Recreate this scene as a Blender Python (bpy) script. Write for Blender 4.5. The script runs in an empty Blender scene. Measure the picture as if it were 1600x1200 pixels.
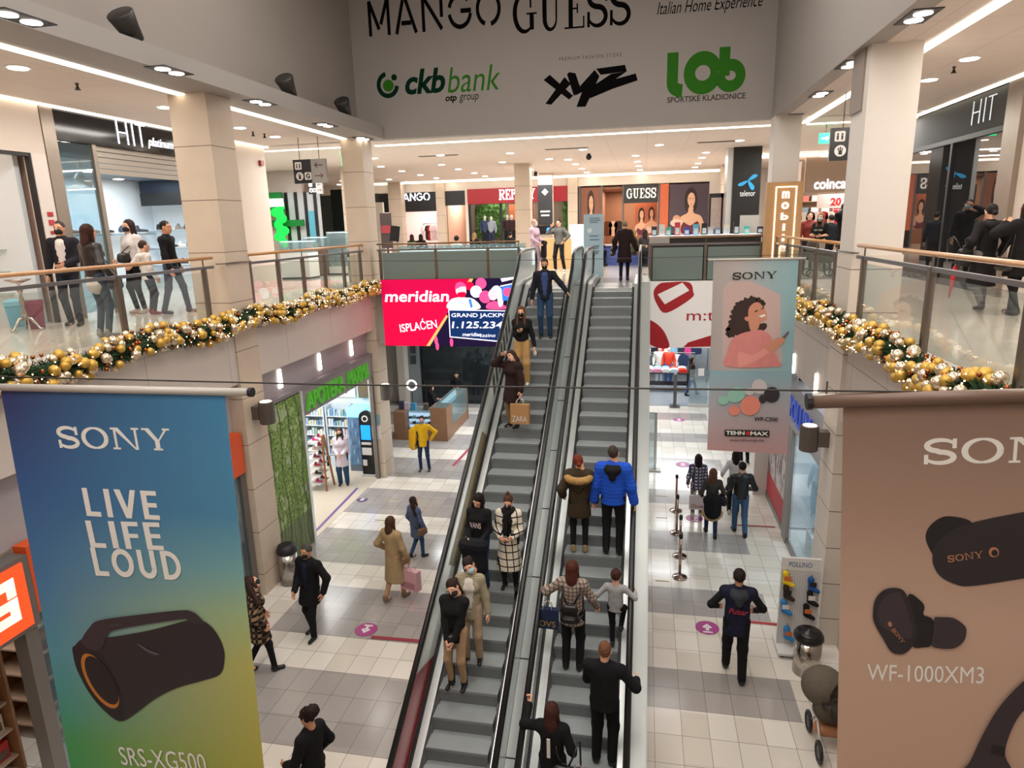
import bpy, bmesh, math, random
import numpy as np
from mathutils import Vector, Matrix, Euler
random.seed(7)
SC = bpy.context.scene
COL = SC.collection
PI = math.pi
# ------------------------------------------------------------------ camera
F_PX = 1045.04
def _cam(yaw, pitch, roll):
    cy, sy, cp, sp, cr, sr = math.cos(yaw), math.sin(yaw), math.cos(pitch), math.sin(pitch), math.cos(roll), math.sin(roll)
    fwd = np.array([-sy*cp, cy*cp, -sp]); right = np.array([cy, sy, 0.0]); up = np.cross(right, fwd)
    return np.array([cr*right+sr*up, -sr*right+cr*up, -fwd])
RM = _cam(*[math.radians(a) for a in (11.317, 13.403, -1.5568)])
CAM = np.array([0.0, 0.0, 7.25])
cd = bpy.data.cameras.new('camera'); cam = bpy.data.objects.new('camera', cd); COL.objects.link(cam)
cd.sensor_width = 36; cd.sensor_fit = 'HORIZONTAL'; cd.lens = F_PX/1600*36; cd.clip_end = 200; cd.clip_start = 0.05
m4 = Matrix.Identity(4)
for i in range(3):
    for j in range(3): m4[i][j] = RM[j][i]
m4.translation = Vector(CAM); cam.matrix_world = m4
SC.camera = cam
# measured point helpers: where the sight line through a photo point meets a known plane of the building
def _ray(u, v): return RM.T @ np.array([(u-800)/F_PX, (600-v)/F_PX, -1])
def az(u, v, z):
    d = _ray(u, v); return CAM + d*(z-CAM[2])/d[2]
def ay(u, v, y):
    d = _ray(u, v); return CAM + d*(y/d[1])
def ax(u, v, x):
    d = _ray(u, v); return CAM + d*(x/d[0])
UF = 5.68
def fl(u, v): return az(u, v, 0.0)
def uf(u, v): return az(u, v, UF)
# ------------------------------------------------------------------ world, exposure, large lights
w = bpy.data.worlds.new('world'); SC.world = w; w.use_nodes = True
bgn = w.node_tree.nodes['Background']; bgn.inputs[0].default_value = (1.0, 0.95, 0.9, 1); bgn.inputs[1].default_value = 0.55
SC.view_settings.view_transform = 'Standard'; SC.view_settings.look = 'None'; SC.view_settings.gamma = 1
SC.view_settings.exposure = 0.35; SC.view_settings.use_curve_mapping = False
def lamp_area(name, loc, size, power, color=(1, .93, .85), rot=(0, 0, 0)):
    l = bpy.data.lights.new(name, 'AREA'); l.shape = 'RECTANGLE'; l.size, l.size_y = size; l.energy = power; l.color = color
    o = bpy.data.objects.new(name, l); COL.objects.link(o); o.location = loc; o.rotation_euler = rot
    return o
WARM = (1, .94, .875); COOL = (.92, .97, 1)
for (x, y, p) in ((-4.6, -.6, 250), (.6, -.6, 250), (-4.5, 4.5, 200), (0.5, 4.5, 200), (-4.5, 11, 180), (0.5, 11, 230)):  # unseen fill lamps added above the void; front pair brightens the banners
    lamp_area('atrium_added_fill', (x, y, 13.6), (3.2, 3.2), p, WARM)
for (x, y, sx, sy, p) in ((-9.2, 9.5, .5, 10, 190), (4.6, 9.5, .5, 10, 190), (-9.3, 21, 1, 5, 150), (-13, 22.5, 3, 3, 150), (-3, 21.5, 9, .5, 260), (-1, 29.3, 9, .5, 280), (-6, 32.5, 14, .5, 300), (5.5, 21, 2, 4, 170), (6, 30, 4, .5, 160)):  # area stand-ins for the downlight banks; left corridor one added as fill
    lamp_area('gallery_ceiling_fill', (x, y, 9.52), (sx, sy), p*(1.35 if y > 19 else 1), (1, .97, .93) if y > 19 else WARM)
for (x, y, sx, sy, p) in ((-4, 20.5, 6, .5, 190), (-4, 24, 6, .5, 190), (1.5, 20.5, 2.4, .5, 60), (1.5, 24, 2.4, .5, 60), (-10, 16, 2.5, 2.5, 70), (-9.6, 6.5, 2, 3, 80), (1.5, 29, 4, 2, 110), (5, 13.5, 1.6, 2.5, 90), (-7.5, 28.5, 6, 1.5, 200)):  # unseen area lamps put under the slabs to light the ground floor
    lamp_area('ground_added_fill', (x, y, 3.93), (sx, sy), p, COOL if y > 19 else WARM)
# ------------------------------------------------------------------ materials
def lin(h):
    if isinstance(h, str):
        h = h.lstrip('#'); c = [int(h[i:i+2], 16)/255 for i in (0, 2, 4)]
    else: c = h
    return tuple((v/12.92 if v <= .04045 else ((v+.055)/1.055)**2.4) for v in c)
_mats = {}
def mat(name, col='#808080', rough=.5, metal=0, emit=None, es=1, noise=0, nscale=8, spec=.5, coat=0, bump=0):
    if name in _mats: return _mats[name]
    m = bpy.data.materials.new(name); m.use_nodes = True; nt = m.node_tree; b = nt.nodes['Principled BSDF']
    c = (*lin(col), 1); b.inputs['Base Color'].default_value = c; b.inputs['Roughness'].default_value = rough; b.inputs['Metallic'].default_value = metal
    b.inputs['Specular IOR Level'].default_value = spec
    if coat: b.inputs['Coat Weight'].default_value = coat; b.inputs['Coat Roughness'].default_value = .08
    if emit: b.inputs['Emission Color'].default_value = (*lin(emit), 1); b.inputs['Emission Strength'].default_value = es
    if noise or bump:
        tc = nt.nodes.new('ShaderNodeTexCoord'); n = nt.nodes.new('ShaderNodeTexNoise'); n.inputs['Scale'].default_value = nscale; n.inputs['Detail'].default_value = 4
        nt.links.new(tc.outputs['Object'], n.inputs['Vector'])
        if noise:
            mx = nt.nodes.new('ShaderNodeMix'); mx.data_type = 'RGBA'
            mx.inputs[6].default_value = tuple(v*(1-noise) for v in c[:3])+(1,); mx.inputs[7].default_value = tuple(min(1, v*(1+noise)) for v in c[:3])+(1,)
            nt.links.new(n.outputs['Fac'], mx.inputs[0]); nt.links.new(mx.outputs[2], b.inputs['Base Color'])
        if bump:
            bp = nt.nodes.new('ShaderNodeBump'); bp.inputs['Strength'].default_value = bump; bp.inputs['Distance'].default_value = .02
            nt.links.new(n.outputs['Fac'], bp.inputs['Height']); nt.links.new(bp.outputs[0], b.inputs['Normal'])
    _mats[name] = m; return m
def cloth(col, rough=.85, nscale=11, noise=.18):
    return mat('cloth_'+col.lstrip('#')+('r%d' % int(rough*10)), col, rough, noise=noise, nscale=nscale, spec=.25, bump=.55)
def emis(name, col, s=1.0):
    return mat(name, col, .6, emit=col, es=s, spec=0)
def glassm(name, tint='#dfe9e6', alpha=.12, rough=.02, gl=1.0):
    if name in _mats: return _mats[name]
    m = bpy.data.materials.new(name); m.use_nodes = True; nt = m.node_tree; nt.nodes.clear()
    out = nt.nodes.new('ShaderNodeOutputMaterial'); tr = nt.nodes.new('ShaderNodeBsdfTransparent'); tr.inputs[0].default_value = (*lin(tint), 1)
    gs = nt.nodes.new('ShaderNodeBsdfGlossy'); gs.inputs['Roughness'].default_value = rough; gs.inputs[0].default_value = (.9*gl, .9*gl, .9*gl, 1)
    df = nt.nodes.new('ShaderNodeBsdfDiffuse'); df.inputs[0].default_value = (*lin(tint), 1)
    lw = nt.nodes.new('ShaderNodeLayerWeight'); lw.inputs[0].default_value = .5; pw = nt.nodes.new('ShaderNodeMath'); pw.operation = 'POWER'; pw.inputs[1].default_value = 4.0; fr = nt.nodes.new('ShaderNodeMath'); fr.operation = 'MULTIPLY_ADD'; fr.inputs[1].default_value = .6; fr.inputs[2].default_value = .05
    nt.links.new(lw.outputs['Facing'], pw.inputs[0]); nt.links.new(pw.outputs[0], fr.inputs[0])
    m1 = nt.nodes.new('ShaderNodeMixShader'); m2 = nt.nodes.new('ShaderNodeMixShader')
    m1.inputs[0].default_value = alpha
    nt.links.new(tr.outputs[0], m1.inputs[1]); nt.links.new(df.outputs[0], m1.inputs[2])
    nt.links.new(fr.outputs[0], m2.inputs[0]); nt.links.new(m1.outputs[0], m2.inputs[1]); nt.links.new(gs.outputs[0], m2.inputs[2])
    nt.links.new(m2.outputs[0], out.inputs[0]); _mats[name] = m; return m
class NT:
    """tiny helper for procedural node materials"""
    def __init__(s, name, rough=.5, spec=.5, metal=0):
        s.m = bpy.data.materials.new(name); s.m.use_nodes = True; s.nt = s.m.node_tree; s.b = s.nt.nodes['Principled BSDF']
        s.b.inputs['Roughness'].default_value = rough; s.b.inputs['Specular IOR Level'].default_value = spec; s.b.inputs['Metallic'].default_value = metal
        tc = s.nt.nodes.new('ShaderNodeTexCoord'); sp = s.nt.nodes.new('ShaderNodeSeparateXYZ'); s.nt.links.new(tc.outputs['Object'], sp.inputs[0])
        s.x, s.y, s.z = sp.outputs; s.vec = tc.outputs['Object']
    def _in(s, sock, v):
        if hasattr(v, 'is_output'): s.nt.links.new(v, sock)
        else: sock.default_value = v
    def M(s, op, a, b=0.0, c=0.0):
        n = s.nt.nodes.new('ShaderNodeMath'); n.operation = op
        s._in(n.inputs[0], a); s._in(n.inputs[1], b); s._in(n.inputs[2], c); return n.outputs[0]
    def fmod(s, a, p, off=0.0): return s.M('FLOORED_MODULO', s.M('SUBTRACT', a, off), p)
    def less(s, a, b): return s.M('LESS_THAN', a, b)
    def gt(s, a, b): return s.M('GREATER_THAN', a, b)
    def mul(s, a, b): return s.M('MULTIPLY', a, b)
    def mx(s, a, b): return s.M('MAXIMUM', a, b)
    def mix(s, f, a, b):
        n = s.nt.nodes.new('ShaderNodeMix'); n.data_type = 'RGBA'; s._in(n.inputs[0], f)
        for k, v in ((6, a), (7, b)):
            if isinstance(v, str): v = (*lin(v), 1)
            s._in(n.inputs[k], v)
        return n.outputs[2]
    def noise(s, scale=5, detail=3, vec=None):
        n = s.nt.nodes.new('ShaderNodeTexNoise'); n.inputs['Scale'].default_value = scale; n.inputs['Detail'].default_value = detail
        s.nt.links.new(vec or s.vec, n.inputs['Vector']); return n.outputs['Fac']
    def comb(s, x, y, z):
        n = s.nt.nodes.new('ShaderNodeCombineXYZ'); s._in(n.inputs[0], x); s._in(n.inputs[1], y); s._in(n.inputs[2], z); return n.outputs[0]
    def ramp(s, f, stops, interp='LINEAR'):
        n = s.nt.nodes.new('ShaderNodeValToRGB'); s._in(n.inputs[0], f); cr = n.color_ramp; cr.interpolation = interp
        while len(cr.elements) < len(stops): cr.elements.new(.5)
        for e, (p, c) in zip(cr.elements, stops): e.position = p; e.color = (*lin(c), 1)
        return n.outputs[0]
    def done(s, color, rough=None, emit=None, es=0):
        s._in(s.b.inputs['Base Color'], color)
        if rough is not None: s._in(s.b.inputs['Roughness'], rough)
        if emit is not None: s._in(s.b.inputs['Emission Color'], emit); s.b.inputs['Emission Strength'].default_value = es
        return s.m
def att(o, parent):
    if parent is None: return o
    o.parent = parent
    if parent.parent is None: o.matrix_parent_inverse = parent.matrix_basis.inverted()
    return o
# ------------------------------------------------------------------ mesh builder
class MB:
    def __init__(s): s.v = []; s.f = []; s.k = []
    def add(s, vs, fs, k=0):
        n = len(s.v); s.v += [tuple(map(float, p)) for p in vs]; s.f += [tuple(i+n for i in f) for f in fs]; s.k += [k]*len(fs); return s
    def box(s, lo, hi, k=0, mtx=None):
        x0, y0, z0 = lo; x1, y1, z1 = hi
        vs = [(x0, y0, z0), (x1, y0, z0), (x1, y1, z0), (x0, y1, z0), (x0, y0, z1), (x1, y0, z1), (x1, y1, z1), (x0, y1, z1)]
        if mtx is not None: vs = [tuple(mtx @ Vector(p)) for p in vs]
        return s.add(vs, [(3, 2, 1, 0), (4, 5, 6, 7), (0, 1, 5, 4), (1, 2, 6, 5), (2, 3, 7, 6), (3, 0, 4, 7)], k)
    def cbox(s, c, d, k=0, mtx=None):
        return s.box([c[i]-d[i]/2 for i in range(3)], [c[i]+d[i]/2 for i in range(3)], k, mtx)
    def quad(s, a, b, c, d, k=0): return s.add([a, b, c, d], [(0, 1, 2, 3)], k)
    def tube(s, pts, r, n=8, k=0, closed=False, cap=True):
        P = [Vector(p) for p in pts]; R = r if isinstance(r, (list, tuple)) else [r]*len(P)
        rings = []; up = None
        for i, p in enumerate(P):
            a = P[i-1] if (i > 0 or closed) else p; b = P[(i+1) % len(P)] if (i < len(P)-1 or closed) else p
            t = (b-a).normalized()
            if up is None:
                up = Vector((0, 0, 1)) if abs(t.z) < .9 else Vector((1, 0, 0))
            x = t.cross(up).normalized(); up = x.cross(t).normalized()
            rings.append([p+(x*math.cos(2*PI*j/n)+up*math.sin(2*PI*j/n))*R[i] for j in range(n)])
        vs = [q for rg in rings for q in rg]; fs = []
        L = len(P) if closed else len(P)-1
        for i in range(L):
            i2 = (i+1) % len(P)
            for j in range(n): fs.append((i*n+j, i*n+(j+1) % n, i2*n+(j+1) % n, i2*n+j))
        if cap and not closed: fs += [tuple(range(n))[::-1], tuple((len(P)-1)*n+j for j in range(n))]
        return s.add(vs, fs, k)
    def cyl(s, a, b, r, n=16, k=0, r2=None): return s.tube([a, b], [r, r if r2 is None else r2], n, k)
    def lathe(s, prof, c=(0, 0, 0), n=20, k=0, cap=True, sx=1, sy=1):
        vs = []; fs = []
        for (r, z) in prof:
            for j in range(n): vs.append((c[0]+r*math.cos(2*PI*j/n)*sx, c[1]+r*math.sin(2*PI*j/n)*sy, c[2]+z))
        for i in range(len(prof)-1):
            for j in range(n): fs.append((i*n+j, i*n+(j+1) % n, (i+1)*n+(j+1) % n, (i+1)*n+j))
        if cap: fs += [tuple(range(n))[::-1], tuple((len(prof)-1)*n+j for j in range(n))]
        return s.add(vs, fs, k)
    def ball(s, c, r, n=12, k=0, mtx=None):
        r = r if isinstance(r, (list, tuple)) else (r, r, r); m = n//2; vs = []; fs = []
        for i in range(m+1):
            t = PI*i/m
            for j in range(n):
                p = Vector((r[0]*math.sin(t)*math.cos(2*PI*j/n), r[1]*math.sin(t)*math.sin(2*PI*j/n), -r[2]*math.cos(t)))
                if mtx is not None: p = mtx @ p
                vs.append(p+Vector(c))
        for i in range(m):
            for j in range(n): fs.append((i*n+j, i*n+(j+1) % n, (i+1)*n+(j+1) % n, (i+1)*n+j))
        return s.add(vs, fs, k)
    def prism(s, poly, o, r, u, d, k=0):
        """extrude a 2-D polygon; o origin, r/u plane axes, d depth vector"""
        o, r, u, d = Vector(o), Vector(r), Vector(u), Vector(d); n = len(poly)
        vs = [o+r*a+u*b for a, b in poly]+[o+r*a+u*b+d for a, b in poly]
        fs = [tuple(range(n)), tuple(range(n, 2*n))[::-1]]+[(i, i+n, (i+1) % n+n, (i+1) % n) for i in range(n)]
        return s.add(vs, fs, k)
    def mesh(s, name, mats, smooth=False):
        me = bpy.data.meshes.new(name); me.from_pydata(s.v, [], s.f)
        for m in (mats if isinstance(mats, (list, tuple)) else [mats]): me.materials.append(m)
        me.polygons.foreach_set('material_index', s.k)
        if smooth: me.polygons.foreach_set('use_smooth', [True]*len(s.f))
        bm = bmesh.new(); bm.from_mesh(me); bmesh.ops.recalc_face_normals(bm, faces=bm.faces); bm.to_mesh(me); bm.free()
        me.update(); return me
    def build(s, name, mats, parent=None, smooth=False, kind=None):
        o = bpy.data.objects.new(name, s.mesh(name, mats, smooth)); COL.objects.link(o)
        att(o, parent)
        if kind: o['kind'] = kind
        return o
def tag(o, label=None, cat=None, group=None, kind=None):
    if label: o['label'] = label
    if cat: o['category'] = cat
    if group: o['group'] = group
    if kind: o['kind'] = kind
    return o
def thing(name, label, cat, loc=(0, 0, 0), rz=0, group=None):
    o = bpy.data.objects.new(name, None); COL.objects.link(o); o.empty_display_size = .1
    o.location = tuple(map(float, loc)); o.rotation_euler = (0, 0, rz); return tag(o, label, cat, group)
def dup(root, loc, rz=None, label=None, group=None):
    r = root.copy(); COL.objects.link(r); r.location = tuple(map(float, loc))
    if rz is not None: r.rotation_euler = (0, 0, rz)
    if label: r['label'] = label
    if group: r['group'] = group
    for ch in list(root.children):
        c = ch.copy(); COL.objects.link(c); c.parent = r
        for g in list(ch.children):
            d = g.copy(); COL.objects.link(d); d.parent = c
    return r
def dupmesh(o, loc, label=None, parent=None, scale=None, rot=None):
    r = o.copy(); COL.objects.link(r); r.location = tuple(map(float, loc))
    if label: r['label'] = label
    if parent is not None: r.parent = parent
    if scale is not None: r.scale = scale if hasattr(scale, '__len__') else (scale,)*3
    if rot is not None: r.rotation_euler = rot
    return r
# ------------------------------------------------------------------ lettering
def frame(center, right, up, origin=None):
    return Vector(center), Vector(right).normalized(), Vector(up).normalized()
def text(s, center, right, up, height, m, parent=None, width=None, depth=.012, shear=0, bold=0.0, name='lettering', space=1.0, align='C'):
    cu = bpy.data.curves.new('txt', 'FONT'); cu.body = s; cu.shear = shear; cu.offset = bold; cu.space_character = space; cu.resolution_u = 3
    ob = bpy.data.objects.new('txt', cu); COL.objects.link(ob)
    dg = bpy.context.evaluated_depsgraph_get(); me = bpy.data.meshes.new_from_object(ob.evaluated_get(dg)); bpy.data.objects.remove(ob)
    n = len(me.vertices); co = np.empty(n*3); me.vertices.foreach_get('co', co); co = co.reshape(-1, 3)
    lo, hi = co.min(0), co.max(0); sy = height/max(1e-6, hi[1]-lo[1]); sx = sy if width is None else width/(hi[0]-lo[0])
    c, r, u = frame(center, right, up); nrm = r.cross(u)
    cx = (lo[0]+hi[0])/2 if align == 'C' else lo[0]
    P = [c+r*((p[0]-cx)*sx)+u*((p[1]-(lo[1]+hi[1])/2)*sy) for p in co]
    fs = [tuple(p.vertices) for p in me.polygons]; bpy.data.meshes.remove(me)
    mb = MB(); mb.add([p+nrm*depth for p in P], fs)
    # side walls along boundary edges give the letters real thickness
    cnt = {}
    for f in fs:
        for i in range(len(f)):
            a, b = f[i], f[(i+1) % len(f)]; cnt[(a, b)] = 1
    be = [(a, b) for (a, b) in cnt if (b, a) not in cnt]
    mb.add([p for p in P]+[p+nrm*depth for p in P], [(a, b, b+n, a+n) for a, b in be])
    me = bpy.data.meshes.new(name); me.from_pydata(mb.v, [], mb.f); me.materials.append(m)
    o = bpy.data.objects.new(name, me); COL.objects.link(o)
    att(o, parent)
    return o
def arc(cx, cy, rx, ry, a0, a1, n=14):
    return [(cx+rx*math.cos(math.radians(a0+(a1-a0)*i/n)), cy+ry*math.sin(math.radians(a0+(a1-a0)*i/n))) for i in range(n+1)]
def stroke(pts, wd):
    """2-D polyline with (per point) width -> list of quads"""
    W = wd if isinstance(wd, (list, tuple)) else [wd]*len(pts); L = []; Rr = []
    for i, p in enumerate(pts):
        a = pts[max(0, i-1)]; b = pts[min(len(pts)-1, i+1)]; tx, ty = b[0]-a[0], b[1]-a[1]; l = math.hypot(tx, ty) or 1
        nx, ny = -ty/l, tx/l; h = W[i]/2; L.append((p[0]+nx*h, p[1]+ny*h)); Rr.append((p[0]-nx*h, p[1]-ny*h))
    return [[L[i], Rr[i], Rr[i+1], L[i+1]] for i in range(len(pts)-1)]
def rect(x0, y0, x1, y1): return [[(x0, y0), (x1, y0), (x1, y1), (x0, y1)]]
def glyph(ch, t=.16, th=.07, sf=.12, ww=1.0):
    """slab-serif capital in a box of height 1; t stem width, th thin stroke; returns (polys, width)"""
    def st(x, y0=0, y1=1, a=t): return rect(x-a/2, y0, x+a/2, y1)
    def ser(x, y, s=sf+t/2): return rect(x-s, y, x+s, y+th) if y < .5 else rect(x-s, y-th, x+s, y)
    w = {'S': .8, 'O': 1.0, 'N': 1.05, 'Y': 1.0, 'G': .95, 'U': .95, 'E': .8, 'R': .92, 'P': .8, 'L': .75, 'A': 1.0}[ch]*ww; P = []
    if ch == 'O':
        P = stroke(arc(w/2, .5, w/2-t/2, .5-th/2, 0, 360, 32), [th+(t-th)*abs(math.cos(2*PI*i/32)) for i in range(33)])
    elif ch == 'S':
        pts = arc(w/2, .74, w/2-t*.45, .26-th/2, 20, 270, 16)[:-1]+arc(w/2, .26, w/2-t*.45, .26-th/2, 90, -160, 16)
        n = len(pts); P = stroke(pts, [th+(t-th)*math.sin(PI*i/(n-1))**.6 for i in range(n)])
        P += rect(w-t*.55-th*.4, .62, w-th*.2, 1.0)+rect(th*.2, 0, t*.55+th*.4, .38)
    elif ch == 'N':
        P = st(.2, 0, 1, th*1.25)+st(w-.18, 0, 1, th*1.25)+[[(.12, 1), (.12+t*1.25, 1), (w-.18, 0), (w-.18-t*.4, 0)]]+ser(.2, 0, .17)+ser(w-.18, 1, .17)+rect(.02, 1-th, .25, 1)
    elif ch == 'Y':
        P = st(w/2, 0, .45)+[[(.08, 1), (.08+t*1.2, 1), (w/2+t*.5, .42), (w/2-t*.5, .42)], [(w-.2, 1), (w-.2+th*1.3, 1), (w/2+t*.5, .42), (w/2+.02, .42)]]+ser(w/2, 0, .2)+ser(.17, 1, .17)+ser(w-.17, 1, .16)
    elif ch == 'U':
        P = st(.2, .3, 1)+st(w-.2, .3, 1, th*1.2)+stroke(arc(w/2, .3, w/2-.2, .3-th/2, 180, 360, 12), [t-(t-th)*i/12 for i in range(13)])+ser(.2, 1, .2)+ser(w-.2, 1, .17)
    elif ch == 'G':
        P = stroke(arc(w/2, .5, w/2-t/2, .5-th/2, 50, 325, 24), [th+(t-th)*math.sin(PI*i/24) for i in range(25)])+st(w-.16, .06, .45)+ser(w-.16, .45, .17)+rect(w-.22, .62, w-.16, .98)
    elif ch in 'EL':
        P = st(.2)+ser(.2, 0, .2)+ser(.2, 1, .2)+rect(.2, 0, w-.02, th)+rect(w-.02-th, 0, w-.02, .3)
        if ch == 'E': P += rect(.2, 1-th, w-.06, 1)+rect(w-.06-th, .74, w-.06, 1)+rect(.2, .5-th/2, w-.22, .5+th/2)+rect(w-.22-th, .38, w-.22, .62)
    elif ch in 'PR':
        P = st(.2)+ser(.2, 0, .2)+ser(.2, 1, .2)+stroke([(.2, 1-th/2)]+arc(w-.38, .75, .26, .25-th/2, 90, -90, 12)+[(.2, .5+th/2)], [th]+[th+(t-th)*math.sin(PI*i/12) for i in range(13)]+[th])
        if ch == 'R': P += [[(.34, .52), (.34+t, .52), (w, 0), (w-t*1.1, 0)]]
    elif ch == 'A':
        P = [[(.12, 0), (.12+th*1.2, 0), (w/2+.04, 1), (w/2-.04, 1)], [(w-.1-t, 0), (w-.1, 0), (w/2+.06, 1), (w/2-.06, 1)]]+rect(.25, .3, w-.28, .3+th)+ser(.15, 0, .15)+ser(w-.17, 0, .18)
    return P, w
def polys_obj(polys, center, right, up, h, m, parent=None, width=None, depth=.012, name='lettering', nudge=0.0):
    xs = [p[0] for q in polys for p in q]; ys = [p[1] for q in polys for p in q]
    x0, x1, y0, y1 = min(xs), max(xs), min(ys), max(ys); sy = h/(y1-y0); sx = sy if width is None else width/(x1-x0)
    c, r, u = frame(center, right, up); nrm = r.cross(u); mb = MB(); c = c+nrm*nudge
    for i, q in enumerate(polys):
        mb.prism([((a-(x0+x1)/2)*sx, (b-(y0+y1)/2)*sy) for a, b in q], c, r, u, nrm*(depth+.00004*(i % 7)))
    return mb.build(name, m, parent)
def serif(s, center, right, up, h, m, parent=None, width=None, t=.16, th=.07, gap=.1, ww=1.0, depth=.012, sf=.12):
    P = []; x = 0
    for ch in s:
        g, w = glyph(ch, t, th, sf, ww); P += [[(a+x, b) for a, b in q] for q in g]; x += w+gap
    return polys_obj(P, center, right, up, h, m, parent, width, depth)
class Art:
    """flat artwork on a board: local coords 0..1 (x right, y up) on a rectangle given by origin and edge vectors"""
    def __init__(s, o, ex, ey, step=.0015): s.o, s.ex, s.ey = Vector(o), Vector(ex), Vector(ey); s.n = s.ex.cross(s.ey).normalized(); s.lv = 0; s.step = step
    def P(s, a, b): return s.o+s.ex*a+s.ey*b
    def poly(s, pts, m, parent, name='print', pieces=None):
        s.lv += 1; d = s.n*(s.step*s.lv); mb = MB()
        for q in (pieces or [pts]):
            mb.add([s.P(a, b)+d for a, b in q], [tuple(range(len(q)))])
        me = bpy.data.meshes.new(name); me.from_pydata(mb.v, [], mb.f); me.materials.append(m)
        o = bpy.data.objects.new(name, me); COL.objects.link(o); att(o, parent); return o
    def ell(s, cx, cy, rx, ry, m, parent, rot=0, name='print', n=28):
        asp = s.ex.length/s.ey.length; c, sn = math.cos(rot), math.sin(rot); pts = []
        for i in range(n):
            a, b = rx*math.cos(2*PI*i/n), ry*math.sin(2*PI*i/n)
            pts.append((cx+a*c-b*sn, cy+(a*sn+b*c)*asp))
        return s.poly(pts, m, parent, name)
    def text(s, t, cx, cy, h, m, parent, w=None, **k):
        s.lv += 1; c = s.P(cx, cy)+s.n*(s.step*s.lv)
        return text(t, c, s.ex, s.ey, h*s.ey.length, m, parent, None if w is None else w*s.ex.length, depth=.001, **k)
def blob(pts, n=5):
    """closed Catmull-Rom through points"""
    out = []; L = len(pts)
    for i in range(L):
        p0, p1, p2, p3 = pts[i-1], pts[i], pts[(i+1) % L], pts[(i+2) % L]
        for j in range(n):
            t = j/n
            out.append(tuple(.5*(2*p1[k]+(p2[k]-p0[k])*t+(2*p0[k]-5*p1[k]+4*p2[k]-p3[k])*t*t+(3*p1[k]-p0[k]-3*p2[k]+p3[k])*t**3) for k in (0, 1)))
    return out
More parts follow.
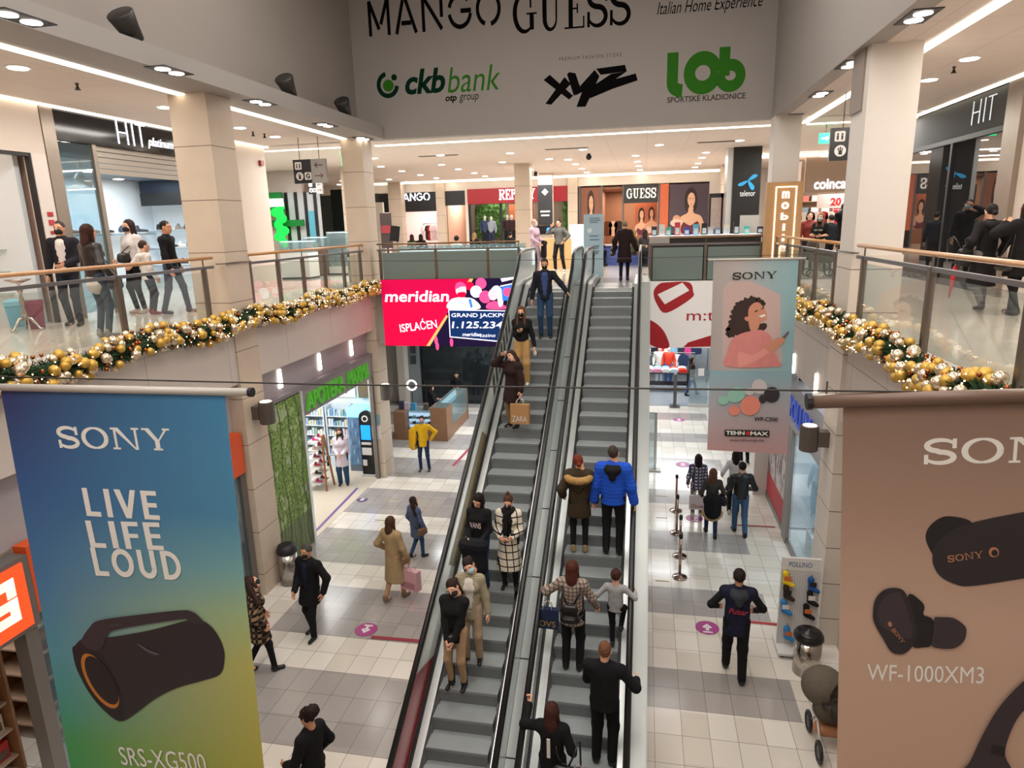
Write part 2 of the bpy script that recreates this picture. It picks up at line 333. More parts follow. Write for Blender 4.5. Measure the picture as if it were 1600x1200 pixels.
# ------------------------------------------------------------------ signed-distance bodies (one continuous skin per body / garment)
class SDF:
    def __init__(s, h=.016): s.h = h; s.ops = []
    def rc(s, a, b, ra, rb=None, k=.04, fl=(1, 1, 1)):
        s.ops.append(('rc', np.array(a, float), np.array(b, float), ra, ra if rb is None else rb, k, np.array(fl, float))); return s
    def el(s, c, r, k=.04, rot=None):
        s.ops.append(('el', np.array(c, float), np.array(r, float), k, None if rot is None else np.array(rot, float))); return s
    def cut(s, n, d):      # remove everything with n.p > d
        s.ops.append(('cut', np.array(n, float), d)); return s
    def sub(s, c, r, k=.02):
        s.ops.append(('sub', np.array(c, float), np.array(r, float), k)); return s
    def rib(s, amp, freq, ax=2): s.ops.append(('rib', amp, freq, ax)); return s
    def fuzz(s, amp, freq): s.ops.append(('fuzz', amp, freq)); return s
    def chain(s, pts, rs, k=.04, fl=(1, 1, 1)):
        for i in range(len(pts)-1): s.rc(pts[i], pts[i+1], rs[i], rs[i+1], k, fl)
        return s
    def _bb(s, o):
        if o[0] == 'rc':
            m = max(o[3], o[4])/np.minimum(o[6], 1); return np.minimum(o[1], o[2])-m, np.maximum(o[1], o[2])+m
        if o[4] is None: return o[1]-o[2], o[1]+o[2]
        return o[1]-o[2].max(), o[1]+o[2].max()
    def mesh(s):
        h = s.h; bb = [s._bb(o) for o in s.ops if o[0] in ('rc', 'el')]
        lo = np.min([b[0] for b in bb], 0)-3*h-.012; hi = np.max([b[1] for b in bb], 0)+3*h+.012
        N = np.ceil((hi-lo)/h).astype(int)+1; D = np.full(N, 1.0, np.float32)
        AX = [lo[i]+h*np.arange(N[i]) for i in range(3)]
        for o in s.ops:
            if o[0] in ('rc', 'el', 'sub'):
                if o[0] == 'sub': b0, b1 = o[1]-o[2], o[1]+o[2]
                else: b0, b1 = s._bb(o)
                mg = .07; i0 = np.clip(((b0-mg-lo)/h).astype(int), 0, N-1); i1 = np.clip(((b1+mg-lo)/h).astype(int)+2, 1, N)
                X, Y, Z = np.meshgrid(*[AX[i][i0[i]:i1[i]] for i in range(3)], indexing='ij', sparse=True)
                sl = tuple(slice(i0[i], i1[i]) for i in range(3)); d0 = D[sl]
                if o[0] == 'rc':
                    a, b, ra, rb, k, f = o[1:]
                    ba = (b-a)*f; L = max(1e-9, ba@ba); px, py, pz = (X-a[0])*f[0], (Y-a[1])*f[1], (Z-a[2])*f[2]
                    t = np.clip((px*ba[0]+py*ba[1]+pz*ba[2])/L, 0, 1)
                    d = np.sqrt((px-t*ba[0])**2+(py-t*ba[1])**2+(pz-t*ba[2])**2)-(ra+(rb-ra)*t)
                else:
                    c, r = o[1], o[2]; px, py, pz = X-c[0], Y-c[1], Z-c[2]
                    if o[0] == 'el' and o[4] is not None:
                        R = o[4]; px, py, pz = [px*R[0][i]+py*R[1][i]+pz*R[2][i] for i in range(3)]
                    q = np.sqrt((px/r[0])**2+(py/r[1])**2+(pz/r[2])**2); d = (q-1)*r.min(); k = o[3]
                    if o[0] == 'sub':
                        D[sl] = np.maximum(d0, -d); continue
                hh = np.maximum(k-np.abs(d0-d), 0)/k
                D[sl] = np.minimum(d0, d)-hh*hh*k*.25
            elif o[0] == 'cut':
                X, Y, Z = np.meshgrid(*AX, indexing='ij', sparse=True); D = np.maximum(D, o[1][0]*X+o[1][1]*Y+o[1][2]*Z-o[2])
            elif o[0] == 'rib':
                sh = [1, 1, 1]; sh[o[3]] = -1; D = D-o[1]*np.abs(np.sin(AX[o[3]]*o[2])).reshape(sh)
            elif o[0] == 'fuzz':
                X, Y, Z = np.meshgrid(*AX, indexing='ij', sparse=True); q = o[2]
                D = D-o[1]*(np.sin(X*q+2*np.sin(Z*q*.7))*np.sin(Y*q*1.1+1.3*np.sin(X*q*.6))*np.sin(Z*q*.9+Y*q*.3))
        return surfnet(D, lo, h)
    def addto(s, mb, k=0, mtx=None):
        v, f = s.mesh()
        if mtx is not None: v = (np.array(mtx)[:3, :3] @ v.T).T+np.array(mtx)[:3, 3]
        n = len(mb.v); mb.v += [tuple(p) for p in v.tolist()]; mb.f += [tuple(q) for q in (f+n).tolist()]; mb.k += [k]*len(f); return mb
def surfnet(D, lo, h):
    I = D < 0; nx, ny, nz = D.shape
    c = np.zeros((nx-1, ny-1, nz-1), int)
    S = [(i, j, k) for i in (0, 1) for j in (0, 1) for k in (0, 1)]
    cor = {q: D[q[0]:nx-1+q[0], q[1]:ny-1+q[1], q[2]:nz-1+q[2]] for q in S}
    for q in S: c += (cor[q] < 0)
    act = (c > 0) & (c < 8); idx = np.full(act.shape, -1, int); A = np.argwhere(act); idx[act] = np.arange(len(A))
    acc = np.zeros((len(A), 3)); cnt = np.zeros(len(A))
    V = {q: cor[q][act] for q in S}
    for q in S:
        for ax_ in range(3):
            if q[ax_] == 0:
                r = list(q); r[ax_] = 1; r = tuple(r); a, b = V[q], V[r]; m = (a < 0) != (b < 0)
                t = np.where(m, a/np.where(m, a-b, 1), 0); p = np.tile(np.array(q, float), (len(A), 1)); p[:, ax_] = t
                acc += p*m[:, None]; cnt += m
    vs = lo+h*(A+acc/cnt[:, None]); F = []
    for ax_ in range(3):
        o1, o2 = [(1, 2), (2, 0), (0, 1)][ax_]
        sl0 = [slice(None)]*3; sl1 = [slice(None)]*3; sl0[ax_] = slice(0, -1); sl1[ax_] = slice(1, None)
        a, b = I[tuple(sl0)], I[tuple(sl1)]; E = np.argwhere(a != b)
        E = E[(E[:, o1] > 0) & (E[:, o2] > 0) & (E[:, o1] < D.shape[o1]-1) & (E[:, o2] < D.shape[o2]-1)]
        u1 = np.zeros(3, int); u1[o1] = 1; u2 = np.zeros(3, int); u2[o2] = 1
        g = lambda e: idx[e[:, 0], e[:, 1], e[:, 2]]
        q = np.stack([g(E-u1-u2), g(E-u2), g(E), g(E-u1)], 1); ins = a[tuple(E.T)]
        q[~ins] = q[~ins][:, ::-1]; F.append(q)
    return vs, np.concatenate(F)
def sobj(sd, name, m, parent, mtx=None):
    mb = MB(); sd.addto(mb, 0, mtx); return raw(mb, name, [m], parent)
def raw(mb, name, mats, parent, smooth=True):
    me = bpy.data.meshes.new(name); me.from_pydata(mb.v, [], mb.f)
    for m in mats: me.materials.append(m)
    me.polygons.foreach_set('material_index', mb.k); me.polygons.foreach_set('use_smooth', [smooth]*len(mb.f)); me.update()
    o = bpy.data.objects.new(name, me); COL.objects.link(o); att(o, parent); return o
def plaid(name, base, line, line2=None, sx=.07, wd=.22):
    if name in _mats: return _mats[name]
    n = NT(name, .85, .2)
    ang = n.M('ARCTAN2', n.x, n.y); u = n.mul(n.M('ADD', n.x, n.mul(n.y, .6)), 1.0)
    l1 = n.less(n.fmod(u, sx), sx*wd); l2 = n.less(n.fmod(n.z, sx), sx*wd)
    c = n.mix(n.mx(l1, l2), base, line)
    if line2: c = n.mix(n.mul(l1, l2), c, line2)
    _mats[name] = n.done(c); return _mats[name]
SKIN = {'fair': '#d9a68a', 'tan': '#c48e70', 'dark': '#a8755a'}
def skin(t='fair'): return mat('skin_'+t, SKIN[t], .55, noise=.06, nscale=14, spec=.35)
_hand = {}
def hand_mesh(pose):
    """right hand hanging down: wrist at origin, fingers towards -z, palm faces -x (towards the thigh), thumb towards +y"""
    if pose in _hand: return _hand[pose]
    s = SDF(.0058); s.rc((0, 0, .01), (0, .002, -.03), .025, .027, .02, (1.5, 1, 1)); s.rc((0, .0, -.045), (-.002, 0, -.085), .04, .04, .02, (2.6, 1, 1))
    curl = {'relax': .5, 'grip': 1.35, 'flat': .12}[pose]
    for i, (y, L) in enumerate(((.030, .070), (.010, .080), (-.010, .074), (-.029, .058))):
        p = np.array([-.002, y, -.088]); a = curl*(.45+.06*i); d = np.array([-math.sin(a), y*.25, -math.cos(a)]); q = p+d*L*.48
        a2 = a+curl*.75; q2 = q+np.array([-math.sin(a2), y*.1, -math.cos(a2)])*L*.32; a3 = a2+curl*.45; q3 = q2+np.array([-math.sin(a3), 0, -math.cos(a3)])*L*.26
        s.chain([p, q, q2, q3], [.0098, .009, .0085, .0075], .006)
    c = .5 if pose == 'flat' else 1.0
    s.chain([(-.004, .030, -.03), (-.012*c-.004, .054, -.052), (-.026*c, .062, -.078), (-.036*c, .058, -.1)], [.015, .0125, .011, .009], .012)
    _hand[pose] = s.mesh(); return _hand[pose]
def ik(a, b, l1, l2, hint):
    a, b, hint = Vector(a), Vector(b), Vector(hint); d = b-a; L = d.length
    if L > (l1+l2)*.995: b = a+d*((l1+l2)*.995/L); d = b-a; L = d.length
    x = (l1*l1-l2*l2+L*L)/(2*L); y = math.sqrt(max(0, l1*l1-x*x)); n = d.normalized()
    h = (hint-n*hint.dot(n)); h = h.normalized() if h.length > 1e-5 else Vector((0, 1, 0))
    return a+n*x+h*y, b
def person(label, H, loc, rz, group=None, fem=False, top=('jacket', '#15161a'), shirt=None, pants='#15161a', pw=1.0, shoe='#121212', hair=('short', '#2a1c14'), mask=None, skn='fair',
           hands=None, feet=None, head=(0, 0, 0), lean=0, sit=False, h=.017, hp=('relax', 'relax'), hem=None, fat=1.0, extra=None, sleeve=None, socks=None, bust=None, elb=None, hs=1.0):
    """a figure facing +y in its own space; hands/feet give (left, right) wrist and ankle targets for a 1.75 m body"""
    P = thing('person', label, 'person', (0, 0, 0), 0, group)
    k = 1.0; sw = (.152 if fem else .178)*fat; hw = .09
    far = h > .021
    # skeleton (1.75 m body), torso leans forward about the hips
    hipz = .93 if not sit else .5; ln = Matrix.Rotation(-lean, 3, 'X'); O = Vector((0, 0, hipz))
    T = lambda x, y, z: O+ln @ Vector((x, y, z-.93))
    pel, wai, che, nek, hd = T(0, 0, .96), T(0, -.005, 1.1), T(0, .0, 1.28), T(0, -.012, 1.45), T(0, .015, 1.625)
    shL, shR = T(-sw, -.01, 1.405), T(sw, -.01, 1.405)
    feet = feet or ((-.1, 0, 0), (.1, 0, 0)); hands = hands or ((-.27, .06, .83), (.27, .06, .83))
    legs = []; arms = []
    for i, sd in enumerate((-1, 1)):
        hip = O+Vector((hw*sd, 0, 0)); an = Vector(feet[i])+Vector((0, 0, .09))
        kn, an = ik(hip, an, .43, .43, (sd*.08, 1, .15)); legs.append((hip, kn, an))
        sh = (shL, shR)[i]; hint = (elb[i] if elb and elb[i] else (sd*.5, -.8, -.25)); el_, wr = ik(sh, hands[i], .285, .255, hint); arms.append((sh, el_, wr))
    hq = Euler((head[0], head[2], head[1]), 'XYZ').to_matrix(); HM = Matrix.Translation(hd+Vector((0, 0, (hs-1)*.1))) @ hq.to_4x4() @ Matrix.Scale(hs, 4)
    skm = skin(skn)
    # body: one continuous skin
    b = SDF(max(h, .017)); b.rc(pel, wai, .115, .1, .08, (1, 1.3, 1)); b.rc(wai, che, .1, .135, .08, (1, 1.35, 1)); b.rc(shL, shR, .06, .06, .09); b.rc(nek+Vector((0, 0, -.06)), hd+Vector((0, -.02, -.03)), .055, .05, .04)
    for (a, e, c) in arms: b.chain([a, e, c], [.048, .037, .026], .04)
    for (a, e, c) in legs: b.chain([a, e, c], [.07, .043, .032], .04)
    for i, (a, e, c) in enumerate(legs): b.rc(c+Vector((0, -.01, -.05)), c+Vector((0, .1, -.065)), .032, .03, .03)
    if bust is None: bust = fem
    if bust: b.el(T(-.06, .085, 1.3), (.06, .05, .06), .05).el(T(.06, .085, 1.3), (.06, .05, .06), .05)
    mb = MB(); b.addto(mb, 0)
    # head with features, finer
    s = SDF(.009 if not far else .014); s.el((0, -.012, .03), (.074, .094, .098), .03); s.el((0, .022, -.045), (.054, .066, .068), .04); s.rc((0, .045, -.085), (0, .05, -.088), .03, .03, .03)
    s.rc((0, .088, .018), (0, .104, -.022), .009, .014, .018); s.rc((-.018, .088, -.028), (.018, .088, -.028), .01, .01, .01); s.rc((-.045, .07, .03), (.045, .07, .03), .014, .014, .02)
    s.rc((-.016, .083, -.056), (.016, .083, -.056), .009, .009, .008); s.el((-.076, -.01, -.005), (.011, .02, .031), .01); s.el((.076, -.01, -.005), (.011, .02, .031), .01); s.rc((0, -.025, -.06), (0, -.03, -.12), .05, .052, .03)
    s.addto(mb, 0, HM)
    for sd in (-1, 1):
        mb.ball(HM @ Vector((sd*.031, .079, .006)), .0125, 8, 1); mb.ball(HM @ Vector((sd*.031, .0875, .006)), .0065, 8, 2)
        mb.cbox((0, 0, 0), (.036, .008, .007), 2, HM @ Matrix.Translation((sd*.032, .086, .033)) @ Matrix.Rotation(-sd*.12, 4, 'Y'))
    mb.cbox((0, 0, 0), (.042, .006, .009), 3, HM @ Matrix.Translation((0, .0905, -.056)))
    # hands
    for i, sd in enumerate((-1, 1)):
        a, e, c = arms[i]; fz = (e-c).normalized(); yv = Vector((0, 1, .4)); yv = (yv-fz*yv.dot(fz)); yv = yv.normalized() if yv.length > .05 else Vector((0, 0, 1)); xv = yv.cross(fz)
        if sd < 0: mtx = np.array([list(-xv), list(yv), list(fz)]).T
        else: mtx = np.array([list(xv), list(yv), list(fz)]).T
        v, f = hand_mesh(hp[i]); v = v @ mtx.T+np.array(c)
        if sd < 0: f = f[:, ::-1]
        n = len(mb.v); mb.v += v.tolist(); mb.f += (f+n).tolist(); mb.k += [0]*len(f)
    body = raw(mb, 'body', [skm, mat('eye_white', '#d8d4cc', .3), mat('eye_dark', '#20150f', .3), mat('lips', '#a5605a', .5)], P)
    # trousers and shoes
    pm = pants if not isinstance(pants, str) else cloth(pants)
    if pm:
        s = SDF(h); s.rc(T(0, 0, .97), T(0, 0, 1.03), .13*fat, .12*fat, .06, (1, 1.28, 1))
        for (a, e, c) in legs: s.chain([a+Vector((0, 0, .02)), e, c+Vector((0, 0, .0))], [.094*(1+.3*(pw-1)), max(.058, .062*pw), max(.046, .05*pw)], .04)
        sobj(s, 'trousers', pm, P)
    sm = mat('shoe_'+shoe.lstrip('#'), shoe, .45)
    for i, (a, e, c) in enumerate(legs):
        t = .0 if i else .0; yaw = (-.12, .12)[i]; fx = math.sin(yaw); up = feet[i][2] > .03; dz = -.05 if not up else -.075
        s = SDF(.011 if h < .02 else .016); s.rc(c+Vector((0, -.015, -.045)), c+Vector((fx*.15, .135, dz-.01)), .04, .034, .03, (1, 1, 1.0)); s.rc(c+Vector((0, -.01, -.03)), c+Vector((0, -.01, .02)), .046, .045, .03); s.cut((0, 0, -1), -(c.z-.089) if not up else -(c.z-.13))
        so = sobj(s, 'shoe', sm, P)
        if socks: sobj(SDF(h).rc(c+Vector((0, 0, .03)), c+Vector((0, 0, .07)), .051, .05), 'sock', cloth(socks), P)
    # shirt under an open jacket
    if shirt:
        s = SDF(h); s.rc(T(0, .0, 1.0), T(0, .003, 1.36), .13*fat, .138*fat, .05, (1, 1.2, 1)); s.rc(T(0, -.01, 1.42), T(0, -.01, 1.475), .062, .06, .03)
        if bust: s.el(T(-.06, .083, 1.3), (.066, .056, .065), .05).el(T(.06, .083, 1.3), (.066, .056, .065), .05)
        sobj(s, 'shirt', shirt if not isinstance(shirt, str) else cloth(shirt), P)
    # upper garment
    kind, tc = top; tm = tc if not isinstance(tc, str) else cloth(tc); hz = hem if hem else {'jacket': .86, 'sweater': .92, 'coat': .5, 'parka': .66, 'puffer': .86, 'tee': .92, 'vest': .86}[kind]
    th = {'jacket': .02, 'sweater': .014, 'coat': .026, 'parka': .036, 'puffer': .034, 'tee': .01, 'vest': .03}[kind]
    s = SDF(h); op = shirt is not None
    s.rc(T(0, -.004, 1.08), T(0, -.002, 1.31), (.118 if fem else .132)*fat+th, .142*fat+th, .07, (1, 1.25, 1)); s.rc(shL, shR, .058+th, .058+th, .08); s.rc(T(0, -.01, 1.38), T(0, -.012, 1.46), .082+th*.6, .068+th*.4, .04)
    if bust: s.el(T(-.06, .08, 1.3), (.068+th, .058+th, .065+th), .05).el(T(.06, .08, 1.3), (.068+th, .058+th, .065+th), .05)
    legs_c = (legs[0][1]+legs[1][1])*.5
    if sit: s.rc(T(0, 0, 1.0), T(0, 0, 1.08), .14+th, .13+th, .06, (1, 1.2, 1))
    else:
        q = O+Vector((0, 0, hz-.93)); 
        if hz < .75: q = q+Vector((legs_c.x*.7, legs_c.y*.6, 0))
        fl_ = .15+max(0, .9-hz)*.16
        s.rc(q+Vector((0, 0, -.05)), T(0, 0, 1.1), (fl_+th*.6)*fat, (.118 if fem else .13)*fat+th, .05, (1, 1.22, 1)); s.cut((0, 0, -1), -hz)
    for i, (a, e, c) in enumerate(arms):
        ws = sleeve if sleeve else 1.0; end = e+(c-e)*(.97 if ws >= 1 else ws); 
        if kind == 'tee': end = e+(a-e)*.1; s.rc(a, end, .054+th, .05+th, .04)
        elif kind == 'vest': sobj(SDF(h).chain([a, e, end], [.06, .052, .045], .035), 'sleeve', cloth('#16161b'), P)
        else: s.chain([a, e, end], [.05+th, .041+th, .033+th*.9], .035)
    if op:
        for zz, ww in ((1.0, .04), (1.12, .05), (1.22, .065), (1.32, .075), (1.4, .06)): s.sub(T(0, .18, zz), (ww*1.35, .14, .08))
    if kind == 'puffer': s.rib(.009, 52)
    if kind == 'parka': s.rib(.006, 14)
    sobj(s, {'jacket': 'jacket', 'sweater': 'sweater', 'coat': 'coat', 'parka': 'parka', 'puffer': 'padded_jacket', 'tee': 'shirt', 'vest': 'padded_vest'}[kind], tm, P)
    # hair
    hk, hc = hair; hm = mat('hair_'+hc.lstrip('#'), hc, .62, noise=.4, nscale=60, spec=.22, bump=.6)
    if hk != 'bald':
        s = SDF(.0105 if not far else .015); s.el((0, -.022, .04), (.084, .1, .1), .02)
        s.cut((0, .62, -.5), .006) if hk in ('short', 'crop') else s.cut((0, .8, -.5), .03)
        if hk == 'crop': s = SDF(.0105); s.el((0, -.018, .036), (.079, .098, .1), .02); s.cut((0, .62, -.5), .0)
        if hk in ('long', 'longfront', 'curly'):
            L = .3 if hk != 'curly' else .16; bk = ln.inverted() @ Vector((0, 0, 0))
            s.rc((0, -.06, .02), (0, -.085, -.13), .075, .075, .04, (1, 1.3, 1)); s.rc((0, -.085, -.12), (0, -.105, -.12-L*.75), .075, .055, .04, (1, 1.7, 1))
            s.rc((-.07, -.01, .03), (-.078, -.005, -.13), .026, .024, .03); s.rc((.07, -.01, .03), (.078, -.005, -.13), .026, .024, .03)
            if hk == 'longfront': s.rc((-.07, .03, -.06), (-.085, .085, -.3), .028, .026, .03); s.rc((.07, .03, -.06), (.085, .085, -.3), .028, .026, .03)
            if hk == 'curly': s.fuzz(.016, 75)
            else: s.fuzz(.006, 75)
        if hk == 'bun': s.el((0, -.05, .155), (.034, .034, .032), .02)
        if hk == 'lowbun': s.el((0, -.12, -.01), (.042, .042, .04), .02)
        if hk == 'pony': s.rc((0, -.1, .03), (0, -.15, .03), .03, .04, .02); s.rc((0, -.14, .03), (0, -.14, -.2), .04, .02, .02)
        if hk == 'afropony': s.el((0, -.135, .1), (.085, .085, .08), .02); s.fuzz(.014, 80)
        if hk in ('short', 'crop'): s.fuzz(.006, 85)
        sobj(s, 'hair', hm, P, HM)
    if hk == 'hat': pass
    if mask:
        s = SDF(.009 if not far else .014); s.el((0, .04, -.045), (.062, .068, .062), .02); s.el((0, .075, -.025), (.034, .034, .03), .03); s.cut((0, -1, 0), -.02); s.cut((0, -.1, 1), -.006)
        sobj(s, 'face_mask', mat('mask_'+mask.lstrip('#'), mask, .8), P, HM)
    if extra: extra(P, dict(T=T, HM=HM, arms=arms, legs=legs, hd=hd, h=h, O=O, hz=hz))
    S = H/1.75; P.scale = (S, S, S); P.location = tuple(map(float, loc)); P.rotation_euler = (0, 0, rz)
    return P, dict(arms=arms, legs=legs, T=T, HM=HM, S=S)
def pworld(P, p):
    """a point of a figure's own space in the building"""
    M = Matrix.Translation(P.location) @ Euler(P.rotation_euler).to_matrix().to_4x4() @ Matrix.Diagonal((*P.scale, 1)); return M @ Vector(p)
# ================================================================== SETTING
XL, XR, YB, CZ = -7.5, 3.1, 17.95, 9.6
def struct(mb, name, mats, smooth=False): return mb.build(name, mats, None, smooth, 'structure')
# -- ground floor tiles: grey and cream bands, grout lines
def floor_mat():
    n = NT('tiles_banded', .14, .5)
    band = n.less(n.fmod(n.y, 2.6, 9.05), .95)          # short bands
    right = n.gt(n.x, -1.0); grey = n.M('ABSOLUTE', n.M('SUBTRACT', band, n.M('SUBTRACT', 1.0, right)))
    grey = n.mul(grey, n.less(n.x, 2.42)); grey = n.mul(grey, n.M('SUBTRACT', 1.0, n.mul(n.less(n.x, -6.75), n.less(n.y, 12.2))))
    gx = n.less(n.fmod(n.x, .39, .27), .008); fy = n.fmod(n.y, 2.6, 9.05)
    gy = n.mx(n.less(n.fmod(fy, .475), .009), 0.0); gy = n.mul(gy, n.less(fy, .96)); gy2 = n.mul(n.less(n.fmod(n.M('SUBTRACT', fy, .95), .55), .009), n.gt(fy, .94))
    gr = n.mx(gx, n.mx(gy, gy2))
    cell = n.comb(n.M('FLOOR', n.M('DIVIDE', n.M('SUBTRACT', n.x, .27), .39)), n.M('FLOOR', n.M('DIVIDE', n.y, .5)), 0.0)
    wn = n.nt.nodes.new('ShaderNodeTexWhiteNoise'); n.nt.links.new(cell, wn.inputs['Vector'])
    cream = n.mix(wn.outputs['Value'], '#cdc5b9', '#dfd9d0'); gry = n.mix(wn.outputs['Value'], '#96918e', '#a6a09c')
    c = n.mix(grey, cream, gry); c = n.mix(n.mul(gr, .75), c, '#5d5752')
    return n.done(c, n.M('ADD', .1, n.mul(n.noise(3), .12)))
struct(MB().box((-18, -3, -.3), (14, 48, 0)), 'floor', floor_mat())
def marble():
    n = NT('gallery_marble', .1, .5); gr = n.mx(n.less(n.fmod(n.x, .6), .006), n.less(n.fmod(n.y, .6), .006)); v = n.noise(1.2, 6)
    return n.done(n.mix(n.mul(gr, .4), n.mix(v, '#c3b7a8', '#d9d0c4'), '#7d746b'))
MARB = marble(); WHITE = mat('painted_white', '#cbbeb3', .6, noise=.03, nscale=2); SLABM = mat('slab_edge', '#b4aaa4', .6, noise=.04, nscale=3)
mb = MB(); mb.box((-18, -3, 5.4), (XL-.02, YB, UF)); struct(mb, 'floor', MARB)
mb = MB(); mb.box((XR+.02, -3, 5.4), (14, YB, UF)); struct(mb, 'floor', MARB)
mb = MB(); mb.box((-18, YB, 5.4), (14, 48, UF)); struct(mb, 'floor', MARB)
mb = MB(); mb.box((XL-.02, -3, 5.4), (XR+.02, -.35, UF)); struct(mb, 'floor', MARB)
# -- gallery ceilings
def ceil_mat():
    n = NT('ceiling_panels', .7, .2); g = n.mx(n.less(n.fmod(n.x, 1.2), .012), n.less(n.fmod(n.y, 1.2, .5), .012))
    return n.done(n.mix(n.mul(g, .35), '#d6cac2', '#6b645e'))
CEIL = ceil_mat()
BL, BR = -7.0, 2.98     # bulkhead planes of the atrium
struct(MB().box((-18, -3, CZ), (BL-.9, YB+.3, CZ+.2)), 'ceiling', CEIL)
struct(MB().box((BR+.3, -3, CZ), (14, YB+.3, CZ+.2)), 'ceiling', CEIL)
struct(MB().box((-18, YB+.6, CZ), (14, 48, CZ+.2)), 'ceiling', CEIL)
GREYW = mat('atrium_grey_paint', '#9b9591', .6, noise=.03, nscale=1.5); GREYL = mat('atrium_grey_left', '#968e88', .6, noise=.03, nscale=1.5)
# left bulkhead: low upstand with a ledge, set-back wall above
mb = MB(); mb.box((BL-.9, -3, CZ), (BL, YB+.3, CZ+.3)); struct(mb, 'trim_1', GREYW)
mb = MB(); mb.box((BL-1.2, -3, CZ+.3), (BL-.75, YB+.6, 14.2)); struct(mb, 'wall_left', GREYL)
mb = MB(); mb.box((BR, -3, CZ), (BR+.3, YB+.3, 14.2)); struct(mb, 'wall_right', GREYW)
mb = MB(); mb.box((BL-1.2, YB+.3, CZ), (BR+.3, YB+.6, 14.2)); WB = struct(mb, 'wall_back', GREYW)
mb = MB(); mb.box((BL-1.3, -3, 14.2), (BR+.4, YB+.7, 14.4)); struct(mb, 'ceiling', GREYW)
mb = MB(); mb.box((-18.2, -3.3, -.2), (14.2, -3.05, 14.4)); struct(mb, 'wall_front', WHITE)
mb = MB(); mb.box((-18.2, -3, -.2), (-18, 48, CZ+.2)); struct(mb, 'wall_left', WHITE)
mb = MB(); mb.box((14, -3, -.2), (14.2, 48, CZ+.2)); struct(mb, 'wall_right', WHITE)
mb = MB(); mb.box((-18.2, 48, -.2), (14.2, 48.2, CZ+.2)); struct(mb, 'wall_back', WHITE)
# ground ceilings under the slabs
GC = mat('ground_ceiling', '#c4bcb4', .7, noise=.03)
struct(MB().box((-18, -3, 4.0), (-7.86, YB, 4.1)), 'ceiling', GC); struct(MB().box((3.3, -3, 4.0), (14, YB, 4.1)), 'ceiling', GC); struct(MB().box((-18, YB+.1, 4.0), (14, 48, 4.1)), 'ceiling', GC)
# atrium fascias: white band below the gallery edge, then a recessed band
def panel_mat(name, c, w_, off=0, ax_='y', hz=None):
    n = NT(name, .5, .3); a = n.y if ax_ == 'y' else n.x; g = n.less(n.fmod(a, w_, off), .012)
    if hz: g = n.mx(g, n.less(n.M('ABSOLUTE', n.M('SUBTRACT', n.z, hz)), .008))
    return n.done(n.mix(n.mul(g, .6), c, '#4a4541'))
FASC = panel_mat('fascia_panels', '#c9bfb8', 2.1, .4, 'y'); FASR = panel_mat('fascia_panels_right', '#c0b6ae', 1.5, .3, 'y', 5.02); BAND = mat('recess_band', '#a7a0a4', .55, noise=.03)
struct(MB().box((XL-.25, -3, 4.45), (XL, YB, 5.4)), 'wall_left', FASC); struct(MB().box((XL-.35, -3, 3.45), (XL-.25, YB, 4.45)), 'wall_left', BAND)
struct(MB().box((XR+.05, -3, 4.05), (XR+.3, YB, 5.4)), 'wall_right', FASR)
struct(MB().box((XL-.02, YB-.02, 5.4), (-3.2, YB, UF)), 'trim_2', SLABM); struct(MB().box((.15, YB-.02, 5.4), (XR, YB, UF)), 'trim_3', SLABM)
struct(MB().box((XL-.25, YB, 4.0), (XR+.3, YB+.12, 5.4)), 'wall_back', SLABM)
# -- columns
def stone(name, c1, c2, step, z0=0):
    n = NT(name, .45, .35); g = n.less(n.fmod(n.z, step, z0), .014); return n.done(n.mix(g, n.mix(n.noise(2.5, 5), c1, c2), '#6d5f52'))
STONE = stone('stone_cladding', '#bfae9c', '#cdbdab', .92, .45); PLAST = mat('column_plaster', '#cfc9c2', .55, noise=.02)
STONEW = stone('stone_white_base', '#c9bfb3', '#d3cabf', .66, .5)
def column(label, x0, y0, x1, y1, z0, z1, m, cat='column', name='column'):
    t = thing(name, label, cat, ((x0+x1)/2, (y0+y1)/2, z0)); return t, MB().box((x0, y0, z0), (x1, y1, z1)).build('shaft', m, t)
column('beige stone clad column at the left railing beside the shoe shop', -8.2, 11.12, XL+.03, 11.85, 0, CZ, STONE)
column('beige stone clad column at the left far corner of the atrium by the big red screen', -8.05, 17.7, XL+.06, 18.35, 3.95, CZ, STONE)[0].children[0]; MB().box((-7.78, 17.7, 0), (XL+.06, 18.35, 3.95)).build('lower_shaft', STONE, bpy.data.objects['column.001'])
t, _ = column('white plastered square column in the right railing with a stone foot', 3.1, 11.1, 3.78, 11.85, UF+.98, CZ, PLAST)
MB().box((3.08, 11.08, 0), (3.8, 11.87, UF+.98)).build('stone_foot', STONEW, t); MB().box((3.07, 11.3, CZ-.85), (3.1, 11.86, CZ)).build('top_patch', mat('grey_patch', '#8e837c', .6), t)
t, _ = column('white plastered column above the lit wooden totem at the right far corner', 2.98, 17.75, 3.58, 18.35, 0, CZ, PLAST)
for lb, p in (('cream column in front of the black fashion shop fascia, leftmost far column', (605, 286, 625)), ('cream column covering the middle of the red shop fascia', (803, 257, 827))):
    a = az(p[0], p[1], CZ-.03); b = ay(p[2], p[1], a[1]); column(lb, a[0], a[1], b[0], a[1]+.6, UF, CZ, STONE)
a = az(412, 300, 8.6)
column('cream column beyond the dark glass partition on the left gallery', -11.75, 25.6, -10.75, 26.4, UF, CZ, STONE)
column('cream pilaster beside the red shop fascia', ay(888, 300, 36)[0], 35.7, ay(903, 300, 36)[0], 36.2, UF, CZ, STONE)
column('cream pilaster between the two black shop fascias', ay(683, 300, 36)[0], 35.7, ay(696, 300, 36)[0], 36.2, UF, CZ, STONE)
column('cream column partly hidden by the black logo pillar', 3.3, 32.3, 4.2, 33.0, UF, CZ, STONE)
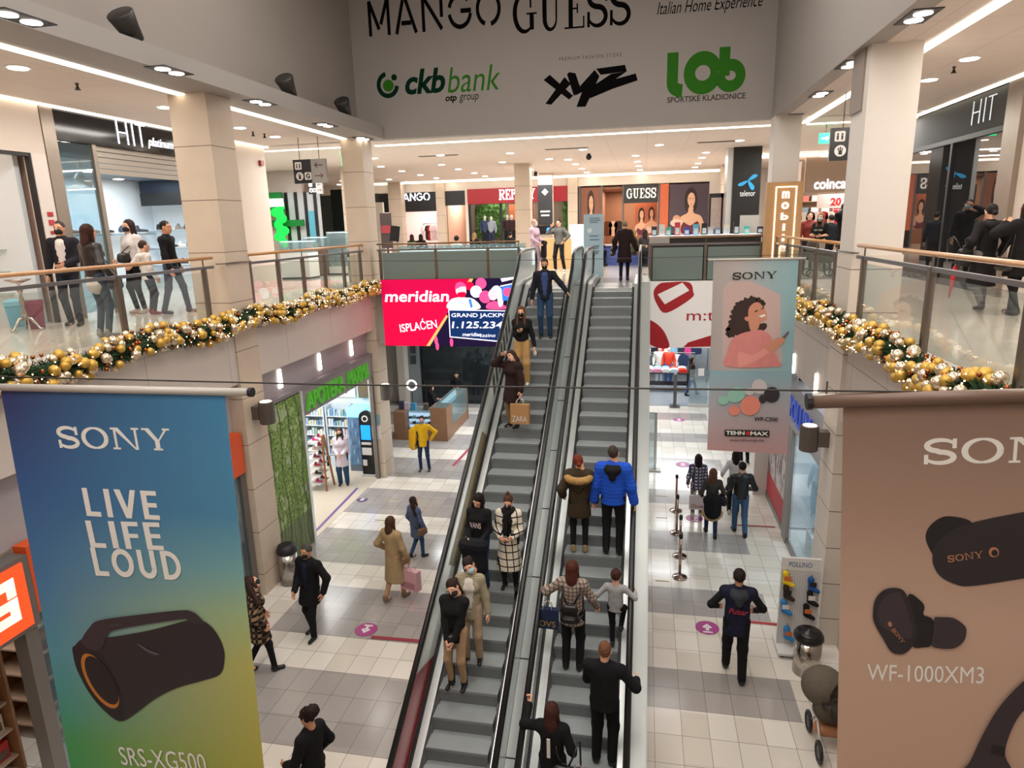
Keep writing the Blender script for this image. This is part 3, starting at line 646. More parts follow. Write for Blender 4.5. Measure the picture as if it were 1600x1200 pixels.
a = az(853, 277, CZ-.03)
t, _ = column('slim cream column wearing a black notice with a screen', a[0], 33, a[0]+.66, 33.5, UF, CZ, STONE)
MB().box((a[0]-.02, 32.9, 7.2), (a[0]+.68, 33.0, 9.05)).build('black_notice', mat('notice_black', '#26262a', .5), t)
polys_obj([[(0, .5), (.5, 0), (1, .5), (.5, 1)]], (a[0]+.33, 32.9, 8.72), (1, 0, 0), (0, 0, 1), .32, mat('notice_white', '#d8d8d8', .5), t, name='emblem', depth=.01)
for zz, ww in ((7.78, .46), (7.6, .4)): MB().box((a[0]+.33-ww/2, 32.88, zz), (a[0]+.33+ww/2, 32.9, zz+.08)).build('text_line', mat('notice_white', '#d8d8d8'), t)
MB().box((a[0]-.1, 32.7, 6.75), (a[0]+.8, 32.85, 7.15)).build('screen', mat('screen_black', '#0b1018', .2), t); MB().ball((a[0]+.5, 32.69, 6.95), (.09, .01, .12)).build('screen_mark', emis('blue_mark', '#2f7dff', 1.5), t)
# -- ceiling light strips
STRIP = emis('light_strip', '#fff3df', 3.2)
def strip(lb, lo, hi):
    t = thing('ceiling_light_strip', lb, 'light', lo); MB().box(lo, hi).build('diffuser', STRIP, t); return t
strip('long warm light strip in the left gallery ceiling', (-8.02, -2, CZ-.02), (-7.86, 18.9, CZ+.01)); strip('long warm light strip in the right gallery ceiling', (3.88, -2, CZ-.02), (4.04, 19.4, CZ+.01))
strip('warm light strip running across the ceiling under the logo wall', (-7.8, 19.45, CZ-.02), (3.85, 19.62, CZ+.01))
strip('light strip along the top of the black shoe shop fascia', (-10.78, 5, CZ-.03), (-10.68, 18.6, CZ+.0)); strip('light strip along the top of the dark glass shop front at right', (6.45, 8, CZ-.03), (6.55, 19.7, CZ+.0))
strip('cove light strip above the far shop fronts', (-15, 35.3, 9.5), (3.5, 35.45, 9.58)); strip('cove light strip above the homeware shop', (3.9, 27.9, 9.45), (12, 28.05, 9.55))
strip('light strip across the corridor ceiling on the left gallery', (-14.5, 19.4, CZ-.02), (-8.2, 19.52, CZ+.01)); strip('light strip across the corridor ceiling on the right gallery', (4.1, 19.6, CZ-.02), (9, 19.75, CZ+.01))
# -- twin recessed spots along the void
BLK = mat('fitting_black', '#17161a', .5); SPOT = emis('spot_disc', '#fff6ea', 12); ST = mat('steel', '#8d8883', .3, 1, noise=.1, nscale=20)
t0 = thing('twin_downlight', 'twin recessed spotlight nearest in the left gallery ceiling edge', 'light', (0, 0, 0), 0, 'twin spotlights along the void')
MB().box((-.17, -.33, -.012), (.17, .33, .0)).build('frame', BLK, t0)
for s_ in (-1, 1): MB().lathe([(.105, -.02), (.105, -.012)], (0, s_*.15, 0), 16).build('lamp_disc', SPOT, t0)
L_ = [((30, 27), 'first'), ((265, 110), 'second'), ((407, 160), 'third'), ((508, 195), 'fourth'), ((567, 216), 'last')]
for i, ((u, v), nth) in enumerate(L_):
    p = az(u, v, CZ); lb = 'twin recessed spotlight in the left void edge ceiling, %s from the front' % nth
    if i == 0: t0.location = Vector(p); t0.rotation_euler.z = 0; t0['label'] = lb
    else: dup(t0, p, 0, lb)
for (u, v), nth in (((1435, 25), 'first'), ((1330, 100), 'second'), ((1282, 147), 'third'), ((1240, 181), 'last')):
    dup(t0, az(u, v, CZ), 0, 'twin recessed spotlight in the right void edge ceiling, %s from the front' % nth)
# -- round downlights
d0 = None
def downlight(u, v, lb, z=CZ, r=.13):
    global d0
    p = az(u, v, z)
    if d0 is None:
        d0 = thing('downlight', lb, 'light', p, 0, 'round ceiling downlights')
        for o in (MB().lathe([(.16, -.012), (.16, 0)], (0, 0, 0), 18).build('ring', mat('ring_white', '#d8d2ca', .5)), MB().lathe([(.125, -.022), (.125, -.012)], (0, 0, 0), 18).build('lamp_disc', SPOT)): o.parent = d0
        return d0
    return dup(d0, p, None, lb)
for (u, v), nm in zip(((28, 105), (258, 167), (375, 199), (430, 213)), ('nearest', 'second', 'third', 'last')): downlight(u, v, 'round downlight in the left gallery ceiling between the two light strips, %s' % nm)
for (u, v), nm in zip(((1515, 91), (1452, 124)), ('nearer', 'farther')): downlight(u, v, 'round downlight in the right gallery ceiling, the %s one' % nm)
far = [(585, 247), (595, 260), (608, 280), (628, 267), (635, 284), (657, 273), (658, 288), (688, 242), (690, 257), (682, 278), (701, 288), (704, 282), (716, 264), (723, 288), (741, 270), (758, 275), (762, 292), (785, 253), (797, 239), (829, 267-2), (840, 272), (858, 248), (888, 249), (899, 256), (911, 233), (909, 263), (917, 269), (925, 273), (944, 280), (950, 283), (993, 243), (996, 252), (998, 259), (1000, 265), (1003, 270), (1004, 275), (1016, 280), (1030, 226), (1103, 238), (1097, 246), (1091, 255), (1086, 261), (1083, 266), (1080, 272), (1085, 271), (1084, 277), (1156, 219), (1200, 241), (790, 280), (530, 288), (535, 282), (525, 292)]
for i, (u, v) in enumerate(far):
    rowp = 'left' if u < 600 else 'centre left' if u < 800 else 'centre' if u < 970 else 'centre right' if u < 1060 else 'right'
    downlight(u, v, 'round downlight in the %s of the far gallery ceiling' % rowp)
for (u, v) in ((1288, 244), (1268, 252), (1252, 258), (1299, 267), (1316, 262)): downlight(u, v, 'round downlight in the ceiling before the homeware shop')
# small ceiling fixtures
for (u, v, lb) in ((120, 130, 'small sprinkler head in the left gallery ceiling, nearer one'), (395, 206, 'small dark ceiling sensor beside the third left downlight'), (413, 209, 'small sprinkler head before the last left downlight'), (1491, 104, 'small sprinkler head in the right gallery ceiling')):
    p = az(u, v, CZ); tag(MB().lathe([(.05, -.1), (.03, -.08), (.015, -.04), (.03, 0)], p, 10).build('sprinkler', mat('sprinkler_dark', '#4b443e', .4, 1)), lb, 'sprinkler')
for (u, v, lb) in ((920, 240, 'black dome camera hanging from the far ceiling'), (837, 268, 'black camera under the ceiling above the slim column')):
    p = az(u, v, CZ); t = thing('ceiling_camera', lb, 'camera', p); MB().cyl((p[0], p[1], CZ), (p[0], p[1], CZ-.08), .06).build('mount', BLK, t); MB().ball((p[0], p[1], CZ-.12), .1).build('dome', BLK, t, True)
for (u, v, lb) in ((685, 243, 'slotted air vent in the far ceiling at left'), (885, 232, 'slotted air vent in the far ceiling at centre'), (1125, 221, 'slotted air vent in the far ceiling at right')):
    p = az(u, v, CZ); t = thing('air_vent', lb, 'vent', p); MB().box((p[0]-.7, p[1]-.12, CZ-.012), (p[0]+.7, p[1]+.12, CZ)).build('frame', mat('vent_grey', '#8b847c', .5), t)
    for q in range(3): MB().box((p[0]-.66, p[1]-.09+q*.07, CZ-.016), (p[0]+.66, p[1]-.05+q*.07, CZ-.01)).build('slot', BLK, t)
# black floodlights lying on the left ledge, aimed up
for i, (u, v, nm) in enumerate(((205, 25, 'front'), (455, 138, 'middle'), (543, 178, 'rear'))):
    p = ax(u, v, BL-.12); zc = CZ+.3; yy = p[1]; t = thing('floodlight', 'black floodlight on the left bulkhead ledge, the %s one' % nm, 'floodlight', (BL-.3, yy, zc))
    M_ = Matrix.Translation((BL-.2, yy, zc+.2)) @ Matrix.Rotation(.7, 4, 'X'); mbx = MB(); mbx.lathe([(.0, -.22), (.12, -.2), (.15, .0), (.19, .18), (.17, .2)], (0, 0, 0), 14)
    mbx.v = [tuple(M_ @ Vector(q)) for q in mbx.v]; mbx.build('housing', mat('flood_black', '#2a2724', .5), t, True); MB().box((BL-.32, yy-.06, zc), (BL-.08, yy+.06, zc+.06)).build('bracket', BLK, t)
# ================================================================== RAILINGS
WOOD = mat('handrail_wood', '#c08a55', .35, noise=.15, nscale=12, coat=.3); POST = mat('post_steel', '#7d746c', .35, .9, noise=.08); RGL = glassm('railing_glass', '#f2f5f3', .03); FROST = glassm('frosted_glass', '#7e8d88', .86, .12)
def railing(lb, a, b, nposts, wood=True, inset=.2, glass=RGL, hr=1.13, posts=None):
    a, b = Vector(a), Vector(b); t = thing('railing', lb, 'railing', a); d = (b-a).normalized(); up = Vector((0, 0, 1)); sd = d.cross(up)
    if wood: MB().tube([a+up*hr, b+up*hr], .03, 10).build('handrail', WOOD, t, True)
    else: MB().tube([a+up*hr, b+up*hr], .024, 10).build('handrail', mat('handrail_brown', '#8a6a4d', .3, .5), t, True)
    def bar(p, q, w_, h_):
        m_ = MB(); dd = (q-p).normalized(); s_ = dd.cross(up)*w_/2
        m_.add([p-s_, p+s_, p+s_+up*h_, p-s_+up*h_, q-s_, q+s_, q+s_+up*h_, q-s_+up*h_], [(0, 1, 2, 3), (4, 7, 6, 5), (0, 4, 5, 1), (1, 5, 6, 2), (2, 6, 7, 3), (3, 7, 4, 0)]); return m_
    bar(a+up*(hr-.19), b+up*(hr-.19), .05, .05).build('mid_rail', mat('rail_steel', '#8f8d90', .3, .9), t)
    L = (b-a).length; ts = posts or [(inset+(L-2*inset)*i/max(1, nposts-1))/L for i in range(nposts)]
    ts = [q for q in ts]
    for q in ts:
        p = a+(b-a)*q; po = MB().box((p.x-.035, p.y-.035, p.z), (p.x+.035, p.y+.035, p.z+hr-.15)).build('post', POST, t); MB().cyl(p+up*(hr-.15), p+up*hr, .013, 8).build('stub', POST, po)
    for i in range(len(ts)-1):
        p = a+(b-a)*ts[i]+d*.06; q = a+(b-a)*ts[i+1]-d*.06; bar(p+up*.06, q+up*.06, .012, hr-.3).build('glass_panel', glass, t)
    return t
RXL, RXR = -7.66, 3.14
railing('near left gallery railing with wooden handrail and glass panels, before the stone column', (RXL, .3, UF), (RXL, 11.0, UF), 0, posts=[.02, .21, .402, .587, .785, .975])
railing('far left gallery railing with wooden handrail, behind the stone column', (RXL, 11.95, UF), (RXL, 17.7, UF), 6)
railing('near right gallery railing with wooden handrail and glass panels, before the white column', (RXR, .3, UF), (RXR, 11.0, UF), 0, posts=[.02, .2, .38, .555, .745, .97])
railing('far right gallery railing with wooden handrail, behind the white column', (RXR, 11.95, UF), (RXR, 17.7, UF), 5)
railing('railing above the big red screen with frosted glass panels', (-7.35, YB+.06, UF), (-3.3, YB+.06, UF), 0, wood=False, glass=FROST, posts=[.02, .42, .785, .995])
t = railing('railing above the white and red billboard with frosted glass panels', (.1, YB+.06, UF), (2.95, YB+.06, UF), 3, wood=False, inset=.05, glass=FROST)
MB().box((.12, YB-.02, UF+1.0), (.62, YB+.03, UF+1.14)).build('end_plate', mat('plate_grey', '#a09a94', .4), t)
for lb, x0, y0, z0 in (('link bar joining the left handrails around the stone column', -7.48, 0, 0), ('link bar joining the right handrails around the white column', 3.06, 0, 0)):
    tag(MB().tube([(x0-.1 if x0 < 0 else x0+.08, 10.98, UF+1.02), (x0+.03, 11.06, UF+1.02), (x0+.03, 11.9, UF+1.02), (x0-.1 if x0 < 0 else x0+.08, 11.98, UF+1.02)], .014, 8).build('link_bar', POST, None, True), lb, 'rail')
# ================================================================== GARLANDS
GREEN = mat('fir_green', '#1f3d1c', .8, noise=.4, nscale=20); GOLD = mat('bauble_gold', '#c9a24c', .42, .55, noise=.1, nscale=30); CHAM = mat('bauble_champagne', '#e0cfb4', .2, .8, noise=.08, nscale=25); COPP = mat('bauble_copper', '#a5603a', .18, .95); FAIRY = emis('fairy_light', '#ffdca8', 5)
def garland(lb, x, y0, y1, sgn):
    rnd = random.Random(int(x*100)); t = thing('garland', lb, 'garland', (x, y0, UF)); zc = UF-.05
    m_ = MB(); n = int((y1-y0)*520)
    for i in range(n):
        y = y0+(y1-y0)*rnd.random(); a = rnd.uniform(0, 2*PI); r0 = rnd.uniform(.02, .12); r1 = r0+rnd.uniform(.05, .11); dy = rnd.uniform(-.09, .09)
        wob = .05*math.sin(y*2.3)
        p = Vector((x+math.cos(a)*r0, y, zc+wob+math.sin(a)*r0)); q = Vector((x+math.cos(a)*r1, y+dy, zc+wob+math.sin(a)*r1)); sdv = Vector((-math.sin(a), .3, math.cos(a)))*.012
        m_.add([p-sdv, p+sdv, q+sdv*.4, q-sdv*.4], [(0, 1, 2, 3)])
    m_.tube([(x, y0, zc), (x, y1, zc)], .07, 8); m_.build('fir_branches', GREEN, t)
    base = [MB().ball((0, 0, 0), .072, 16).mesh('bauble', GOLD, True), MB().ball((0, 0, 0), .068, 16).mesh('bauble', CHAM, True), MB().ball((0, 0, 0), .03, 10).mesh('bauble', COPP, True)]
    items = []
    for i in range(int((y1-y0)*46)):
        y = y0+(y1-y0)*rnd.random(); kx = rnd.random(); kk = 0 if kx < .26 else 1 if kx < .62 else 2; a = rnd.uniform(-.75, 1.0)*PI/1.6; rr = rnd.uniform(.15, .21)
        items.append((y, kk, x+sgn*math.cos(a)*rr, zc+.05*math.sin(y*2.3)+math.sin(a)*rr, rnd.uniform(.7, 1.12)))
    items.sort(key=lambda q: q[0]/(1+.6*(q[1] < 2)))
    big = [q for q in items if q[1] < 2][:100]; rest = [q for q in items if q not in big]
    for (y, kk, px, pz, s_) in big:
        o = bpy.data.objects.new('bauble', base[kk]); COL.objects.link(o); att(o, t); o.location = (px, y, pz); o.scale = (s_,)*3; o['label'] = ('matt gold bauble', 'shiny champagne bauble')[kk]
    m_ = MB()
    for (y, kk, px, pz, s_) in rest: m_.ball((px, y, pz), (.072, .068, .03)[kk]*s_, 10 if kk < 2 else 6, kk)
    m_.build('small_baubles', [GOLD, CHAM, COPP], t, True, 'stuff')
    m_ = MB()
    for i in range(int((y1-y0)*22)):
        y = y0+(y1-y0)*rnd.random(); a = rnd.uniform(-1, 1.2); rr = .215; m_.ball((x+sgn*math.cos(a)*rr, y, zc+.05*math.sin(y*2.3)+math.sin(a)*rr), .009, 6)
    m_.build('fairy_lights', FAIRY, t, False, 'stuff')
garland('fir garland with gold baubles along the left gallery edge', XL+.13, 3.2, 17.75, 1); garland('fir garland with gold baubles along the right gallery edge', XR-.15, 3.6, 17.75, -1)
# ================================================================== ESCALATORS
T30 = .5775; RUN, RISE = .336, .194
def nos(y): return 5.33+(y-15.92)*T30          # height of the step line
YTOP = 15.92+(UF-5.33)/T30
STEPM = None
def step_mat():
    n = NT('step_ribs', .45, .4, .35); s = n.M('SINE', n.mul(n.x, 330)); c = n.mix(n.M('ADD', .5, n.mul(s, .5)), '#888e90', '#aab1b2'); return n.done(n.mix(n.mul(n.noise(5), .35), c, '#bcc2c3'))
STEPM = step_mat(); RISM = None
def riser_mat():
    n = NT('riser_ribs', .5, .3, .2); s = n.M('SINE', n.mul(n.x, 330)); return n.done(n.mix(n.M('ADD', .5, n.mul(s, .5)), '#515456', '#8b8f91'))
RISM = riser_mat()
RUB = mat('handrail_rubber', '#17181b', .35, spec=.5); ALU = mat('brushed_steel', '#c9cdcc', .32, .7, noise=.06, nscale=40); SKRT = mat('skirt_black', '#151617', .4); BGL = glassm('balustrade_glass', '#e8efed', .66, .05); PALE = mat('deck_grey', '#b2b7b6', .35, .25); SIDE = mat('truss_cladding', '#b6b9b7', .4, .2, noise=.03)
def escalator(lb, xa, xb, hl, hrx):
    t = thing('escalator', lb, 'escalator', ((xa+xb)/2, 6.6, 0)); zb = lambda y, o: nos(y)+o
    y0, y1 = 6.4, 16.53
    proto = None
    for k in range(28):
        zk = 5.33-RISE*k; yk = 15.92-RUN*k
        if proto is None:
            m_ = MB(); m_.box((xa, -RUN, -.03), (xb, 0, 0), 0); prof = [(0, 0), (-.012, -.05), (-.03, -.12), (-.05, -RISE)]
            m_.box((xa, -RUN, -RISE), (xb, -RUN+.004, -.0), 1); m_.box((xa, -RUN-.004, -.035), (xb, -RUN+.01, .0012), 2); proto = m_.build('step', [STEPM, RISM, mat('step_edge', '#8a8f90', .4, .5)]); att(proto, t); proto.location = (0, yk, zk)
        else:
            o = proto.copy(); COL.objects.link(o); o.location = (0, yk, zk)
    # upper flattening steps and landing
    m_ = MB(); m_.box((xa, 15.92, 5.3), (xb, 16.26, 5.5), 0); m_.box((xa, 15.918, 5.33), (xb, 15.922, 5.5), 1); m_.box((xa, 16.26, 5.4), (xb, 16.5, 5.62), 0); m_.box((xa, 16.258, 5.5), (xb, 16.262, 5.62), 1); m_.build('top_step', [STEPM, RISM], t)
    m_ = MB(); m_.box((xa-.1, 16.5, 5.5), (xb+.1, 16.62, UF+.004), 1); m_.box((xa-.1, 16.62, 5.5), (xb+.1, 18.05, UF+.002), 0); m_.build('landing_plate', [mat('landing_steel', '#6e7072', .35, .8, noise=.1, nscale=30), ALU], t)
    MB().box((xa, 6.0, -.1), (xb, 6.75, .01)).build('bottom_plate', mat('landing_steel'), t)
    for side, x_in, hx in ((-1, xa, hl), (1, xb, hrx)):
        s = side; ye = 18.75
        def band(xo0, xo1, z0, z1, name, m, ytop=ye, smooth=False):
            lo, hi = min(x_in+s*xo0, x_in+s*xo1), max(x_in+s*xo0, x_in+s*xo1)
            P = [(6.3, z0(6.3), z1(6.3))]; ys = [6.3, 16.2, 16.5, 16.9, ytop]; m_ = MB(); vs = []; fs = []
            for y in ys:
                base = min(nos(y), nos(16.56)+.02)
                for xx in (lo, hi): vs += [(xx, y, base+z0(y)), (xx, y, base+z1(y))]
            for i in range(len(ys)-1):
                a = i*4; b = a+4; fs += [(a, b, b+1, a+1), (a+2, a+3, b+3, b+2), (a+1, b+1, b+3, a+3), (a, a+2, b+2, b)]
            fs += [(0, 1, 3, 2), (a+4, a+6, a+7, a+5)]; m_.add(vs, fs); return m_.build(name, m, t, smooth)
        band(-.012, .05, lambda y: -.25, lambda y: .05, 'skirt', SKRT); band(.045, .15, lambda y: .02, lambda y: .12, 'inner_deck', ALU)
        band(.15, .18, lambda y: .08, lambda y: .135, 'brush_gap', SKRT)
        gx = abs(hx-x_in); band(gx-.006, gx+.006, lambda y: .1, lambda y: .86, 'glass_balustrade', BGL, 18.55)
        pts = [(hx, y, nos(y)+.9) for y in (6.3, 10, 14, 15.9)]
        yT = 16.35; zT = UF+.93
        pts += [(hx, 16.2, zT-.12), (hx, 16.45, zT-.035), (hx, 16.8, zT), (hx, 17.5, zT), (hx, 18.4, zT)]+[(hx, 18.4+.34*math.sin(a), zT-.34+.34*math.cos(a)) for a in (.4, .8, 1.2, 1.6, 2.0, 2.4)]+[(hx, 18.45, zT-.7)]
        hr_ = MB().tube(pts, .042, 10).build('handrail', RUB, t, True)
        MB().tube([(p[0], p[1], p[2]-.048) for p in pts[:-5]], .022, 6).build('rail_track', ALU, hr_, True)
    return t, (xa, xb)
e1, _ = escalator('left escalator carrying people down from the gallery', -2.75, -1.9, -2.97, -1.67)
e2, _ = escalator('right escalator carrying people up to the gallery', -1.19, -.27, -1.39, -.10)
for e in (e1, e2):   # the copied steps keep the original's parent
    pass
def slope_box(x0, x1, o0, o1, name, m, parent=None, y0=6.3, y1=16.5, top=None):
    m_ = MB(); a0, a1 = nos(y0), nos(y1)
    m_.add([(x0, y0, a0+o0), (x1, y0, a0+o0), (x1, y0, a0+o1), (x0, y0, a0+o1), (x0, y1, a1+o0), (x1, y1, a1+o0), (x1, y1, a1+o1), (x0, y1, a1+o1)], [(0, 1, 2, 3), (4, 7, 6, 5), (0, 4, 5, 1), (1, 5, 6, 2), (2, 6, 7, 3), (3, 7, 4, 0)])
    if top: m_.box((x0, y1, UF-.3), (x1, top, UF+o1-.0))
    return m_.build(name, m, parent)
slope_box(-1.66, -1.40, -.5, .16, 'deck_cover', PALE, e2, top=18.6); slope_box(-1.52, -1.46, .158, .17, 'deck_seam', ALU, e2)
slope_box(-.06, .13, -.7, .14, 'outer_deck', PALE, e2, top=18.6); slope_box(.13, .15, -1.1, .1, 'side_cladding', SIDE, e2, top=18.6); slope_box(-3.08, -2.99, -.7, .13, 'outer_deck', PALE, e1, top=18.6); slope_box(-3.1, -3.08, -1.1, .1, 'side_cladding', SIDE, e1, top=18.6)
slope_box(-3.05, -2.8, -1.1, -.5, 'truss_left', SIDE, e1); slope_box(-1.9, .1, -1.1, -.6, 'truss', SIDE, e2); slope_box(-2.8, -1.9, -1.1, -.6, 'truss', SIDE, e1)
for k in range(9):
    y = 7.2+k*1.15; MB().box((-1.66, y, nos(y)+.155), (-1.40, y+.012, nos(y)+.172)).build('deck_joint', SKRT, e2)
# small printed film on the outer glass of the left escalator
RED = mat('film_red', '#8e1420', .35); OLV = mat('film_olive', '#6d5a1e', .4); DRK = mat('film_dark', '#3f403a', .5)
def film(ya, yb, o0, o1, m, name, skew=0):
    x = -2.957; MB().add([(x, ya, nos(ya)+o0), (x, yb, nos(yb)+o0), (x, yb+skew, nos(yb+skew)+o1), (x, ya+skew, nos(ya+skew)+o1)], [(0, 1, 2, 3)]).build(name, m, e1)
film(6.4, 8.3, .14, .8, RED, 'red_film', -.75); film(9.6, 12.1, .14, .5, OLV, 'gold_film', -.3)
for i in range(7): film(12.9+i*.28, 13.08+i*.28, .25, .72, DRK, 'dark_letter_film', -.1)
# ================================================================== LOGO WALL (upper back wall of the atrium)
LX, LZ = (1, 0, 0), (0, 0, 1)
YW = YB+.31
LK = mat('logo_black', '#0c0b0b', .9, spec=.05); LG1 = mat('logo_dark_green', '#0b2c1e', .9, spec=.05); LG2 = mat('logo_green', '#357024', .9, spec=.05); LGR = mat('logo_grey', '#4a4543', .9, spec=.05)
def wp(u, v): return ay(u, v, YW)
def logo_thing(name, lb, u, v): return thing(name, lb, 'sign', wp(u, v))
def W(u0, u1, v=60): return wp(u1, v)[0]-wp(u0, v)[0]
t = logo_thing('wall_lettering', 'large black stencil lettering at upper left of the grey logo wall', 680, 20)
def stencil(ch):
    s = .13
    return {'M': (stroke([(.1, 0), (.1, 1)], s)+stroke([(.1, 1), (.48, .18)], s)+stroke([(.56, .32), (.86, 1)], s)+stroke([(.9, 0), (.9, 1)], s), 1.0),
            'A': (stroke([(.08, 0), (.4, .95)], s)+stroke([(.5, 1), (.92, 0)], s)+stroke([(.3, .3), (.72, .3)], s), 1.0),
            'N': (stroke([(.1, 0), (.1, 1)], s)+stroke([(.12, .98), (.86, .04)], s)+stroke([(.86, .38), (.86, 1)], s), .96),
            'G': (stroke(arc(.52, .5, .44, .44, 40, 165), s)+stroke(arc(.52, .5, .44, .44, 190, 350), s)+stroke([(.55, .5), (.98, .5)], s), 1.02),
            'O': (stroke(arc(.52, .5, .44, .44, -78, 250, 24), s), 1.04)}[ch]
P_ = []; x_ = 0
for ch in 'MANGO':
    g, w_ = stencil(ch); P_ += [[(a+x_, b) for a, b in q] for q in g]; x_ += w_+.14
polys_obj(P_, wp(677, 21), LX, LZ, .88, LK, t, W(575, 781), .015)
t = logo_thing('wall_lettering', 'large black serif lettering at upper middle of the grey logo wall', 892, 15)
serif('GUESS', wp(892, 14), LX, LZ, .95, LK, t, W(801, 984), t=.14, th=.045, gap=.06, ww=.82)
t = logo_thing('wall_lettering', 'black slanted script caption at upper right of the grey logo wall', 1108, 10)
text('Italian Home Experience', wp(1108, 10), LX, LZ, .36, LK, t, W(1027, 1190), shear=.3)
polys_obj(stroke(arc(0, 0, 1, .5, 180, 360, 12), .3), wp(1037, -6), LX, LZ, .12, LK, t, .3)
polys_obj(stroke(arc(0, 0, 1, .5, 180, 360, 12), .3), wp(1075, -9), LX, LZ, .12, LK, t, .3)
t = logo_thing('wall_lettering', 'green bank logo with ring emblem on the left of the grey logo wall', 680, 140)
c_ = wp(606, 133); R_ = W(589, 626)/2
polys_obj(stroke(arc(0, 0, .8, .8, 100, 352, 24), .34), c_, LX, LZ, R_*2.0, LG1, t, R_*1.9, .012, 'emblem_ring')
MB().cyl(Vector(wp(607, 134)), Vector(wp(607, 134))-Vector((0, .014, 0)), R_*.46, 24).build('emblem_dot', LG2, t); MB().cyl(Vector(wp(616, 121)), Vector(wp(616, 121))-Vector((0, .014, 0)), R_*.24, 20).build('emblem_dot', LG1, t)
text('ckb', wp(664, 127), LX, LZ, .62, LG1, t, W(634, 698), shear=.22, bold=.03); text('bank', wp(740, 123), LX, LZ, .62, LG2, t, W(699, 783), shear=.22, bold=.0)
text('otp', wp(705, 155), LX, LZ, .2, LK, t, W(697, 715), shear=.22, bold=.03); text('group', wp(733, 154), LX, LZ, .2, LK, t, W(718, 749), shear=.22)
t = logo_thing('wall_lettering', 'black spiky angular logo at the middle of the grey logo wall', 923, 135)
XYZ = [[(-55, 500), (-12, 462), (145, 640), (118, 668)], [(88, 488), (130, 545), (-5, 700), (-45, 690)], [(105, 468), (120, 452), (162, 464), (200, 600), (150, 640)], [(290, 448), (322, 500), (230, 732), (168, 730), (205, 615), (160, 640), (190, 570)], [(300, 440), (490, 426), (502, 476), (330, 490)], [(502, 476), (430, 530), (560, 498), (574, 552), (410, 605), (260, 668), (240, 600), (400, 488)]]
polys_obj([[(a, -b) for a, b in q] for q in XYZ], wp(922, 136), LX, LZ, 1.02*.9, LK, t, W(848, 997), .014)
text('PREMIUM FASHION STORE', wp(922, 89), LX, LZ, .085, LGR, t, W(874, 972), space=1.6)
t = logo_thing('wall_lettering', 'green rounded three letter logo at the right of the grey logo wall', 1103, 120)
LB = stroke([(.16, 1), (.16, .3)]+arc(.44, .3, .28, .17, 180, 270, 8), .3)+stroke(arc(.98, .5, .36, .33, 0, 360, 32), .31)+stroke([(1.55, 1.04), (1.55, .4)], .29)+stroke(arc(1.72, .4, .27, .24, 180, 490, 26), .26)
polys_obj(LB, wp(1103, 113), LX, LZ, W(1042, 1166)*.58, LG2, t, W(1042, 1166), .014)
text('SPORTSKE KLADIONICE', wp(1103, 153), LX, LZ, .135, LGR, t, W(1041, 1165), bold=.02)
# ================================================================== LEFT GALLERY SHOPS
XS = -10.8
def box_part(lo, hi, name, m, t): return MB().box(lo, hi).build(name, m, t)
SAT = mat('satin_steel', '#9a8f84', .35, .7, noise=.08, nscale=6)
y1 = 11.32; y2 = 15.55; zt = 9.58; zbF = 9.02
t = thing('shop', 'black fascia shoe shop front with thin white lit letters on the left gallery', 'shop', (XS, (y1+y2)/2, UF))
fa = box_part((XS-.25, y1, zbF), (XS, y2, zt), 'fascia', mat('gloss_black', '#121113', .12), t)
RL = (0, 1, 0)  # left wall faces +x : reading direction along +y
LIT = emis('lit_white', '#eef4ff', 1.8)
HITP = [q for a in (.1, .62, .95, 1.4) for q in rect(a-.025, 0, a+.025, 1)]+rect(.1, .48, .62, .53)+rect(1.15, .95, 1.68, 1)
polys_obj(HITP, (XS+.005, ax(205, 210, XS)[1], ax(205, 210, XS)[2]), RL, LZ, .46, LIT, fa, ax(228, 215, XS)[1]-ax(183, 205, XS)[1], .015)
text('platinum', (XS+.005, ax(251, 226, XS)[1], ax(251, 226, XS)[2]), RL, LZ, .24, LIT, fa, ax(271, 226, XS)[1]-ax(232, 224, XS)[1], shear=.3)
ym = ax(176, 400, XS)[1]
box_part((XS-.1, y1-.28, UF), (XS+.03, y1, zt), 'steel_pilaster', SAT, t); box_part((XS-.12, ym-.05, UF), (XS-.02, ym+.05, zbF), 'door_post', SAT, t); box_part((XS-.08, y2-.06, UF), (XS, y2, zt), 'edge_frame', BLK, t)
SGL = glassm('shop_glass', '#cfe0e6', .06); box_part((XS-.07, y1, UF+.08), (XS-.055, ym-.05, zbF), 'glass_pane', SGL, t)
mb = MB(); [mb.box((XS-.14, ym+.05, 8.48+i*.11), (XS-.1, y2-.06, 8.575+i*.11)) for i in range(5)]; mb.build('roller_shutter', mat('shutter', '#a8a096', .4, .5), t)
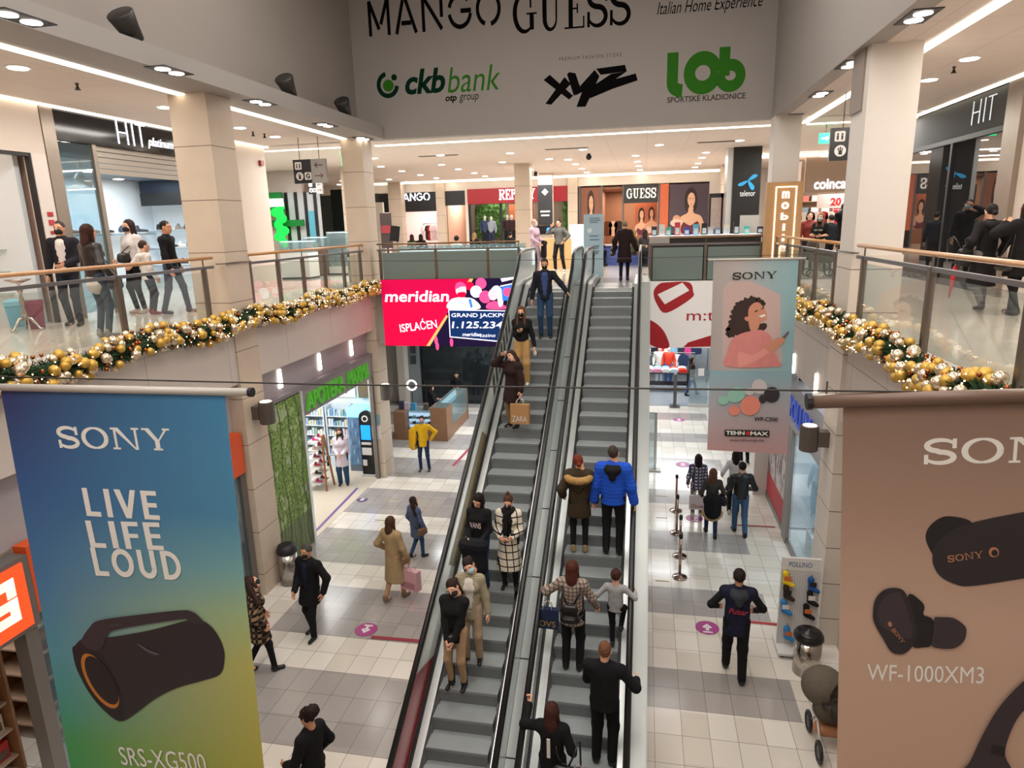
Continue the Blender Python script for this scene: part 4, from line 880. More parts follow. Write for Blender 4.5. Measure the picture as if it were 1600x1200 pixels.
# shop interior shell
ISH = mat('shop_blue_white', '#dae4ea', .5); ICE = mat('shop_ceiling_grey', '#5f6b74', .6)
xb = -14.6
yb_ = 18.4; mb = MB(); mb.box((xb-.1, y1-.6, UF), (xb, yb_, zt)); mb.box((xb, y1-.7, UF), (XS-.3, y1-.6, zt)); mb.box((xb, yb_, UF), (XS-.1, yb_+.1, zt)); struct(mb, 'wall_shop', ISH)
struct(MB().box((xb, y1-.6, 8.75), (XS-.3, yb_, 8.85)), 'ceiling', ICE)
for i in range(9): dup(d0, (xb+.6+(i % 3)*1.1, y1+.8+(i//3)*2.2, 8.74), None, 'small downlight in the dark ceiling inside the left shoe shop', 'shoe shop downlights')
lamp_area('shoe_shop_lamp', (-12.8, 14.8, 8.7), (2.5, 5), 170, COOL)
t2 = thing('track_spotlight', 'white track spotlight behind the shoe shop window', 'light', (XS-.6, y1+1.1, 8.74)); box_part((XS-.63, y1+1.07, 8.45), (XS-.57, y1+1.13, 8.75), 'stem', mat('white_metal', '#d0d0cc', .4), t2); MB().cyl((XS-.62, y1+1.0, 8.45), (XS-.5, y1+1.25, 8.3), .08).build('head', mat('white_metal'), t2, True)
t2 = thing('hanging_screen', 'long black panel hanging inside the shoe shop doorway', 'screen', (-13.2, 17.6, 8.1)); box_part((-14.3, 17.6, 8.05), (-11.7, 17.7, 8.4), 'panel', mat('panel_black', '#0a0b0e', .4), t2); box_part((-14.4, 17.75, 8.4), (-11.0, 18.38, 8.74), 'navy_header', mat('header_navy', '#1e2c40', .5), t2)
SHELF = mat('shelf_white_glow', '#dfe6ea', .3, emit='#e6f0f8', es=.35)  # boards given a weak glow of their own to look brighter
SHC = ['#1b1a1c', '#2c3440', '#6b4a34', '#cfcac4', '#23324a', '#7d3b2c', '#8a8078', '#101012']
def shoe_item(p, rz, col, lb, group=None, s_=1.0):
    o = thing('shoe', lb, 'shoe', (0, 0, 0), 0, group); m_ = SDF(.012); m_.rc((.02, 0, .06), (.05, 0, .12), .04, .036, .03); m_.rc((.05, 0, .045), (.22, 0, .035), .042, .03, .04); m_.cut((0, 0, -1), -.008)
    u_ = sobj(m_, 'upper', mat('shoe_up_'+col[1:], col, .4), o); MB().prism(blob([(-.025, -.03), (.1, -.035), (.22, -.03), (.255, 0), (.22, .03), (.1, .035), (-.025, .03)], 3), (0, 0, 0), (1, 0, 0), (0, 1, 0), (0, 0, .018)).build('sole', mat('sole_pale', '#b8b2aa', .6), o)
    o.location = Vector([float(q) for q in p]); o.rotation_euler = (0, 0, rz); o.scale = (s_,)*3; return o
for zi, zs in enumerate((7.35, 6.85, 6.35)):
    nm = ('upper', 'middle', 'lower')[zi]; s_ = thing('wall_shelf', 'white lit shelf along the back of the shoe shop, %s tier' % nm, 'shelf', (xb, yb_, zs)); box_part((xb, yb_-.4, zs-.05), (-11.0, yb_, zs), 'board', SHELF, s_); box_part((xb, yb_-.41, zs-.06), (-11.0, yb_-.4, zs+.0), 'front_edge', mat('shelf_edge', '#8fa0ac', .4), s_)
    for i in range(11): shoe_item((-14.3+i*.31, yb_-.25, zs), -.6+.5*((i*7) % 3), SHC[(i*3+zi*5) % 8], 'shoe on the %s back shelf of the left shoe shop' % nm, 'shoes on the %s shelf' % nm, 1.25)
s_ = thing('wall_shelf', 'white lit shelf along the side wall seen through the shoe shop window', 'shelf', (xb, y1, 7.3)); box_part((xb, y1, 7.25), (xb+.4, 17.9, 7.3), 'board', SHELF, s_); box_part((xb+.4, y1, 7.24), (xb+.41, 17.9, 7.3), 'front_edge', mat('shelf_edge'), s_)
for i in range(9): shoe_item((xb+.2, y1+1.2+i*.6, 7.3), .4*(i % 3), SHC[(i*5+1) % 8], 'shoe on the side wall shelf behind the shoe shop window', 'shoes on the side shelf', 1.4)
# home decor shop further left (only its corner shows)
DEC = mat('decor_wall_peach', '#d9bca8', .6, noise=.03); yd = y1-.28
struct(MB().box((-14, 3, UF), (-11.9, 3.1, zt)), 'wall_shop', DEC); struct(MB().box((-13.6, 3, UF), (-13.5, yd, zt)), 'wall_shop', DEC); 
mb = MB(); mb.box((-13.5, yd-.12, UF), (XS+.0, yd-.0, zt)); struct(mb, 'wall_shop', DEC)
struct(MB().box((XS-.3, 3, 8.72), (XS+.02, yd-.02, zt)), 'wall_left', WHITE); struct(MB().box((XS-.16, yd-.33, UF), (XS+.02, yd-.02, 8.72)), 'wall_left', mat('pilaster_white', '#cfc6c0', .5))
struct(MB().box((XS-.1, 3, 8.66), (XS+.0, yd-.33, 8.72)).box((XS-.1, yd-.37, UF), (XS+.0, yd-.33, 8.66)), 'trim_4', BLK)
lamp_area('decor_shop_lamp', (-12.2, 8.5, 9.3), (1.5, 3), 45, (1, .86, .74))
pc = ay(8, 333, yd-.15); t = thing('wall_clock', 'round dark wall clock with white roman numerals at the left edge', 'clock', pc)
pc = ay(-9, 333, yd-.13); MB().cyl((pc[0], yd-.12, pc[2]), (pc[0], yd-.17, pc[2]), .46, 36).build('dial', mat('clock_dark', '#231d1a', .4), t); MB().tube([(pc[0]+.46*math.cos(a), yd-.17, pc[2]+.46*math.sin(a)) for a in np.linspace(0, 2*PI, 30)[:-1]], .025, 8, closed=True).build('rim', mat('clock_rim', '#3a2f28', .4), t, True)
for i in range(12):
    a = PI/2-i*PI/6; text(['XII', 'I', 'II', 'III', 'IIII', 'V', 'VI', 'VII', 'VIII', 'IX', 'X', 'XI'][i], (pc[0]+.35*math.cos(a), yd-.171, pc[2]+.35*math.sin(a)), (math.sin(a), 0, -math.cos(a)), (math.cos(a), 0, math.sin(a)), .13, mat('numeral', '#d8d2c8', .5), t, depth=.004, name='numeral')
for a, L_2 in ((.6, .2), (2.2, .14)): MB().box((-.01, 0, 0), (.01, .008, L_2), 0, Matrix.Translation((pc[0], yd-.185, pc[2])) @ Matrix.Rotation(a, 4, 'Y')).build('hand', mat('numeral'), t)
pb = uf(28, 510); t = thing('swing_bin', 'light blue plastic swing top bin on the left gallery floor', 'bin', pb)
MB().lathe([(.15, 0), (.19, .36), (.2, .38)], pb, 4, 0, True, 1, 1).build('body', mat('bin_blue', '#6fb4cc', .4), t); MB().lathe([(.205, .38), (.2, .46), (.1, .5)], pb, 4).build('lid', mat('bin_blue2', '#84c3d8', .4), t)
pb2 = uf(60, 513); t = thing('swing_bin', 'burgundy plastic bin on the left gallery floor beside the blue bin', 'bin', pb2); MB().lathe([(.15, 0), (.19, .42), (.2, .44)], pb2, 4).build('body', mat('bin_wine', '#7d2440', .4), t); MB().lathe([(.205, .44), (.19, .5)], pb2, 4).build('lid', mat('bin_wine'), t)
pt = uf(43, 516); t = thing('pedestal_table', 'ornate silver tripod pedestal at the left edge of the gallery', 'table', pt); SILV = mat('silver_leaf', '#b9b2aa', .25, .8)
MB().lathe([(.03, .18), (.05, .3), (.025, .4), (.045, .5), (.02, .62), (.05, .7), (.02, .8), (.18, .86), (.2, .88)], pt, 14).build('stem', SILV, t, True)
for a in (.3, 2.4, 4.5): MB().tube([(pt[0]+r_*math.cos(a), pt[1]+r_*math.sin(a), pt[2]+z_) for r_, z_ in ((.02, .22), (.1, .2), (.17, .1), (.22, .02), (.27, .025))], [.03, .03, .025, .02, .02], 8).build('leg', SILV, t, True)
for i in range(3):
    t = thing('shop_shelf', 'glass shelf with small ornaments at the left photo edge, %s' % ('top', 'middle', 'bottom')[i], 'shelf', (-12.4, yd-.5, UF+.55+i*.4)); box_part((-13.4, yd-.5, UF+.55+i*.4), (-11.6, yd-.14, UF+.57+i*.4), 'board', glassm('shelf_glass', '#d8e4e0', .3), t)
    for q in range(4): tag(MB().lathe([(.03, 0), (.06, .05), (.03, .12), (.05, .2)], (-13.2+q*.36, yd-.3, UF+.575+i*.4), 12).build('vase', mat(('vase_gold', 'vase_brown', 'vase_white', 'vase_grey')[(q+i) % 4], ('#b08a50', '#6a4a38', '#d8d0c8', '#8d8a86')[(q+i) % 4], .3), None, True), 'small %s vase on the %s glass shelf at the left edge' % (('gold', 'brown', 'white', 'grey')[(q+i) % 4], ('top', 'middle', 'bottom')[i]), 'vase')
for i, (c, hh) in enumerate((('#a3262e', .05), ('#b53540', .07), ('#a3262e', .03), ('#c8a13a', .06))):
    tag(MB().box((XS+.02, yd-.22, 7.62-i*.16), (XS+.03, yd-.1, 7.62-i*.16+hh+.03)).build('notice_sticker', mat('stick_%d' % i, c, .5)), 'small %s sticker on the white pilaster, %s' % ('yellow' if i == 3 else 'red', ('top', 'second', 'third', 'lowest')[i]), 'sticker')
# plain white wall between shoe shop and corridor
struct(MB().box((XS-.09, y2, UF), (XS+.0, 18.55, zt)), 'wall_left', WHITE)
p = ax(409, 255, XS+.05); tag(MB().box((XS, p[1]-.08, p[2]-.07), (XS+.08, p[1]+.08, p[2]+.07)).build('fire_alarm', mat('alarm_red', '#8e1f22', .4)), 'small red alarm box high on the white wall beside the corridor', 'alarm')
# corridor beyond : pharmacy cross, glass partition, showcases
struct(MB().box((-17, 25.9, UF), (-13.6, 26.1, CZ)), 'wall_corridor', mat('corridor_wall', '#b9aea6', .6)); 
a, b = ay(447, 298, 25.9), ay(492, 298, 25.9); t = thing('glass_partition', 'dark framed glass partition at the end of the left corridor', 'window', (a[0], 25.9, UF))
box_part((a[0], 25.86, UF), (b[0]+.2, 25.9, 8.72), 'glass_pane', mat('part_glass', '#b4b6ba', .35, noise=.15, nscale=2), t)
for i in range(4): box_part((a[0]+i*(b[0]-a[0])/3-.06, 25.8, UF), (a[0]+i*(b[0]-a[0])/3+.06, 25.86, 8.75), 'frame_bar', BLK, t)
box_part((b[0]-.5, 25.84, 6.3), (b[0]-.05, 25.86, 8.0), 'blue_poster', mat('poster_blue', '#5aa3b8', .5), t)
GRN = emis('green_lit', '#1fc944', 1.0)
p = ay(429, 317, 25.5); t = thing('pharmacy_sign', 'green and white lit cross box sign on the left corridor wall', 'sign', p); box_part((p[0]-.35, 25.4, p[2]-.35), (p[0]+.35, 25.6, p[2]+.4), 'box', mat('sign_green', '#12702e', .4), t); box_part((p[0]-.38, 25.35, p[2]-.15), (p[0]+.45, 25.4, p[2]+.15), 'white_band', emis('lit_white2', '#f2fff4', 2), t)
p = ay(440, 352, 25.5); t = thing('neon_cactus', 'bright green glowing vertical sign in the left corridor', 'sign', p); m_ = MB(); [m_.ball((p[0]+.08*(-1)**i, 25.4, p[2]-.7+i*.24), (.2+.05*(i % 3), .05, .2), 10) for i in range(7)]; m_.build('glow_shape', GRN, t, True); MB().cyl((p[0], 25.4, UF), (p[0], 25.4, p[2]-.7), .04).build('stem', ST, t)
box_part((p[0]-.9, 25.6, p[2]-.05), (p[0]+.9, 25.7, p[2]+.2), 'green_band', mat('sign_green'), t)
def showcase(lb, c, w_, d_, h0, h1, colr, rz=0):
    t = thing('showcase', lb, 'showcase', c, 0); x, y, z = c; MB().box((x-w_/2, y-d_/2, z+.06), (x+w_/2, y+d_/2, z+h0)).build('cabinet', mat('case_'+colr[1:], colr, .4), t); MB().box((x-w_/2, y-d_/2, z), (x+w_/2, y+d_/2, z+.06)).build('plinth', BLK, t)
    MB().box((x-w_/2, y-d_/2, z+h0), (x+w_/2, y+d_/2, z+h1)).build('glass_top', glassm('case_glass', '#c8dadc', .16), t); box_part((x-w_/2+.03, y-d_/2+.03, z+h1-.05), (x+w_/2-.03, y+d_/2-.03, z+h1-.03), 'lit_frame', emis('case_light', '#eef8ff', 1.6), t)
    rnd = random.Random(int(x*37)); m_ = MB(); [m_.box((x-w_/2+.05+q*(w_-.1)/9, y-d_/2+.04, z+h0+.02), (x-w_/2+.05+(q+.7)*(w_-.1)/9, y-d_/2+.1, z+h0+.06+rnd.random()*.12)) for q in range(9)]; m_.build('goods', mat('case_goods', '#b8a890', .4), t)
    return t
pw_ = uf(455, 437); showcase('white drinks chest showcase in the left corridor', (pw_[0]+.1, 20.9, UF), 1.0, .7, .85, 1.25, '#d2d0cb'); showcase('brown kiosk showcase in the middle of the left corridor', (-11.3, 22.2, UF), .7, .6, 1.0, 1.35, '#6a4c3c'); showcase('glass showcase with lit tall shelves in the left corridor', (-10.55, 22.5, UF), .75, .5, .3, 1.5, '#c8c4be')
pb = uf(556, 440); t = thing('litter_bin', 'grey steel litter bin behind the far left railing', 'bin', pb); MB().cyl(pb, pb+np.array([0, 0, .75]), .2, 20).build('body', ST, t, True); MB().lathe([(.205, .75), (.2, .9), (.12, .97)], pb, 20).build('lid', BLK, t, True)
# hanging direction signs
def dirsign(lb, c, w_, h_, back=True):
    t = thing('direction_sign', lb, 'sign', c); x, y, z = c; box_part((x-w_/2, y, z-h_/2), (x+w_*.05, y+.08, z+h_/2), 'black_board', mat('sign_black', '#141214', .3), t); box_part((x+w_*.05, y, z-h_/2), (x+w_/2, y+.08, z+h_/2), 'grey_board', mat('sign_grey', '#96938f', .4), t)
    for q in (-.3, .3): MB().cyl((x+q*w_, y+.04, z+h_/2), (x+q*w_, y+.04, CZ), .008, 6).build('wire', BLK, t)
    WH = mat('picto_white', '#d8d4d0', .5); s_ = h_*.3
    for (cx, cz, tx) in ((-.38, .24, ''), (-.36, -.2, 'o'), (-.1, -.2, 'G')):
        ctr = (x+cx*w_+s_*.2, y-.004, z+cz*h_)
        if tx == 'o': MB().cyl((ctr[0], y, ctr[2]), (ctr[0], y-.006, ctr[2]), s_*.58, 24).build('pictogram', WH, t)
        else: MB().prism(blob([(-.5, -.5), (.5, -.5), (.5, .5), (-.5, .5)], 6) if False else [(-.5, -.4), (-.4, -.5), (.4, -.5), (.5, -.4), (.5, .4), (.4, .5), (-.4, .5), (-.5, .4)], (ctr[0], y, ctr[2]), (s_*1.05, 0, 0), (0, 0, s_*1.05), (0, -.006, 0)).build('pictogram', WH, t)
        if tx == 'G': text('G', (ctr[0], y-.008, ctr[2]), LX, LZ, s_*.7, BLK, t, bold=.03)
        elif tx == '':
            m_ = MB(); [(m_.cyl((ctr[0]+q, y-.006, ctr[2]+s_*.22), (ctr[0]+q, y-.01, ctr[2]+s_*.22), s_*.1, 10), m_.box((ctr[0]+q-s_*.09, y-.01, ctr[2]-s_*.35), (ctr[0]+q+s_*.09, y-.006, ctr[2]+s_*.1))) for q in (-s_*.22, s_*.22)]; m_.build('figures', BLK, t)
        else: polys_obj(rect(-.3, -.6, .3, .1)+rect(-.45, .1, -.25, .55)+rect(-.12, .1, .08, .7)+rect(.2, .1, .38, .5), (ctr[0], y-.006, ctr[2]), LX, LZ, s_*.8, BLK, t, depth=.003, name='hand_mark')
    for cz, d_, col in ((.24, -1, '#1a1718'), (-.2, 1, '#6a2634')):
        polys_obj([[(-.5*d_, -.05), (.5*d_, -.05), (.5*d_, .05), (-.5*d_, .05)]]+stroke([(.2*d_, .28), (.5*d_, 0), (.2*d_, -.28)], .1), (x+.28*w_, y, z+cz*h_), LX, LZ, h_*.22, mat('arrow_'+col[1:], col, .5), t, w_*.26, depth=.006, name='arrow')
    return t
q0, q1 = ay(457, 250, 17.0), ay(511, 285, 17.0); dirsign('black and grey hanging direction sign over the left gallery', ((q0[0]+q1[0])/2, 17.0, (q0[2]+q1[2])/2), q1[0]-q0[0], q0[2]-q1[2])
q0, q1 = ay(481, 285, 24), ay(504, 297, 24); dirsign('smaller hanging direction sign farther along the left gallery', ((q0[0]+q1[0])/2, 24, (q0[2]+q1[2])/2-.05), q1[0]-q0[0], .45)
q0 = ay(1298, 226, 15); dirsign('black hanging direction sign half hidden by the white right column', (q0[0]+.56, 15, q0[2]), 1.15, .62)
for (u, v, Y, lb) in ((541, 252, 21, 'green lit emergency exit sign beside the far left column'), (1290, 216, 20, 'green lit emergency exit sign in the right gallery ceiling')):
    p = ay(u, v, Y); t = thing('exit_sign', lb, 'sign', p); box_part((p[0]-.16, Y, p[2]-.13), (p[0]+.2, Y+.05, p[2]+.13), 'lit_panel', emis('exit_green', '#39c481', 1.4), t); MB().cyl((p[0], Y+.02, p[2]+.13), (p[0], Y+.02, CZ), .01, 6).build('stem', BLK, t)
    polys_obj(rect(-.5, -.1, .1, .1)+[[(.1, .3), (.5, 0), (.1, -.3)]], (p[0], Y, p[2]), LX, LZ, .12, mat('exit_white', '#e8fff2', .5), t, .2, depth=.004, name='arrow')
# ================================================================== FAR SHOP FRONTS (y = 36)
Y6 = 36.0
def px(u, v=300): return ay(u, v, Y6)[0]
def pz(v, u=800): return ay(u, v, Y6)[2]
def backroom(x0, x1, col, top=8.3, depth=4.0, lamp=90, lc=WARM):
    m_ = MB(); m_.box((x0, Y6+depth, UF), (x1, Y6+depth+.1, top+.6)); m_.box((x0-.08, Y6+.1, UF), (x0, Y6+depth, top+.6)); m_.box((x1, Y6+.1, UF), (x1+.08, Y6+depth, top+.6)); m_.box((x0, Y6+.1, top+.5), (x1, Y6+depth, top+.6))
    struct(m_, 'wall_shop', mat('shop_in_'+col[1:], col, .7)); lamp_area('shop_lamp', ((x0+x1)/2, Y6+depth/2, top+.45), ((x1-x0)*.7, depth*.6), lamp, lc)
def garment(p, col, lb, group, wd=.42, h=.8, rz=0.0):
    t = thing('garment', lb, 'garment', p, 0, group); x, y, z = p; poly = blob([(-.07, 0), (.07, 0), (.2, -.05), (.26, -.3), (.19, -.32), (.2, -h/wd*.42), (-.2, -h/wd*.42), (-.19, -.32), (-.26, -.3), (-.2, -.05)], 2)
    MB().prism([(a*wd/.5, b) for a, b in poly], (x, y-.04, z), (math.cos(rz), math.sin(rz), 0), (0, 0, 1), (-.09*math.sin(rz), .09*math.cos(rz), 0)).build('cloth_body', cloth(col), t); MB().tube([(x, y, z), (x, y, z+.05), (x+.02, y, z+.1)], .008, 6).build('hanger', ST, t); return t
# black fashion shop
x0, x1 = px(592), px(683); t = thing('shop', 'black fascia fashion shop with white letters on the far left', 'shop', ((x0+x1)/2, Y6, UF))
fa = box_part((x0, Y6-.1, pz(326)), (x1, Y6+.1, pz(296)), 'fascia', mat('fascia_black', '#1b1a1d', .4), t)
P_ = []; x_ = 0
for ch in 'MANGO':
    g, w_ = stencil(ch); P_ += [[(a+x_, b) for a, b in q] for q in [[(p_[0], p_[1]) for p_ in q2] for q2 in g]]; x_ += w_+.1
polys_obj(P_, (px(646), Y6-.1, pz(308, 646)), LX, LZ, .42, LIT, fa, px(671)-px(619), .04)
backroom(x0, x1, '#d9c3bd', 8.25, 4, 150, (1, .88, .86))
x0b, x1b = px(696), px(727); t = thing('shop', 'narrow black fascia bay beside the red shop', 'shop', ((x0b+x1b)/2, Y6, UF)); box_part((x0b, Y6-.1, pz(318)), (x1b, Y6+.1, pz(295)), 'fascia', mat('fascia_black'), t); backroom(x0b, x1b, '#d6b8a4', 8.3, 4, 60)
box_part((px(705), Y6+3.5, UF+1.2), (px(721), Y6+3.55, UF+2.3), 'red_poster', mat('poster_red', '#a8453a', .5), t)
t = thing('clothes_rail', 'clothes rail inside the black fashion shop', 'rack', (px(650), Y6+2, UF)); MB().tube([(px(641), Y6+2, UF), (px(641), Y6+2, UF+1.75), (px(681), Y6+2, UF+1.75), (px(681), Y6+2, UF)], .03, 8).build('frame', BLK, t)
for i in range(11): garment((px(643)+i*(px(680)-px(643))/10, Y6+1.9, UF+1.65), ['#c8b8b8', '#f0e6e2', '#2a2428', '#8a1f2e', '#d8c8b8', '#d0c0c4'][i % 6], 'garment hanging on the rail inside the black fashion shop', 'garments on the far left rail', .45, .85, .6)
# red shop
x0, x1 = px(731), px(888); t = thing('shop', 'red fascia fashion shop with white serif letters', 'shop', ((x0+x1)/2, Y6, UF)); fa = box_part((x0, Y6-.15, pz(317)), (x1, Y6+.1, pz(293.5)), 'fascia', mat('fascia_red', '#9c1823', .35), t)
serif('REPLAY', (px(808.5), Y6-.15, pz(303.5, 808)), LX, LZ, .52, LIT, fa, px(836)-px(780), t=.19, th=.09, depth=.04)
backroom(x0, x1, '#6a5a4a', 8.3, 3, 130)
box_part((x0, Y6-.05, UF), (x0+.12, Y6+.05, pz(317)), 'frame', BLK, t); box_part((px(780), Y6-.05, UF), (px(784), Y6+.05, pz(317)), 'frame', BLK, t); box_part((px(828), Y6-.05, UF), (px(833), Y6+.05, pz(317)), 'frame', BLK, t)
m_ = MB(); rnd = random.Random(4)
for i in range(900):
    c = Vector((rnd.uniform(px(733), px(779)), Y6+1.4+rnd.uniform(0, .3), rnd.uniform(UF+.9, pz(318)))); a = rnd.uniform(0, 6); d_ = Vector((math.cos(a), -.4, math.sin(a)))*.13; s_ = Vector((-math.sin(a), 0, math.cos(a)))*.06; m_.add([c-d_, c+s_, c+d_, c-s_], [(0, 1, 2, 3)])
LEAF = mat('leaf_green', '#4d7a2f', .6, noise=.45, nscale=1.5); tag(m_.build('plant_wall', LEAF), 'green plant wall inside the red shop window', 'plant', None, 'stuff')
m_ = MB()
for i in range(260):
    c = Vector((rnd.uniform(px(875), px(886)), Y6+1.2+rnd.uniform(0, .3), rnd.uniform(UF+.9, pz(318)))); a = rnd.uniform(0, 6); d_ = Vector((math.cos(a), -.4, math.sin(a)))*.12; s_ = Vector((-math.sin(a), 0, math.cos(a)))*.06; m_.add([c-d_, c+s_, c+d_, c-s_], [(0, 1, 2, 3)])
tag(m_.build('plant_wall', LEAF), 'green plant strip at the right end of the red shop', 'plant', None, 'stuff')
box_part((px(786), Y6+1.5, UF+.3), (px(827), Y6+1.6, pz(318)), 'brick_panel', mat('brick_orange', '#b8683c', .7, noise=.3, nscale=14), t)
MAN = mat('mannequin_white', '#d2ccc6', .4)
def mannequin(lb, p, H, topc, legc, rz=0, legs=True, sc=1):
    t = thing('mannequin', lb, 'mannequin', (0, 0, 0)); s = SDF(.02); s.el((0, 0, 1.62), (.075, .09, .115)); s.rc((0, 0, 1.4), (0, 0, 1.55), .05, .045); s.rc((0, 0, .95), (0, 0, 1.28), .12, .14, .06, (1, 1.3, 1)); s.rc((-.17, 0, 1.4), (.17, 0, 1.4), .055)
    for q in (-1, 1): s.chain([(q*.18, 0, 1.4), (q*.24, -.03, 1.12), (q*.25, .05, .88)], [.05, .04, .03]); s.chain([(q*.09, 0, .92), (q*.1, .02, .5), (q*.1, 0, .06)], [.085, .055, .045]); s.rc((q*.1, 0, .04), (q*.1, .13, .03), .035)
    sobj(s, 'figure', MAN, t)
    s = SDF(.02); s.rc((0, 0, .92), (0, 0, 1.3), .15, .17, .06, (1, 1.25, 1)); s.rc((-.17, 0, 1.4), (.17, 0, 1.4), .075)
    for q in (-1, 1): s.chain([(q*.18, 0, 1.4), (q*.245, -.03, 1.12), (q*.255, .05, .92)], [.075, .062, .05])
    sobj(s, 'top', cloth(topc), t)
    s = SDF(.02); s.rc((0, 0, .9), (0, 0, .98), .14, .13, .06, (1, 1.2, 1))
    for q in (-1, 1): s.chain([(q*.09, 0, .9), (q*.1, .02, .5), (q*.1, 0, .12)], [.1, .075, .06])
    sobj(s, 'trousers', cloth(legc), t); t.location = Vector([float(v) for v in p]); t.rotation_euler = (0, 0, rz); t.scale = (H/1.75,)*3; return t
mannequin('mannequin in dark patterned clothes at the left of the red shop window', (px(752), Y6+.6, UF+.3), 1.8, '#3a4a66', '#23262e', PI); mannequin('mannequin in pale clothes at the right of the plant wall window', (px(762), Y6+.6, UF+.3), 1.75, '#9aa4b2', '#2d3550', PI)
for i, u in enumerate((788, 795)): mannequin('mannequin in dark floral clothes before the brick panel of the red shop, %s' % ('left', 'right')[i], (px(u), Y6+.6, UF+.3), 1.8, '#3c2a2c', '#1c1a1c', PI)
# picture shop with black sign
x0, x1 = px(902), px(1108); zc0 = pz(290, 900); t = thing('shop', 'fashion shop front with black sign and white serif letters at the far centre', 'shop', ((x0+x1)/2, Y6, UF))
fa = box_part((px(975), Y6-.12, pz(317, 1000)), (px(1028), Y6, pz(289, 1000)), 'black_sign', mat('sign_black2', '#1a1614', .35), t); serif('GUESS', (px(1002), Y6-.12, pz(302, 1002)), LX, LZ, .5, mat('sign_letter_cream', '#e8e0d4', .4, emit='#efe6da', es=.6), fa, px(1025)-px(979), t=.17, th=.07, depth=.03, ww=.85)
for u in (906, 940, 974, 1030): box_part((px(u)-.05, Y6-.04, UF), (px(u)+.05, Y6+.06, 9.05), 'frame_bar', mat('bar_grey', '#5a5450', .4), t)
box_part((px(1031), Y6-.02, UF+.8), (px(1045), Y6+.04, 9.05), 'orange_panel', mat('orange_panel', '#c8643c', .6, noise=.1), t)
backroom(px(940), px(1029), '#8a6048', 8.4, 4, 170, (1, .8, .62))
def portrait(A, par, cx, cy, s, skn, hair, dress, hx=0):
    A.poly(blob([(cx-.2*s, cy+.25*s), (cx-.16*s, cy+.55*s), (cx+.02*s, cy+.66*s), (cx+.17*s, cy+.5*s), (cx+.2*s, cy+.2*s), (cx+.1*s, cy+.05*s), (cx-.12*s, cy+.05*s)]), hair, par, 'printed_hair')
    A.poly(blob([(cx-.38*s, cy-.5*s), (cx-.36*s, cy-.12*s), (cx-.1*s, cy+.02*s), (cx-.06*s, cy+.16*s), (cx+.08*s, cy+.16*s), (cx+.1*s, cy+.02*s), (cx+.36*s, cy-.1*s), (cx+.4*s, cy-.5*s)]), skn, par, 'printed_shoulders')
    A.poly(blob([(cx-.1*s, cy+.3*s), (cx-.08*s, cy+.47*s), (cx+.02*s, cy+.53*s), (cx+.11*s, cy+.45*s), (cx+.12*s, cy+.28*s), (cx+.02*s, cy+.13*s)]), skn, par, 'printed_face')
    A.poly(blob([(cx-.26*s, cy-.5*s), (cx-.24*s, cy-.22*s), (cx, cy-.3*s), (cx+.24*s, cy-.2*s), (cx+.28*s, cy-.5*s)]), dress, par, 'printed_dress')
    A.poly([(cx-.06*s, cy+.37*s), (cx-.01*s, cy+.37*s), (cx-.01*s, cy+.385*s), (cx-.06*s, cy+.385*s)], hair, par, 'printed_eye'); A.poly([(cx+.04*s, cy+.37*s), (cx+.09*s, cy+.37*s), (cx+.09*s, cy+.385*s), (cx+.04*s, cy+.385*s)], hair, par, 'printed_eye'); A.poly([(cx-.02*s, cy+.235*s), (cx+.06*s, cy+.235*s), (cx+.02*s, cy+.215*s)], mat('print_lip', '#9c4a44', .6), par, 'printed_mouth')
PSK = mat('print_skin', '#d09a78', .6); PSK2 = mat('print_skin2', '#e0b090', .6); PHR = mat('print_hair', '#2a1812', .6); PDR = mat('print_wine', '#6a2430', .6); PPK = mat('print_pale', '#dcc0b0', .6)
def poster(lb, x0, x1, z0, z1, bgc, y=Y6-.05):
    t = thing('poster', lb, 'poster', ((x0+x1)/2, y, z0)); box_part((x0, y, z0), (x1, y+.05, z1), 'board', mat('poster_bg_'+bgc[1:], bgc, .6, noise=.12, nscale=2), t); return t, Art((x0, y-.001, z0), (x1-x0, 0, 0), (0, 0, z1-z0), .004)
t, A = poster('brown poster of a woman with bare shoulders left of the far shop door', px(908), px(939), UF+.9, 9.0, '#7a4a34'); portrait(A, t, .5, .35, .9, PSK, PHR, PSK2)
t, A = poster('large dark poster of a woman in a wine red top at the far right', px(1046), px(1108), UF+.9, 9.0, '#4a3c46'); portrait(A, t, .55, .4, .8, PSK2, PHR, PDR); A.ell(.2, .3, .1, .1, PSK, t); A.ell(.2, .22, .16, .1, PPK, t)
t, A = poster('warm poster of two women behind the far shop doorway', px(992), px(1028), UF+.9, 8.2, '#a85a3a', Y6+1.5); portrait(A, t, .3, .35, .75, PSK2, PHR, PDR); portrait(A, t, .75, .4, .7, PSK, PHR, PPK)
for i, u in enumerate((946, 955, 964)): garment((px(u), Y6+2.5, UF+1.6), ['#5a3426', '#c8a890', '#2a2224'][i], 'garment hanging inside the far centre shop', 'garments in the far centre shop', .5, .9)
struct(MB().box((px(1108), Y6-.1, UF), (14, Y6+.1, CZ)), 'wall_back', mat('far_wall_cream', '#d2c9be', .6)); struct(MB().box((-18, Y6-.05, 9.08), (px(1108), Y6+.3, CZ)), 'wall_back', mat('far_wall_cream'))
struct(MB().box((-18, Y6-.05, UF), (px(592), Y6+.1, 9.1)), 'wall_back', mat('far_wall_dark', '#2c3432', .5)); struct(MB().box((px(727), Y6-.1, UF), (px(731), Y6+.1, 9.1)), 'wall_back', mat('far_wall_cream')); struct(MB().box((px(888), Y6-.05, UF), (px(902), Y6+.1, 9.1)), 'wall_back', mat('far_wall_cream'))
